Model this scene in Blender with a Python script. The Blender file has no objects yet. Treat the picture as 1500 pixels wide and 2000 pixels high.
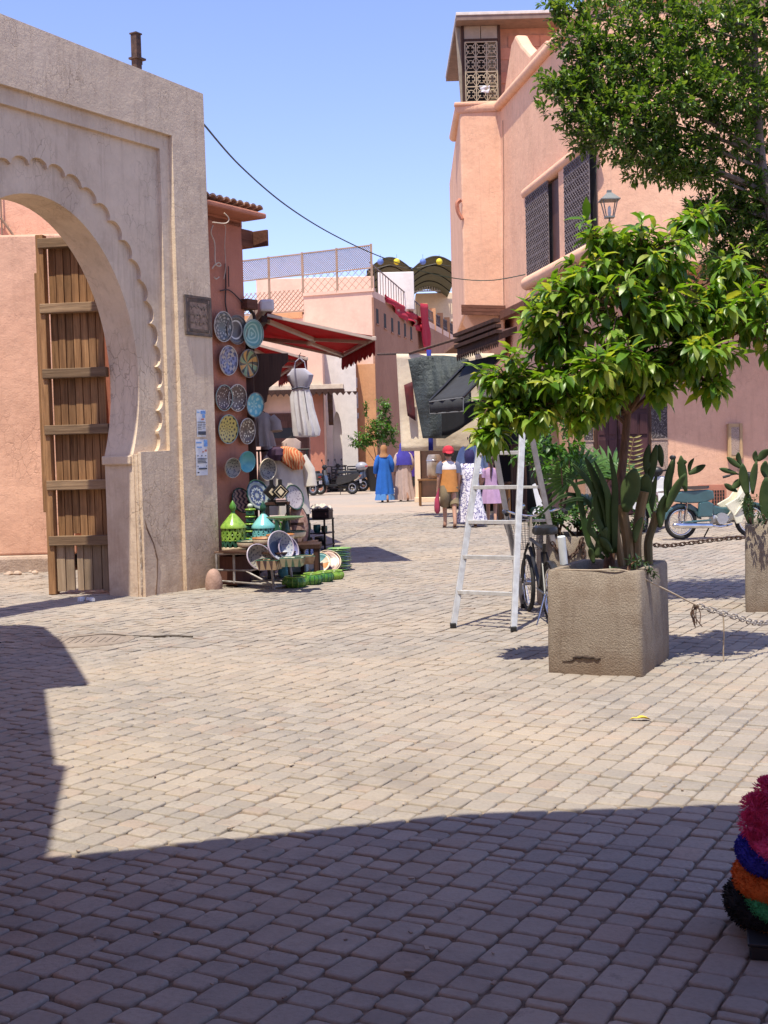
import bpy, bmesh, math, random
import numpy as np
from mathutils import Vector, Matrix, Quaternion
from mathutils.geometry import tessellate_polygon
PI = math.pi
sc = bpy.context.scene
C = sc.collection
rnd = random.Random(7)

# ------------------------------------------------------------------ camera
F = 2450.0; HC = 1.45; PITCH = math.atan(115 / F); ROLL = math.radians(1.5)
cr, sr, cp, sp = math.cos(ROLL), math.sin(ROLL), math.cos(PITCH), math.sin(PITCH)
R0 = Vector((1, 0, 0)); U0 = Vector((0, sp, cp)); FW = Vector((0, cp, -sp))
RX = R0 * cr - U0 * sr; UP = U0 * cr + R0 * sr
CAM = Vector((0, 0, HC))
cam = bpy.data.cameras.new('camera'); cam_o = bpy.data.objects.new('camera', cam); C.objects.link(cam_o)
cam.sensor_fit = 'VERTICAL'; cam.sensor_height = 36; cam.lens = 36 * F / 2000
cam.clip_start = 0.05; cam.clip_end = 2000
cam_o.matrix_world = Matrix(((RX.x, UP.x, -FW.x, 0), (RX.y, UP.y, -FW.y, 0), (RX.z, UP.z, -FW.z, HC), (0, 0, 0, 1)))
sc.camera = cam_o

# ------------------------------------------------------------------ light
SUN_EL = 70; SUN_AZ = 23            # azimuth of the shadow direction, from +Y towards +X
DX, DY = math.sin(math.radians(SUN_AZ)), math.cos(math.radians(SUN_AZ))
LT = 1 / math.tan(math.radians(SUN_EL))
w = bpy.data.worlds.new('World'); sc.world = w; w.use_nodes = True
nt = w.node_tree
sky = nt.nodes.new('ShaderNodeTexSky'); sky.sky_type = 'NISHITA'; sky.sun_disc = False
sky.sun_elevation = math.radians(SUN_EL); sky.sun_rotation = math.radians(SUN_AZ + 180)
sky.altitude = 400; sky.air_density = 1.0; sky.dust_density = 0.7; sky.ozone_density = 5.0
bg = nt.nodes['Background']; bg.inputs['Strength'].default_value = 0.15
wb = nt.nodes.new('ShaderNodeMix'); wb.data_type = 'RGBA'; wb.blend_type = 'MULTIPLY'; wb.inputs[0].default_value = 1
wb.inputs[7].default_value = (1.03, .86, .985, 1)          # the camera's white balance leans to violet in the sky
nt.links.new(sky.outputs[0], wb.inputs[6]); nt.links.new(wb.outputs[2], bg.inputs[0])
sl = bpy.data.lights.new('sun', 'SUN'); sl.energy = 4.0; sl.angle = math.radians(0.5); sl.color = (1, .94, .79)
so = bpy.data.objects.new('sun', sl); C.objects.link(so)
so.rotation_euler = Vector((DX * LT, DY * LT, -1)).to_track_quat('-Z', 'Y').to_euler()
sc.view_settings.view_transform = 'Standard'; sc.view_settings.look = 'None'
sc.view_settings.gamma = 1; sc.view_settings.exposure = 0.85; sc.view_settings.use_curve_mapping = False
try:
    sc.cycles.max_bounces = 8; sc.cycles.diffuse_bounces = 5; sc.cycles.transparent_max_bounces = 8
    sc.cycles.sample_clamp_indirect = 6
except Exception: pass

# ------------------------------------------------------------------ where things stand (read off the photograph, real metres)
def ray(px, py): return FW + RX * ((px - 750) / F) - UP * ((py - 1000) / F)
def G(px, py, z=0.0):
    d = ray(px, py); return CAM + d * ((z - HC) / d.z)
def W(px, py, Y):
    d = ray(px, py); return CAM + d * (Y / d.y)
def PL(px, py, p0, dr):
    n = Vector((-dr[1], dr[0], 0)); d = ray(px, py); q = Vector((p0[0], p0[1], 0))
    return CAM + d * (n.dot(q - CAM) / n.dot(d))
def S(Y): return F / Y

# ------------------------------------------------------------------ mesh helper
def frame(z, x=None):
    z = Vector(z).normalized()
    if x is None: x = Vector((1, 0, 0)) if abs(z.x) < .9 else Vector((0, 1, 0))
    x = Vector(x); x = (x - z * x.dot(z)).normalized(); y = z.cross(x)
    return Matrix((x, y, z)).transposed()
def TR(loc, z=(0, 0, 1), x=None):
    return Matrix.Translation(Vector(loc)) @ frame(z, x).to_4x4()
def RZ(loc, a): return Matrix.Translation(Vector(loc)) @ Matrix.Rotation(a, 4, 'Z')

def root_of(o):
    while o.parent: o = o.parent
    return o

class M:
    def __init__(s): s.v = []; s.f = []
    def add(s, vs, fs, X=None):
        b = len(s.v)
        s.v += [tuple(X @ Vector(p)) if X else tuple(p) for p in vs]
        s.f += [tuple(i + b for i in f) for f in fs]; return s
    def hexa(s, p):   # 4 bottom, 4 top
        return s.add(p, [(3, 2, 1, 0), (4, 5, 6, 7), (0, 1, 5, 4), (1, 2, 6, 5), (2, 3, 7, 6), (3, 0, 4, 7)])
    def box(s, c, d, X=None, rz=0, top=1.0):
        hx, hy, hz = d[0] / 2, d[1] / 2, d[2] / 2
        pts = [(-hx, -hy, -hz), (hx, -hy, -hz), (hx, hy, -hz), (-hx, hy, -hz)] + [(a * top, b * top, hz) for a, b in ((-hx, -hy), (hx, -hy), (hx, hy), (-hx, hy))]
        T = RZ(c, rz)
        if X: T = X @ T
        return s.hexa([tuple(T @ Vector(p)) for p in pts])
    def bb(s, a, b, X=None):   # box between two corners
        return s.box([(a[i] + b[i]) / 2 for i in range(3)], [abs(b[i] - a[i]) for i in range(3)], X)
    def bar(s, a, b, wx, wy, up=(0, 0, 1)):   # rectangular bar from a to b
        a, b = Vector(a), Vector(b); z = (b - a).normalized(); u = Vector(up)
        if abs(z.dot(u)) > .97: u = Vector((1, 0, 0))
        x = u.cross(z).normalized(); y = z.cross(x)
        p = []
        for q in (a, b):
            for i, j in ((-1, -1), (1, -1), (1, 1), (-1, 1)): p.append(tuple(q + x * (i * wx / 2) + y * (j * wy / 2)))
        return s.hexa(p)
    def tube(s, pts, r, n=8, cap=True, closed=False):
        pts = [Vector(p) for p in pts]; k = len(pts)
        if k < 2: return s
        rs = r if isinstance(r, (list, tuple)) else [r] * k
        b = len(s.v); px = None
        for i, p in enumerate(pts):
            t = (pts[(i + 1) % k] - pts[i - 1]) if closed else (pts[min(i + 1, k - 1)] - pts[max(i - 1, 0)])
            if t.length < 1e-9: t = Vector((0, 0, 1))
            t.normalize()
            if px is None: px = t.orthogonal().normalized()
            px = (px - t * px.dot(t))
            px = px.normalized() if px.length > 1e-6 else t.orthogonal().normalized()
            py = t.cross(px)
            for j in range(n):
                a = 2 * PI * j / n; s.v.append(tuple(p + (px * math.cos(a) + py * math.sin(a)) * rs[i]))
        m = k if closed else k - 1
        for i in range(m):
            for j in range(n):
                i2 = (i + 1) % k
                s.f.append((b + i * n + j, b + i * n + (j + 1) % n, b + i2 * n + (j + 1) % n, b + i2 * n + j))
        if cap and not closed:
            s.f.append(tuple(b + j for j in range(n))[::-1]); s.f.append(tuple(b + (k - 1) * n + j for j in range(n)))
        return s
    def loft(s, rings, X=None, cap=True, closed=True):
        n = len(rings[0]); b = len(s.v)
        for rg in rings:
            for p in rg: s.v.append(tuple(X @ Vector(p)) if X else tuple(p))
        for i in range(len(rings) - 1):
            for j in range(n if closed else n - 1):
                s.f.append((b + i * n + j, b + i * n + (j + 1) % n, b + (i + 1) * n + (j + 1) % n, b + (i + 1) * n + j))
        if cap and closed:
            s.f.append(tuple(b + j for j in range(n))[::-1]); s.f.append(tuple(b + (len(rings) - 1) * n + j for j in range(n)))
        return s
    def lathe(s, prof, n=24, X=None, sx=1, sy=1, flute=0, fn=0, cap=True):
        rg = []
        for r, z in prof:
            rg.append([(r * sx * (1 + flute * math.cos(fn * 2 * PI * j / n)) * math.cos(2 * PI * j / n), r * sy * (1 + flute * math.cos(fn * 2 * PI * j / n)) * math.sin(2 * PI * j / n), z) for j in range(n)])
        return s.loft(rg, X, cap)
    def ell(s, c, r, n=12, m=8, X=None):
        rg = []
        for i in range(m + 1):
            a = PI * (i + .02 if i == 0 else i - .02 if i == m else i) / m
            rg.append([(c[0] + r[0] * math.sin(a) * math.cos(2 * PI * j / n), c[1] + r[1] * math.sin(a) * math.sin(2 * PI * j / n), c[2] - r[2] * math.cos(a)) for j in range(n)])
        return s.loft(rg, X)
    def grid(s, fn, nu, nv):
        b = len(s.v)
        for i in range(nu + 1):
            for j in range(nv + 1): s.v.append(tuple(fn(i / nu, j / nv)))
        for i in range(nu):
            for j in range(nv):
                a = b + i * (nv + 1) + j; s.f.append((a, a + nv + 1, a + nv + 2, a + 1))
        return s
    def prism(s, poly, z0, z1, X=None):   # polygon in xy (may be concave), extruded in z
        n = len(poly); b = len(s.v)
        for z in (z0, z1):
            for p in poly:
                q = Vector((p[0], p[1], z)); s.v.append(tuple(X @ q) if X else tuple(q))
        tr = tessellate_polygon([[Vector((p[0], p[1], 0)) for p in poly]])
        for t in tr:
            s.f.append(tuple(b + i for i in t)); s.f.append(tuple(b + n + i for i in t[::-1]))
        for i in range(n): s.f.append((b + i, b + (i + 1) % n, b + n + (i + 1) % n, b + n + i))
        return s
    def face(s, *pts): return s.add(pts, [tuple(range(len(pts)))])
    def build(s, name, mat, parent=None, smooth=False, world=False, loc=None, fix=True, bevel=0, solid=0, sub=0, rot=None):
        me = bpy.data.meshes.new(name)
        vs = s.v
        if parent is not None and world:
            inv = root_of(parent).matrix_basis.inverted(); vs = [tuple(inv @ Vector(p)) for p in vs]
        if parent is None and loc is not None and world:
            vs = [(p[0] - loc[0], p[1] - loc[1], p[2] - loc[2]) for p in vs]
        me.from_pydata(vs, [], s.f)
        if fix:
            bm = bmesh.new(); bm.from_mesh(me)
            bmesh.ops.recalc_face_normals(bm, faces=bm.faces); bm.to_mesh(me); bm.free()
        if mat: me.materials.append(mat)
        if smooth:
            me.polygons.foreach_set('use_smooth', [True] * len(me.polygons))
            if smooth != 'all' and len(me.polygons) < 60000:
                try: me.set_sharp_from_angle(angle=math.radians(38))
                except Exception: pass
        me.update()
        o = bpy.data.objects.new(name, me); C.objects.link(o)
        if parent is not None: o.parent = parent
        if loc is not None: o.location = loc
        if rot is not None: o.rotation_euler = rot
        if solid:
            m = o.modifiers.new('solid', 'SOLIDIFY'); m.thickness = solid; m.offset = 0
        if bevel:
            m = o.modifiers.new('bevel', 'BEVEL'); m.width = bevel; m.segments = 2; m.limit_method = 'ANGLE'; m.angle_limit = math.radians(40)
        if sub:
            m = o.modifiers.new('sub', 'SUBSURF'); m.levels = sub; m.render_levels = sub
        return o

def tag(o, label=None, cat=None, group=None, kind=None):
    if label: o['label'] = label
    if cat: o['category'] = cat
    if group: o['group'] = group
    if kind: o['kind'] = kind
    return o
def thing(name, label, cat, loc=(0, 0, 0), rz=0, group=None):
    o = bpy.data.objects.new(name, None); C.objects.link(o); o.empty_display_size = .1
    o.location = loc; o.rotation_euler = (0, 0, rz)
    o.matrix_basis = Matrix.Translation(Vector(loc)) @ Matrix.Rotation(rz, 4, 'Z')
    return tag(o, label, cat, group)
def copy_obj(o, parent=None):
    c = o.copy(); C.objects.link(c)
    if parent is not None: c.parent = parent
    return c
def copy_tree(o, parent=None):
    c = copy_obj(o, parent)
    for ch in [x for x in C.objects if x.parent == o]: copy_tree(ch, c)
    return c

# ------------------------------------------------------------------ materials
class NB:
    def __init__(s, name):
        s.m = bpy.data.materials.new(name); s.m.use_nodes = True; s.t = s.m.node_tree
        s.b = s.t.nodes['Principled BSDF']; s.o = s.t.nodes['Material Output']
    def n(s, typ, props=None, **ins):
        nd = s.t.nodes.new('ShaderNode' + typ)
        for k, v in (props or {}).items(): setattr(nd, k, v)
        for k, v in ins.items():
            sock = nd.inputs[int(k[1:])] if k[0] == 'i' and k[1:].isdigit() else nd.inputs[k.replace('_', ' ')]
            s.put(sock, v)
        return nd
    def put(s, sock, v):
        if isinstance(v, bpy.types.NodeSocket): s.t.links.new(v, sock)
        else:
            if hasattr(sock.default_value, '__len__') and not hasattr(v, '__len__'): v = [v] * len(sock.default_value)
            if sock.type == 'RGBA' and len(v) == 3: v = tuple(v) + (1,)
            sock.default_value = v
    def math(s, op, a, b=0.0, c=0.0): return s.n('Math', {'operation': op}, i0=a, i1=b, i2=c).outputs[0]
    def vmath(s, op, a, b=(0, 0, 0)): return s.n('VectorMath', {'operation': op}, i0=a, i1=b).outputs[0]
    def co(s, which='Object'): return s.n('TexCoord').outputs[which]
    def pos(s): return s.n('NewGeometry').outputs['Position']
    def scale(s, v, k): return s.vmath('MULTIPLY', v, k if hasattr(k, '__len__') else (k, k, k))
    def noise(s, v, sc_=5, det=4, rough=.55, out='Fac', dist=0): return s.n('TexNoise', None, Vector=v, Scale=sc_, Detail=det, Roughness=rough, Distortion=dist).outputs[out]
    def vor(s, v, sc_=5, feat='F1', out='Distance', rand=1): return s.n('TexVoronoi', {'feature': feat}, Vector=v, Scale=sc_, Randomness=rand).outputs[out]
    def mix(s, f, a, b, mode='MIX'):
        nd = s.t.nodes.new('ShaderNodeMix'); nd.data_type = 'RGBA'; nd.blend_type = mode
        s.put(nd.inputs[0], f); s.put(nd.inputs[6], a); s.put(nd.inputs[7], b); return nd.outputs[2]
    def ramp(s, f, lo, hi, a=0.0, b=1.0):
        nd = s.n('MapRange', {'clamp': True}); s.put(nd.inputs[0], f)
        for i, v in zip((1, 2, 3, 4), (lo, hi, a, b)): nd.inputs[i].default_value = v
        return nd.outputs[0]
    def rand(s): return s.n('ObjectInfo').outputs['Random']
    def island(s): return s.n('NewGeometry').outputs['Random Per Island']
    def set(s, **k):
        for a, v in k.items(): s.put(s.b.inputs[a.replace('_', ' ')], v)
        return s
    def bump(s, h, strength=.3, dist=.01, prev=None):
        nd = s.n('Bump', None, Strength=strength, Distance=dist, Height=h)
        if prev is not None: s.t.links.new(prev, nd.inputs['Normal'])
        return nd.outputs[0]

def dk(c, k): return tuple(min(1, x * k) for x in c[:3])
_mc = {}
def mat(name, col, rough=.8, col2=None, ns=6, bump=.15, bs=60, bd=.004, metal=0, spec=.4, rand=0, island=0, stretch=(1, 1, 1), trans=0, coat=0, world=False, contrast=(.35, .65)):
    if name in _mc: return _mc[name]
    b = NB(name); v = b.pos() if world else b.co()
    v = b.scale(v, stretch)
    f = b.ramp(b.noise(v, ns, 5), *contrast)
    c = b.mix(f, col, col2 or dk(col, .78))
    if rand or island:
        r = b.rand() if rand else b.island()
        k = b.ramp(r, 0, 1, 1 - (rand or island), 1 + (rand or island))
        c = b.mix(1, c, b.n('CombineXYZ', None, X=k, Y=k, Z=k).outputs[0], 'MULTIPLY')
    b.set(Base_Color=c, Roughness=rough, Metallic=metal)
    b.b.inputs['Specular IOR Level'].default_value = spec
    if coat: b.b.inputs['Coat Weight'].default_value = coat; b.b.inputs['Coat Roughness'].default_value = .08
    if bump: b.set(Normal=b.bump(b.noise(v, bs, 6, .65), bump, bd))
    if trans:
        tr = b.n('BsdfTranslucent', None, Color=c); mx = b.n('MixShader', None, i0=trans, i1=b.b.outputs[0], i2=tr.outputs[0])
        b.t.links.new(mx.outputs[0], b.o.inputs[0])
    _mc[name] = b.m; return b.m

def plaster(name, c1, c2, stain=(.2, .14, .1), streak=.35, base_z=.5, cracks=0.0, bump=.5, big=.7, grime=0.0):
    """lime plaster: broad clouds, trowel grain, rain streaks, hairline cracks, dirty foot"""
    b = NB(name); v = b.pos()
    c = b.mix(b.ramp(b.noise(v, big, 5, .6), .32, .68), c1, c2)
    c = b.mix(b.ramp(b.noise(v, 3.1, 7, .7), .45, .75, 0, .7), c, dk(c1, .78))
    c = b.mix(b.ramp(b.noise(b.vmath('ADD', v, (5, 9, 2)), .9, 6, .7), .52, .62, 0, .35), c, dk(c2, .82))
    c = b.mix(b.ramp(b.noise(v, 11, 5, .7), .55, .8, 0, .4), c, dk(c1, 1.18))
    st = b.noise(b.scale(v, (7, 7, .5)), 1.6, 5, .7)
    c = b.mix(b.ramp(st, .52, .78, 0, streak), c, stain)
    if grime: c = b.mix(b.math('MULTIPLY', b.ramp(b.noise(b.vmath('ADD', b.scale(v, (1, 1, .6)), (3, 1, 8)), 1.5, 7, .72), .5, .72), grime), c, stain)
    z = b.n('SeparateXYZ', None, Vector=v).outputs['Z']
    ft = b.math('MULTIPLY', b.ramp(z, 0, base_z, 1, 0), b.ramp(b.noise(v, 4, 6, .7), .3, .6))
    c = b.mix(b.math('MULTIPLY', ft, .6), c, dk(stain, 1.3))
    h = b.math('ADD', b.noise(v, 5, 8, .62), b.math('MULTIPLY', b.noise(v, 45, 4, .6), .25))
    if cracks:
        e = b.vor(b.vmath('ADD', b.scale(v, (1, 1, .5)), b.scale(b.noise(v, 5, 4, out='Color'), .12)), 11, 'DISTANCE_TO_EDGE')
        ck = b.math('MULTIPLY', b.ramp(e, .0, .035, 1, 0), b.ramp(b.noise(v, 1.3, 4), .5, .66))
        c = b.mix(b.math('MULTIPLY', ck, cracks), c, dk(stain, .55))
        h = b.math('SUBTRACT', h, b.math('MULTIPLY', ck, .25))
    b.set(Base_Color=c, Roughness=.93, Normal=b.bump(h, bump, .03)); b.b.inputs['Specular IOR Level'].default_value = .15
    return b.m

def woodmat(name, c1, c2, axis='z', rough=.85, bump=.5, rand=.25, fine=1.0):
    b = NB(name); v = b.co()
    k = {'z': (14, 14, .7), 'x': (.7, 14, 14), 'y': (14, .7, 14)}[axis]
    off = b.n('CombineXYZ', None, X=b.math('MULTIPLY', b.rand(), 37), Y=b.math('MULTIPLY', b.rand(), 11), Z=b.math('MULTIPLY', b.rand(), 23)).outputs[0]
    v = b.vmath('ADD', v, off)
    g = b.noise(b.scale(v, k), 2.2 * fine, 7, .68, dist=.4)
    c = b.mix(b.ramp(g, .3, .7), c1, c2)
    c = b.mix(b.ramp(b.noise(v, 2.5, 4), .5, .75, 0, .6), c, dk(c1, .5))
    kk = b.ramp(b.rand(), 0, 1, 1 - rand, 1 + rand)
    c = b.mix(1, c, b.n('CombineXYZ', None, X=kk, Y=kk, Z=kk).outputs[0], 'MULTIPLY')
    b.set(Base_Color=c, Roughness=rough, Normal=b.bump(g, bump, .012)); b.b.inputs['Specular IOR Level'].default_value = .2
    return b.m

def leafmat(name, cs, rough=.35, trans=.3, spec=.5, obj=False):
    b = NB(name); r = b.rand() if obj else b.island()
    nd = b.n('ValToRGB'); e = nd.color_ramp.elements
    e[0].color = cs[0] + (1,); e[0].position = 0; e[1].color = cs[-1] + (1,); e[1].position = 1
    for i, c in enumerate(cs[1:-1]): q = e.new((i + 1) / (len(cs) - 1)); q.color = c + (1,)
    b.t.links.new(r, nd.inputs[0]); c = nd.outputs[0]
    c = b.mix(b.ramp(b.noise(b.pos(), 30, 3), .4, .7, 0, .35), c, dk(cs[0], .8))
    b.set(Base_Color=c, Roughness=rough); b.b.inputs['Specular IOR Level'].default_value = spec
    tc = b.mix(1, c, (1.9, 1.7, .5, 1), 'MULTIPLY')
    tr = b.n('BsdfTranslucent', None, Color=tc); mx = b.n('MixShader', None, i0=trans, i1=b.b.outputs[0], i2=tr.outputs[0])
    b.t.links.new(mx.outputs[0], b.o.inputs[0]); return b.m

def platemat(name, ground, ink, ink2=None, n=8, k=30.0, swirl=0.0, rings=(), thr=.1, mode='petal', rim=None, R=.17):
    """glazed plate: hand-painted pattern laid out in polar coordinates round its own centre"""
    b = NB(name); v = b.co(); xyz = b.n('SeparateXYZ', None, Vector=v)
    x, y = xyz.outputs[0], xyz.outputs[1]
    r = b.math('DIVIDE', b.math('SQRT', b.math('ADD', b.math('MULTIPLY', x, x), b.math('MULTIPLY', y, y))), R)
    th = b.math('ARCTAN2', y, x)
    wob = b.math('MULTIPLY', b.math('SUBTRACT', b.noise(v, 25, 2), .5), .5)
    a = b.math('ADD', b.math('MULTIPLY', th, n), b.math('MULTIPLY', r, swirl))
    if mode == 'petal': p = b.math('ADD', b.math('MULTIPLY', b.math('SINE', a), b.math('SINE', b.math('MULTIPLY', r, k))), wob)
    elif mode == 'ring': p = b.math('ADD', b.math('SINE', b.math('ADD', b.math('MULTIPLY', r, k), b.math('MULTIPLY', b.math('SINE', a), .9))), wob)
    elif mode == 'seg': p = b.math('ADD', b.math('SINE', a), wob)
    elif mode == 'wave': p = b.math('ADD', b.math('SINE', b.math('ADD', b.math('MULTIPLY', y, k * 8), b.math('MULTIPLY', b.math('SINE', b.math('MULTIPLY', x, 90)), 1.4))), wob)
    else: p = b.math('SUBTRACT', .42, b.vor(v, k * 3, 'F1'))
    m = b.ramp(p, thr - .12, thr + .12)
    c = b.mix(m, ground, ink)
    if ink2: c = b.mix(b.math('MULTIPLY', b.ramp(b.math('SINE', b.math('MULTIPLY', a, .5)), -.1, .1), b.math('SUBTRACT', 1, m)), c, ink2)
    for r0, r1, col in rings:
        c = b.mix(b.math('MULTIPLY', b.ramp(r, r0, r0 + .02), b.ramp(r, r1, r1 + .02, 1, 0)), c, col)
    if rim: c = b.mix(b.ramp(r, .93, .95), c, rim)
    c = b.mix(b.ramp(b.noise(v, 12, 4), .5, .8, 0, .35), c, dk(ground, .6))
    b.set(Base_Color=c, Roughness=.3, Normal=b.bump(b.noise(v, 40, 3), .1, .004)); b.b.inputs['Specular IOR Level'].default_value = .5
    return b.m
# ------------------------------------------------------------------ palette
PINK = plaster('pink_plaster', (.72, .43, .295), (.63, .36, .245), stain=(.36, .19, .125), streak=.3, base_z=1.0, cracks=.35)
PINK2 = plaster('salmon_plaster', (.80, .48, .32), (.70, .40, .265), stain=(.42, .25, .20), streak=.45, base_z=.2, bump=.5, cracks=.3)
PINK3 = plaster('shop_plaster', (.50, .21, .135), (.42, .17, .115), stain=(.2, .1, .07), streak=.35, base_z=.6)
PALE = plaster('pale_pink_plaster', (.78, .53, .41), (.72, .47, .36), stain=(.5, .3, .24), streak=.15, base_z=.3, bump=.2)
CREAM = plaster('cream_plaster', (.78, .62, .44), (.72, .55, .38), stain=(.5, .38, .26), streak=.2, base_z=.3, bump=.2)
WHITE = plaster('white_plaster', (.76, .71, .67), (.7, .64, .6), stain=(.5, .42, .36), streak=.2, base_z=.5, bump=.2)
BROWNP = plaster('brown_render', (.36, .17, .11), (.29, .135, .085), stain=(.16, .08, .05), streak=.35, base_z=.6)
ORANGEP = plaster('orange_plaster', (.62, .33, .17), (.54, .27, .14), stain=(.3, .16, .1), streak=.25, base_z=.6)
GATEP = plaster('gate_lime_plaster', (.72, .575, .42), (.61, .475, .34), stain=(.26, .165, .11), streak=.42, base_z=1.5, cracks=.55, bump=.5, big=1.1, grime=.42)
OLDWOOD = woodmat('grey_weathered_wood', (.36, .195, .09), (.10, .048, .022))
PALEWOOD = woodmat('bleached_plank_wood', (.40, .29, .19), (.22, .15, .095)); BEAMWOOD = woodmat('dry_beam_wood', (.33, .23, .14), (.13, .08, .045), axis='x')
DARKWOOD = woodmat('dark_stained_wood', (.075, .036, .024), (.03, .015, .011), rough=.6)
BROWNWOOD = woodmat('brown_door_wood', (.14, .062, .045), (.075, .032, .024), rough=.55)
REDWOOD = woodmat('red_brown_eave_wood', (.19, .08, .05), (.085, .034, .022), axis='x')
BLACK = mat('black_plastic', (.018, .018, .02), .45, bump=.05)
BLACKM = mat('black_metal', (.022, .021, .021), .5, metal=.3, bump=.1)
STEEL = mat('galvanised_steel', (.62, .63, .64), .38, col2=(.45, .45, .44), metal=.75, bump=.08, ns=14)
CHROME = mat('chrome', (.75, .75, .76), .12, metal=1, bump=0)
RUST = mat('rusty_iron', (.12, .065, .045), .8, col2=(.05, .03, .025), metal=.2, ns=20, bump=.4)
RUBBER = mat('tyre_rubber', (.025, .024, .024), .8, bump=.2)
CABLE = mat('dark_cable', (.02, .025, .022), .6, bump=0)
IRON = mat('wrought_iron', (.16, .13, .13), .6, col2=(.08, .06, .06), metal=.2, bump=.1); GRILLE = mat('dusty_iron_grille', (.20, .16, .155), .7, col2=(.13, .10, .10), bump=.1)

# ------------------------------------------------------------------ the ground and its paving stones
def stone_mat():
    b = NB('paving_stone'); v = b.pos()
    ri = b.n('ObjectInfo').outputs['Random']; r = b.math('FRACT', b.math('ADD', b.island(), ri))
    c = b.mix(r, (.235, .208, .182), (.315, .277, .238))
    c = b.mix(b.ramp(b.math('FRACT', b.math('MULTIPLY', r, 7.3)), .85, .97, 0, .4), c, (.33, .235, .18))
    c = b.mix(b.ramp(b.noise(v, 60, 4, .7), .45, .75, 0, .45), c, (.14, .115, .1))
    c = b.mix(b.ramp(b.noise(v, .45, 5, .6), .42, .7, 0, .7), c, (.40, .318, .235))       # drifts of sand and dust
    c = b.mix(b.ramp(b.noise(v, 2.3, 6, .7), .55, .75, 0, .5), c, (.36, .28, .22))
    c = b.mix(b.ramp(b.noise(b.vmath('ADD', v, (7, 3, 0)), .8, 7, .75), .53, .72, 0, .6), c, (.15, .128, .112))
    c = b.mix(b.ramp(b.noise(b.vmath('ADD', v, (2, 8, 0)), 7, 5, .8), .6, .72, 0, .6), c, (.11, .095, .085))
    h = b.math('ADD', b.noise(v, 38, 6, .7), b.math('MULTIPLY', b.noise(v, 9, 3), .8))
    b.set(Base_Color=c, Roughness=b.ramp(b.noise(v, 5, 4), .3, .7, .62, .88), Normal=b.bump(h, .55, .006)); b.b.inputs['Specular IOR Level'].default_value = .3
    return b.m
def sand_mat():
    b = NB('sandy_joint_soil'); v = b.pos()
    c = b.mix(b.ramp(b.noise(v, .6, 5), .4, .65), (.17, .13, .10), (.37, .285, .21))
    c = b.mix(b.ramp(b.noise(v, 70, 5, .8), .4, .7, 0, .5), c, (.12, .085, .065))
    b.set(Base_Color=c, Roughness=.95, Normal=b.bump(b.noise(v, 90, 5, .8), .8, .008)); b.b.inputs['Specular IOR Level'].default_value = .1
    return b.m
def far_street_mat():
    b = NB('far_paving'); v = b.pos()
    vr = b.n('VectorRotate', {'rotation_type': 'Z_AXIS'}, Vector=v, Angle=math.radians(29)).outputs[0]
    br = b.n('TexBrick', None, Vector=vr, Color1=(.27, .22, .19, 1), Color2=(.34, .275, .235, 1), Mortar=(.25, .18, .13, 1), Scale=1, i6=.07, Mortar_Size=.006, Brick_Width=.12, Row_Height=.115) if False else None
    c = b.mix(b.ramp(b.noise(v, 6, 5, .7), .3, .7), (.29, .248, .21), (.35, .29, .24))
    c = b.mix(b.ramp(b.noise(v, .45, 5, .6), .45, .7, 0, .75), c, (.41, .30, .22))
    b.set(Base_Color=c, Roughness=.9, Normal=b.bump(b.noise(b.scale(v, (9, 9, 9)), 1, 4), .5, .02)); return b.m
STONE = stone_mat(); SAND = sand_mat()
gm = M(); gm.face((-70, -25, -.0105), (70, -25, -.0105), (70, 130, -.0105), (-70, 130, -.0105))
pavement = tag(gm.build('pavement', SAND), kind='structure', label='sandy square paved with worn grey setts')
fs = M(); fs.face((-60, 29.5, -.004), (60, 29.5, -.004), (60, 125, -.004), (-60, 125, -.004))
tag(fs.build('street', far_street_mat()), kind='structure', label='dusty paved lane leading between the houses')

SA = math.radians(29); ca, sa = math.cos(SA), math.sin(SA)
adir = (sa, ca); bdir = (ca, -sa)      # along the strips / across the strips
stones = []
PW = .116
rs = random.Random(3)
for k in range(int(-30 / PW), int(30 / PW)):
    b0 = k * PW
    a = -8 + rs.random() * .3
    amax = 40
    while a < amax:
        L = rs.choice((.052, .092, .096, .1, .1, .145, .15))
        ac, bc = a + L / 2, b0 + PW / 2
        x = adir[0] * ac + bdir[0] * bc; y = adir[1] * ac + bdir[1] * bc
        if 2.3 < y < 30 and abs(x + .018 * y) < .325 * y + .7: stones.append((x, y, L, PW))
        a += L
def in_view(x, y): return 3.1 < y and abs(x) < .31 * y + .03
stones.sort(key=lambda q: (not in_view(q[0], q[1]), q[1]))
near = stones[:300]; rest = stones[300:]
def stone_rings(L, Wd, hi):
    g = .0034
    def ring(i, z, ch):
        hx, hy = Wd / 2 - g - i, L / 2 - g - i
        c = min(ch, hx * .4, hy * .4)
        if hi: return [(hx - c, -hy, z), (hx, -hy + c, z), (hx, hy - c, z), (hx - c, hy, z), (-hx + c, hy, z), (-hx, hy - c, z), (-hx, -hy + c, z), (-hx + c, -hy, z)]
        return [(hx, -hy, z), (hx, hy, z), (-hx, hy, z), (-hx, -hy, z)]
    if hi: return [ring(0, -.022, .012), ring(.0008, -.005, .012), ring(.0035, -.0012, .013), ring(.009, .0008, .015)]
    return [ring(0, -.02, 0), ring(.0025, -.0018, 0), ring(.008, .0004, 0)]
def stone_faces(nr, n):
    f = []
    for i in range(nr - 1):
        for j in range(n): f.append((i * n + j, i * n + (j + 1) % n, (i + 1) * n + (j + 1) % n, (i + 1) * n + j))
    f.append(tuple((nr - 1) * n + j for j in range(n))); return f
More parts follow.
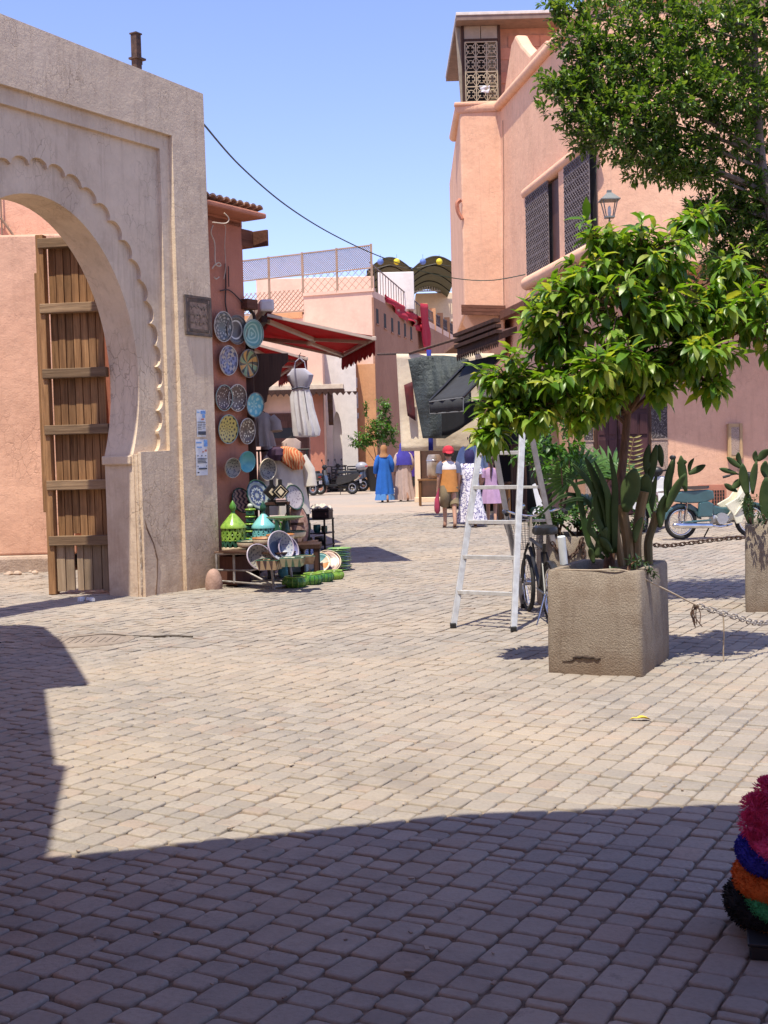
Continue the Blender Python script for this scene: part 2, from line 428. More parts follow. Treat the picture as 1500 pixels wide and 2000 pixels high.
# the stones nearest to the viewer: one object each, sharing a few meshes
lib = {}
for L in (.052, .092, .096, .1, .145, .15):
    lib[L] = []
    for q in range(3):
        me = bpy.data.meshes.new('cobble'); vs = []
        jit = [(rs.uniform(-.003, .003), rs.uniform(-.003, .003)) for _ in range(8)]
        for rg in stone_rings(L, PW, True): vs += [(p[0] + jit[i][0], p[1] + jit[i][1], p[2]) for i, p in enumerate(rg)]
        me.from_pydata(vs, [], stone_faces(4, 8)); me.materials.append(STONE)
        me.polygons.foreach_set('use_smooth', [True] * (len(me.polygons) - 1) + [False]); me.update(); lib[L].append(me)
for x, y, L, Wd in near:
    o = bpy.data.objects.new('cobble', rs.choice(lib[L])); C.objects.link(o); o.parent = pavement
    o.location = (x, y, rs.uniform(-.003, .003)); o.rotation_euler = (rs.gauss(0, .012), rs.gauss(0, .012), -SA + rs.gauss(0, .018))
vs = []; fsx = []; sm = []
FH = stone_faces(4, 8); FL = stone_faces(3, 4)
for x, y, L, Wd in rest:
    hi = y < 9.5
    rot = -SA + rs.gauss(0, .018); c_, s_ = math.cos(rot), math.sin(rot); dz = rs.uniform(-.0035, .003) - (.006 if rs.random() < .03 else 0) - (.002 if y > 9 else 0)
    tx, ty = rs.gauss(0, .015), rs.gauss(0, .015); b0 = len(vs)
    for rg in stone_rings(L, Wd, hi):
        for p in rg:
            px_, py_ = p[0] + rs.uniform(-.002, .002), p[1] + rs.uniform(-.002, .002)
            vs.append((x + px_ * c_ - py_ * s_, y + px_ * s_ + py_ * c_, dz + p[2] + px_ * tx + py_ * ty))
    F_ = FH if hi else FL
    for f in F_: fsx.append(tuple(i + b0 for i in f)); sm.append(hi and len(f) == 4)
me = bpy.data.meshes.new('cobbles'); me.from_pydata(vs, [], fsx); me.materials.append(STONE)
me.polygons.foreach_set('use_smooth', sm); me.update()
o = bpy.data.objects.new('cobbles', me); C.objects.link(o); o.parent = pavement; o['kind'] = 'stuff'

def curve_(pts, n=6):
    pts = [Vector(p) for p in pts]; out = []
    for i in range(len(pts) - 1):
        p0, p1, p2, p3 = pts[max(i - 1, 0)], pts[i], pts[i + 1], pts[min(i + 2, len(pts) - 1)]
        for k in range(n):
            t = k / n; out.append(.5 * ((2 * p1) + (p2 - p0) * t + (2 * p0 - 5 * p1 + 4 * p2 - p3) * t * t + (3 * p1 - p0 - 3 * p2 + p3) * t ** 3))
    out.append(pts[-1]); return out
# ------------------------------------------------------------------ the gateway (local: x towards the left end, y out of the front, z up)
A = Vector((.522, .853, 0)).normalized(); NG = Vector((A.y, -A.x, 0))
GP = (-1.882, 14.198, 0); GA = math.atan2(-A.y, -A.x)
gate = thing('archway_gate', 'tall beige plaster gateway with scalloped horseshoe arch and cracked rain-streaked face', 'gateway', GP, GA)
def ell_pts(a, b, cx, cz, a0, a1, n): return [(cx - a * math.cos(math.radians(a0 + (a1 - a0) * i / n)), cz + b * math.sin(math.radians(a0 + (a1 - a0) * i / n))) for i in range(n + 1)]
CX = 2.42; mirror = lambda p: (2 * CX - p[0], p[1])
def full(half): return half + [mirror(p) for p in half[::-1]]
P0 = [(0, -.1), (0.0, 2.8), (0.02, 5.50), (2 * CX, 5.62), (2 * CX, -.1)]
P1 = full([(.575, -.1), (.57, 4.93)])
P2 = full([(1.18, -.1), (1.182, 1.53), (.72, 1.54), (.72, 4.77)])
sc_half = [(1.19, -.1), (1.19, 1.505)]
base = ell_pts(1.6, 2.04, CX, 2.25, -21, 90, 160)
d_ = [0]
for i in range(1, len(base)): d_.append(d_[-1] + math.dist(base[i], base[i - 1]))
NL = 15.5; per = d_[-1] / NL
sc_half.append((base[0][0] + .02, 1.507))
for i, p in enumerate(base):
    u = (d_[i] / per) % 1; q = base[min(i + 1, len(base) - 1)]; q0 = base[max(i - 1, 0)]
    tx, tz = q[0] - q0[0], q[1] - q0[1]; l = math.hypot(tx, tz); nx, nz = -tz / l, tx / l
    bul = .085 * math.sqrt(max(0, 1 - (2 * u - 1) ** 2)) - .01
    sc_half.append((p[0] + nx * bul, max(1.51, p[1] + nz * bul)))
P3 = full(sc_half[:-1])
P4 = full([(1.20, -.1), (1.20, 1.50)] + ell_pts(1.346, 1.77, CX, 2.25, -25, 89, 30))
LV = [0, -.05, -.095, -.14, -.55]
g = M()
def band(outer, inner, y):
    poly = outer + inner[::-1]
    b0 = len(g.v); g.v += [(p[0], y, p[1]) for p in poly]
    for t in tessellate_polygon([[Vector((p[0], p[1], 0)) for p in poly]]): g.f.append(tuple(b0 + i for i in t))
def wallstrip(path, y0, y1):
    b0 = len(g.v); n = len(path)
    g.v += [(p[0], y0, p[1]) for p in path] + [(p[0], y1, p[1]) for p in path]
    for i in range(n - 1): g.f.append((b0 + i, b0 + i + 1, b0 + n + i + 1, b0 + n + i))
PP = [P0, P1, P2, P3, P4]
for i in range(4):
    band(PP[i], PP[i + 1], LV[i])
    wallstrip(PP[i + 1], LV[i], LV[i + 1])
band(P0, P4, -.55); wallstrip(P0, 0, -.55)
o = g.build('wall', GATEP, gate, fix=False)
bm = bmesh.new(); bm.from_mesh(o.data); bmesh.ops.remove_doubles(bm, verts=bm.verts, dist=.0004); bmesh.ops.recalc_face_normals(bm, faces=bm.faces); bm.to_mesh(o.data); bm.free()
mb = o.modifiers.new('bevel', 'BEVEL'); mb.width = .009; mb.segments = 2; mb.limit_method = 'ANGLE'; mb.angle_limit = math.radians(50)
m = M(); m.bb((1.15, -.16, 1.40), (1.235, -.565, 1.495))
m.build('impost_moulding', GATEP, gate, bevel=.012)
m = M()   # broken plaster at the foot of the jamb: a ragged strip where the coat has fallen off
def ragged(u, v):
    z = .015 + .86 * v; x0 = 1.205; x1 = 1.145 + .022 * math.sin(z * 23) + .014 * math.sin(z * 61 + 1) - .03 * (1 - v) * math.sin(z * 9)
    edge = min(1, 6 * u * (1 - u) + .0) * min(1, 8 * v * (1 - v))
    return (x0 + (x1 - x0) * u, -.0935 + .012 * edge + .006 * edge * math.sin(z * 70 + u * 9) * math.cos(u * 11 + z * 31), z)
m.grid(ragged, 8, 60)
m.build('broken_plaster', mat('chalky_patch', (.60, .49, .38), .95, col2=(.36, .26, .18), ns=18, bump=.9, bs=30, bd=.02), gate, smooth='all')
cr_ = M()
pts = [(1.03, -.04, .0), (1.0, -.04, .2), (.98, -.04, .38), (1.04, -.04, .55), (1.13, -.04, .72), (1.16, -.04, .82)]
cr_.tube([(p[0] + rnd.uniform(-.01, .01), -.052, p[2]) for p in pts], [.012, .008, .011, .008, .012, .004], 5)
cr_.build('crack', mat('crack_soil', (.2, .12, .075), .95, bump=.6), gate)

# plaque, posters
def gate_thing(name, label, cat, t, y, z): 
    T = Matrix.Translation(GP) @ Matrix.Rotation(GA, 4, 'Z'); p = T @ Vector((t, y, z)); return thing(name, label, cat, tuple(p), GA)
pl = gate_thing('stone_plaque', 'weathered carved stone plaque with dark worn border on the gate pier', 'plaque', .245, .0, 3.02)
SL = mat('plaque_stone', (.36, .25, .18), .9, col2=(.22, .15, .11), ns=22, bump=.8, bs=40, bd=.01)
SD = mat('plaque_dark_border', (.07, .06, .055), .85, col2=(.16, .11, .085), ns=14, bump=.6)
M().bb((-.2, .003, -.185), (.2, .018, .185)).build('slab', SL, pl, bevel=.004)
m = M()
for a, b_ in (((-.225, .003, .187), (.225, .024, .22)), ((-.225, .003, -.22), (.225, .024, -.187)), ((-.225, .003, -.187), (-.19, .0245, .187)), ((.19, .003, -.187), (.225, .0245, .187))): m.bb(a, b_)
m.build('border', SD, pl, bevel=.004)
m = M()   # worn raised strokes: three short joined lines of carving, illegible in the photograph too
for row, zz in ((0, .085), (1, -.0), (2, -.085)):
    x = .14
    while x > -.13:
        l = rnd.uniform(.03, .06); pts = [(x - l * u, .019, zz + .022 * math.sin(u * PI * rnd.choice((1, 2))) + rnd.uniform(-.004, .004)) for u in (0, .25, .5, .75, 1)]
        m.tube(pts, .0055, 5); 
        if rnd.random() < .5: m.box((x - l / 2, .019, zz + rnd.choice((-.03, .038))), (.01, .008, .01), rz=.7)
        x -= l + .012
m.build('carving', SD, pl)
m = M()
for i in range(22):
    a = -.16 + i * .32 / 21; m.box((a, .019, .163), (.008, .008, .034)); m.box((a, .019, -.163), (.008, .008, .034)); m.box((.165, .019, a * .85), (.034, .008, .008)); m.box((-.165, .019, a * .85), (.034, .008, .008))
m.build('fringe', SD, pl)

PAPER = mat('poster_paper', (.72, .72, .73), .7, col2=(.62, .63, .66), bump=.1, ns=9)
PBLUE = mat('poster_blue_print', (.10, .22, .52), .7, bump=0, ns=20, col2=(.2, .4, .7)); PDARK = mat('poster_dark_print', (.06, .07, .1), .7, bump=0); PRED = mat('poster_red_print', (.45, .15, .12), .7, bump=0)
def poster(label, t, z, w_, h_, blocks):
    p = gate_thing('paper_poster', label, 'poster', t, .004, z)
    M().grid(lambda u, v: ((u - .5) * w_, .002 + .006 * abs(math.sin(u * 3 + v * 4)) * v, (v - .5) * h_), 4, 5).build('paper', PAPER, p, smooth=True)
    for nm, mt, L_ in blocks:
        m = M()
        for (x0, x1, z0, z1) in L_:
            # u runs to the viewer's right, which is -x here
            m.bb(((.5 - x1) * w_, .0095, (.5 - z1) * h_), ((.5 - x0) * w_, .0115, (.5 - z0) * h_))
        m.build(nm, mt, p)
lines = lambda x0, x1, zs, h=.018: [(x0, x1 - (i % 3) * .04, z, z + h) for i, z in enumerate(zs)]
poster('small torn bill with blue printed corner, upper of two posters on gate pier', .252, 1.835, .155, .30,
       [('blue_print', PBLUE, [(.45, .98, .05, .16), (.62, .9, .18, .3), (.05, .3, .08, .12)]), ('dark_print', PDARK, [(.12, .95, .80, .93), (.08, .9, .45, .475)] + lines(.1, .55, (.53, .59, .65, .71)) + lines(.62, .95, (.53, .6, .67))), ('red_print', PRED, [(.5, .8, .33, .38)])])
poster('white poster with blue corner photo and dark strip, lower of two on gate pier', .262, 1.455, .2, .40,
       [('blue_print', PBLUE, [(.7, 1, .02, .2), (.05, .5, .07, .11), (.1, .5, .2, .235)]), ('dark_print', PDARK, [(.2, .9, .79, .835), (.1, .17, .73, .76), (.83, .9, .73, .76), (.08, .22, .9, .935)] + lines(.12, .92, (.52, .56, .6, .64)) + [(.12, .2, .44, .47), (.45, .53, .44, .47), (.78, .86, .44, .47)]), ('red_print', PRED, [(.78, .92, .28, .34), (.55, .7, .33, .36)])])

# iron post on the gate's top
q = gate_thing('iron_post', 'short rusty iron post with flange standing on top of the gateway', 'post', .78, -.28, 5.50)
m = M(); m.bb((-.04, -.04, 0), (.04, .04, .50)); m.build('shaft', RUST, q, bevel=.006)
m = M(); m.bb((-.085, -.06, .235), (.06, .06, .255)); m.bb((-.06, -.03, .19), (-.041, .03, .235)); m.build('flange', RUST, q)
M().bb((-.048, -.048, .5), (.048, .048, .515)).build('cap', RUST, q)

# stone bollard
e = G(418, 1150)
m = M(); m.lathe([(.0, 0), (.092, .0), (.098, .05), (.09, .12), (.07, .18), (.04, .215), (.0, .228)], 20)
tag(m.build('guard_stone', mat('pink_guard_stone', (.40, .26, .21), .9, col2=(.3, .19, .15), ns=14, bump=.7, bs=45, bd=.01), smooth=True, loc=(e.x, e.y, -.002)), 'small pinkish egg shaped guard stone at the foot of the gate pier', 'bollard')

# wooden gate leaf, opened against the passage (door frame: x along leaf outwards, y towards the viewer's side, z up)
T = Matrix.Translation(GP) @ Matrix.Rotation(GA, 4, 'Z')
d0 = PL(234, 1100, Vector(GP) - NG * .58, A); d1 = PL(101, 1100, Vector(GP) - NG * 1.30, A); d0.z = d1.z = 0; dv = d1 - d0
door = thing('wooden_gate_leaf', 'old weathered plank gate leaf standing open inside the arch', 'gate', tuple(d0), math.atan2(dv.y, dv.x))
LD = dv.length
hgt = 3.88
npk = 7; pw_ = (LD - .18) / npk
for i in range(npk):
    x0 = .078 + i * pw_
    z0 = .62 if i != 4 else .66
    M().bb((x0 + .004, .0, z0), (x0 + pw_ - .004, .03 + .004 * (i % 2), hgt - .06 * (i % 3 == 0) - .02)).build('plank', OLDWOOD, door, bevel=.003)
for i in range(6):
    x0 = .07 + i * (LD - .16) / 6
    M().bb((x0 + .004, .05, .03 + rnd.uniform(0, .02)), (x0 + (LD - .16) / 6 - (.03 if i == 3 else .004), .078 + .003 * (i % 2), .56)).build('kick_plank', PALEWOOD, door, bevel=.003)
for z in (.585, 1.19, 1.79, 2.40, 3.10, 3.80):
    M().bb((.03, .034, z - .05), (LD - .03, .135, z + .055)).build('rail', woodmat('rail_wood', (.33, .22, .13), (.12, .07, .04), axis='x') if 'rail_wood' not in bpy.data.materials else bpy.data.materials['rail_wood'], door, bevel=.008)
M().bb((0, .002, .02), (.085, .11, 1.15)).build('stile', OLDWOOD, door, bevel=.006)
M().bb((LD - .085, .002, .0), (LD, .11, 3.9)).build('stile', OLDWOOD, door, bevel=.006)
M().bb((LD + .008, -.02, .9), (LD + .05, .06, 3.5)).build('back_post', OLDWOOD, door, bevel=.006)
lt = G(170, 1174)
m = M()
for i in range(5):
    x, y = lt.x + rnd.uniform(-.09, .09), lt.y + rnd.uniform(-.06, .06); m.box((x, y, .02), (.05 + rnd.random() * .04, .03, .02 + rnd.random() * .02), rz=rnd.random() * 3)
tag(m.build('paper_litter', PAPER), 'crumpled scraps of white and blue paper under the open gate leaf', 'litter')

# pink house seen through the arch
h = thing('pink_house', 'sunlit pink plastered house wall seen through the arch', 'house', (-6.2, 16.62, 0))
M().bb((-3.4, 0, .22), (2.1, 4, 4.44)).build('wall', PINK, h, world=False, bevel=.03)
M().bb((-3.4, .85, 4.44), (2.1, 4, 7.2)).build('upper_wall', PINK, h, bevel=.03)
M().bb((-3.42, -.05, -.05), (2.0, .1, .22)).build('plinth', plaster('rubble_plinth', (.5, .40, .33), (.42, .3, .22), bump=1.0), h, bevel=.05)
m = M(); m.tube([(1.05, .80, 4.44), (1.05, .79, 5.2), (1.04, .80, 6.2)], .012, 5); m.tube([(.3, .80, 5.35), (.7, .78, 4.95), (1.05, .79, 4.8), (1.25, .80, 4.5)], .018, 5)
m.build('wires', mat('cloth_wire', (.25, .17, .12), .8), h)
m = M()
for i in range(40):
    x, y = rnd.uniform(-9.3, -4.3), rnd.uniform(16.15, 16.55); s_ = rnd.uniform(.02, .07)
    m.ell((x, y, s_ * .3), (s_, s_ * .8, s_ * .6), 6, 4)
tag(m.build('rubble', mat('rubble_stone', (.5, .38, .29), .95, bump=.8), smooth=True), 'low litter of rubble along the foot of the pink house', 'rubble', kind='stuff')

dcv = G(172, 1251); m = M(); m.lathe([(.001, .0), (.30, .0), (.31, -.004), (.33, -.004), (.335, .0015), (.37, .002), (.375, -.01)], 40)
for i in range(9): m.bar((-.25 + .06 * i, -.14, .0022), (-.25 + .06 * i, .14, .0022), .012, .004)
tag(m.build('drain_cover', mat('dusty_iron_cover', (.27, .22, .18), .9, col2=(.2, .16, .13), ns=9, bump=.5), loc=(dcv.x, dcv.y, .0035), smooth=True), 'round dusty drain cover set in the paving before the arch', 'drain cover')
m = M(); m.tube(curve_([G(x, y, .001) for x, y in ((135, 1247), (170, 1243), (210, 1239), (250, 1242), (300, 1243), (340, 1242), (376, 1244))]), .009, 5)
tag(m.build('paving_crack', mat('crack_dark', (.06, .045, .035), .95)), 'dark crack running through the paving beside the drain cover', 'crack')
# ------------------------------------------------------------------ ceramics shop at the gate's right end
SA0 = Vector((-2.138, 14.355, 0)); SC = SA0 + A * 1.0          # wall from the gate to the street corner
SD_ = Vector((-.18, .98, 0)).normalized()                       # street side of the shop
shop = thing('ceramics_shop', 'narrow red pink shop building with wooden eave behind the gate pier', 'building', tuple(SA0), math.atan2(A.y, A.x))
XI = shop.matrix_basis.inverted()
loc2 = lambda p: tuple((XI @ Vector(p))[:2])
e1 = SC + SD_ * 9.6
foot = [loc2(p) for p in (SA0 - A * .35 - NG * .3, SA0 - NG * .02 - A * .35, SA0, SC, SC + SD_ * .5, e1, e1 + Vector((-3, 0, 0)), (-3.4, 15.6, 0))]
foot = [loc2(p) for p in (SA0, SC, SC + SD_ * .55, e1, e1 + Vector((-3, 0, 0)), (-3.2, 15.8, 0))]
M().prism(foot, -.1, 4.28).build('wall', PINK3, shop, bevel=.03)
# eave: dark boards, then a cap of old tiles
M().bb((-.04, .004, 3.98), (1.22, .30, 4.19)).build('eave_board', REDWOOD, shop, bevel=.01)
M().bb((1.225, -.2, 3.99), (1.26, .29, 4.185)).build('eave_end', REDWOOD, shop, bevel=.008)
TILE = mat('old_clay_tile', (.42, .27, .18), .9, col2=(.25, .15, .1), ns=9, rand=.25, bump=.6, bs=30, bd=.01)
for i in range(9):
    m = M(); x = -.02 + i * .125
    m.loft([[(x + .062 + .06 * math.cos(a), -.25 + .5 * k, 4.40 - .10 * k + .045 * math.sin(a)) for a in [PI * j / 5 for j in range(6)]] + [(x + .062 + .05 * math.cos(a), -.25 + .5 * k, 4.395 - .10 * k + .03 * math.sin(a)) for a in [PI * j / 5 for j in range(5, -1, -1)]] for k in (0, 1)])
    m.build('tile', TILE, shop)
M().bb((-.05, -.3, 4.281), (1.10, .06, 4.345)).build('roof_ledge', PINK3, shop, bevel=.02)
M().bb((.02, .0, 4.2), (1.0, .05, 4.278)).build('cornice', PINK3, shop)
# shop door in the street side, dark timber
def street(k, out=0.0, z=0.0):
    p = SC + SD_ * k + Vector((SD_.y, -SD_.x, 0)) * out; return Vector((p.x, p.y, z))
m = M(); m.bar(street(.06, .03, 0), street(.06, .03, 2.75), .12, .12); m.build('door_post', DARKWOOD, shop, world=True)
m = M(); m.bar(street(.06, .04, 2.75), street(9, .04, 2.75), .14, .16); m.build('lintel', DARKWOOD, shop, world=True)
m = M(); m.hexa([street(.7, .01, 0.02), street(3.0, .01, .02), street(3.0, .03, .02), street(.7, .03, .02), street(.7, .01, 2.65), street(3, .01, 2.65), street(3, .03, 2.65), street(.7, .03, 2.65)]); m.build('shutter', BROWNWOOD, shop, world=True)
def corbel_at(k, zt, L_, h_, nm='corbel', par=None, mt=None):
    prof = [(0, 0), (L_, 0), (L_, -.12 * h_), (L_ * .86, -.2 * h_), (L_ * .8, -.38 * h_), (L_ * .55, -.5 * h_), (L_ * .48, -.7 * h_), (L_ * .2, -.82 * h_), (L_ * .12, -h_), (0, -h_)]
    rg = []
    for dk_ in (0, .14): rg.append([tuple(street(k + dk_, x, zt + z)) for x, z in prof])
    b = M(); n = len(prof)
    b.v = rg[0] + rg[1]
    for t in tessellate_polygon([[Vector((p[0], p[1], 0)) for p in prof]]): b.f += [tuple(t), tuple(i + n for i in t)]
    for i in range(n): b.f.append((i, (i + 1) % n, n + (i + 1) % n, n + i))
    return b.build(nm, mt or DARKWOOD, par, world=True)
corbel_at(.35, 2.72, .55, .85, par=shop)
corbel_at(2.1, 2.72, .55, .85, par=shop)
# junction box, wires
jb = PL(457, 560, SA0, A); bx = XI @ jb
m = M(); m.box((bx.x + .04, .05, bx.z), (.17, .09, .23)); m.build('meter_box', mat('grey_box', (.52, .50, .50), .6, col2=(.4, .38, .38)), shop, bevel=.01)
def on_shop(px, py, o=.02):
    p = XI @ PL(px, py, SA0 + NG * o, A); return (p.x, p.y, p.z)
WW = mat('pale_wire', (.62, .5, .38), .6, bump=0); DW = mat('dark_wire', (.05, .032, .028), .7, bump=0)
def curve(pts, n=6):
    pts = [Vector(p) for p in pts]; out = []
    for i in range(len(pts) - 1):
        p0, p1, p2, p3 = pts[max(i - 1, 0)], pts[i], pts[i + 1], pts[min(i + 2, len(pts) - 1)]
        for k in range(n):
            t = k / n; out.append(.5 * ((2 * p1) + (p2 - p0) * t + (2 * p0 - 5 * p1 + 4 * p2 - p3) * t * t + (3 * p1 - p0 - 3 * p2 + p3) * t ** 3))
    out.append(pts[-1]); return out
for pts, o_, r_ in (([(415, 434), (440, 436), (447, 427), (438, 416)], .34, .007), ([(416, 440), (412, 455), (419, 475), (420, 510), (424, 519), (431, 519), (428, 513), (420, 517), (414, 525)], .06, .008), ([(438, 440), (441, 445), (439, 480), (441, 520), (437, 545)], .05, .005), ([(418, 541), (422, 545), (428, 541)], .05, .007)):
    m = M(); m.tube(curve([on_shop(x, y, o_) for x, y in pts]), r_, 5); m.build('pale_wire', WW, shop)
for pts, r_ in (([(440, 515), (441, 560), (440, 590), (444, 612), (446, 622)], .009), ([(430, 568), (445, 566), (456, 573), (468, 585), (483, 601), (490, 612)], .008), ([(446, 520), (447, 560)], .006), ([(484, 600), (489, 606), (496, 616), (497, 634)], .02)):
    m = M(); m.tube(curve([on_shop(x, y, .025) for x, y in pts]), r_, 5); m.build('dark_wire', DW, shop)
m = M(); m.bb((.93, -.1, 3.22), (1.14, .1, 3.34)); m.build('beam_end', REDWOOD, shop, bevel=.008)

# ---- the plates hung on it
def plate_mesh(R, depth, name, mt, root=None, thick=.012, world_T=None):
    m = M()
    pr = [(0.001, 0), (R * .55, 0.002), (R * .8, depth * .45), (R, depth), (R * 1.005, depth - thick * .4), (R * .97, depth - thick), (R * .78, depth * .35 - thick), (R * .5, -thick), (.001, -thick)]
    m.lathe(pr, 30, cap=False); return m.build(name, mt, root, smooth='all')
def bowl_mesh(R, depth, mt_in, mt_out, root, fl=0):
    m = M(); m.lathe([(.001, 0), (R * .35, .004), (R * .62, depth * .25), (R * .85, depth * .62), (R, depth), ], 28, cap=False, flute=fl, fn=14); m.build('inside', mt_in, root, smooth='all')
    m = M(); m.lathe([(R, depth), (R * 1.03, depth + .004), (R * 1.045, depth - .01), (R * .91, depth * .6), (R * .68, depth * .2), (R * .42, -.012), (R * .36, -.025), (.001, -.025)], 28, cap=False, flute=fl, fn=14); m.build('outside', mt_out, root, smooth='all')
G_DARK = (.035, .03, .03)
PMAT = [
 platemat('plate_swirl_grey', (.07, .075, .08), (.33, .31, .28), n=9, k=17, swirl=6, mode='petal', thr=.2, rings=((0, .3, (.09, .1, .1)),)),
 platemat('plate_ring_grey', (.12, .105, .10), (.07, .06, .06), n=20, k=20, mode='ring', thr=.5, rings=((.56, .66, (.6, .56, .5)), (0, .5, (.09, .075, .075)))),
 platemat('plate_teal_scroll', (.10, .25, .22), (.30, .45, .36), n=3, k=22, swirl=5, mode='ring', thr=.35, rim=(.12, .2, .17)),
 platemat('plate_blue_mosaic', (.42, .36, .30), (.07, .08, .17), ink2=(.2, .22, .36), n=8, k=16, swirl=4, mode='petal', thr=.1),
 platemat('plate_segment_orange', (.50, .24, .05), (.03, .035, .025), ink2=(.18, .26, .12), n=8, k=10, swirl=2.5, mode='seg', thr=.35, rim=(.3, .25, .08)),
 platemat('plate_brown_dot', (.07, .03, .03), (.62, .5, .42), n=12, k=12, mode='dot', thr=.16),
 platemat('plate_cream_dot', (.10, .06, .05), (.64, .57, .46), n=14, k=11, mode='dot', thr=.12, rings=((0, .12, (.05, .03, .03)),)),
 platemat('plate_turquoise_star', (.08, .32, .38), (.30, .50, .45), n=6, k=9, swirl=3, mode='petal', thr=.25, rim=(.2, .5, .5)),
 platemat('plate_yellow_flower', (.52, .40, .10), (.05, .035, .015), n=10, k=15, mode='petal', thr=.42),
 platemat('plate_cream_cell', (.09, .05, .035), (.66, .58, .42), n=14, k=10, mode='dot', thr=.1, rings=((0, .13, (.06, .04, .03)),)),
]
PLATES = [  # px, py, height px, label
 (433, 638, 58, 'dark grey plate with pale swirl pattern, top left on the pink shop wall'),
 (460, 644, 56, 'grey plate with one thick white ring, top row middle of shop wall'),
 (492, 652, 55, 'teal green plate with scroll pattern at the upper shop corner'),
 (443, 704, 57, 'plate with blue and cream mosaic pattern, second row on shop wall'),
 (483, 710, 54, 'plate with orange, green and black wedges near the awning bracket'),
 (435, 777, 50, 'small dark brown plate with pink dots beside the gate pier'),
 (461, 777, 52, 'dark plate with dense cream petals, middle of the third row'),
 (496, 791, 48, 'turquoise plate with pale star pattern at the shop corner'),
 (443, 838, 56, 'yellow plate with dark brown flower cut-outs, lower left'),
 (480, 842, 50, 'dark plate covered with cream pebble shapes, right of the yellow one'),
]
for i, (px, py, hp, lb) in enumerate(PLATES):
    off = .05 + (.05 if px > 488 else 0)
    p = PL(px, py, SA0 + NG * off, A); R_ = hp / 2 / S(p.y)
    t = thing('ceramic_plate', lb, 'plate', tuple(p), 0, 'ceramic plates hung on the shop wall')
    tilt = (NG + Vector((0, 0, -.06)) + A * (-.12 if px > 488 else rnd.uniform(-.1, .02))).normalized()
    t.matrix_basis = TR(p, tilt, (0, 0, 1)) @ Matrix.Rotation(rnd.random() * 6, 4, 'Z')
    pm = PMAT[i]
    plate_mesh(R_, R_ * .16, 'dish', pm, t)
    m = M(); m.tube([(R_ * .2, 0, -.03), (R_ * .1, 0, -.012)], .004, 4); m.build('hook', DW, t)
    m = M(); m.tube([(R_ * math.cos(a), R_ * math.sin(a), R_ * .16) for a in [2 * PI * k / 26 for k in range(26)]], .006, 5, closed=True); m.build('rim', mat('rim_%d' % (i % 3), [(.55, .5, .44), (.2, .16, .14), (.3, .4, .36)][i % 3] if i not in (4, 8) else (.3, .2, .08), .3, bump=0), t)
INK = platemat('bowl_leaf_ink', (.32, .29, .24), (.06, .055, .065), n=11, k=13, swirl=5, mode='dot', thr=.05)
CRM = mat('cream_glaze', (.66, .55, .38), .3, col2=(.55, .44, .3), bump=.08); TUR = mat('turquoise_glaze', (.12, .38, .42), .28, col2=(.2, .48, .46), bump=.1, ns=14)
for px, py, hp, lb, mi, mo, tl in ((446, 913, 38, 'deep bowl with inked inside and cream outside, hung low by the pier', INK, CRM, .5), (473, 901, 40, 'plain turquoise bowl hung below the cream pebble plate', TUR, TUR, .25), (513, 916, 42, 'deep cream bowl with patterned inside, hung right of the turquoise bowl', INK, CRM, .5)):
    p = PL(px, py, SA0 + NG * .08, A); R_ = hp / 2 / S(p.y)
    t = thing('ceramic_bowl', lb, 'bowl', tuple(p), 0, 'ceramic bowls hung on the shop wall')
    t.matrix_basis = TR(p - NG * .0, (NG * 1 + A * (-.1) + Vector((.25 * tl, -.5 * tl, -.1))).normalized(), (0, 0, 1))
    bowl_mesh(R_, R_ * .75, mi, mo, t)

# ---- folding red awnings over the street side
RED = mat('red_awning_cloth', (.46, .04, .045), .85, col2=(.38, .032, .038), trans=.45, bump=.15, bs=200)
ARM = mat('beige_awning_arm', (.55, .43, .35), .45, col2=(.47, .36, .29), bump=.05)
def awning(label, k0, k1, mount_out, front, zm=3.33, zf=3.0):
    a = thing('folding_awning', label, 'awning', tuple(street(k0, 0, 0)), math.atan2(SD_.y, SD_.x), 'red awnings over the ceramics street')
    L_ = k1 - k0   # local x along the street, y = -out
    fm = M(); n = 10
    fm.grid(lambda u, v: (L_ * u, -(mount_out + (front - mount_out) * v), zm + (zf - zm) * v - .03 * math.sin(PI * v) + .01 * math.sin(u * 9)), 8, 8)
    fm.build('fabric', RED, a, smooth=True, solid=.004)
    vm = M(); NS = max(6, int(L_ / .22)) * 6
    def vfn(u, v):
        s_ = abs(math.sin(PI * u * NS / 6)); return (L_ * u, -front - .012 - .01 * math.sin(u * 30) * v, zf - .02 - v * (.17 + .05 * s_))
    vm.grid(vfn, NS, 2); vm.build('valance', RED, a, smooth=True, solid=.004)
    M().bb((-.02, -front - .03, zf - .06), (L_ + .02, -front + .03, zf - .005)).build('front_bar', ARM, a, bevel=.01)
    M().bb((-.04, -mount_out - .09, zm + .01), (L_ + .04, -mount_out + .09, zm + .16)).build('cassette', mat('pale_cassette', (.66, .6, .58), .5, bump=.05), a, bevel=.03)
    M().bb((-.02, -mount_out, zm - .12), (L_, -mount_out + .07, zm - .04)).build('mount_bar', DARKWOOD, a)
    for s_, x0, xe in ((1, .25, 1.15), (-1, L_ - .25, L_ - 1.15)):
        e_ = (xe, -(mount_out + front) / 2 - .05, zm - .23); 
        M().bar((x0, -mount_out - .03, zm - .08), e_, .07, .05).build('arm', ARM, a, bevel=.008)
        M().bar(e_, (x0 + .1 * s_, -front + .02, zf - .045), .06, .045).build('arm', ARM, a, bevel=.008)
        m = M(); m.ell(e_, (.05, .05, .045), 10, 6); m.build('elbow', ARM, a, smooth=True)
    for x in (0.01, L_ - .01): M().bar((x, -mount_out, zm - .03), (x, -front, zf - .035), .05, .035).build('side_bar', ARM, a)
    return a
o1 = .33; 
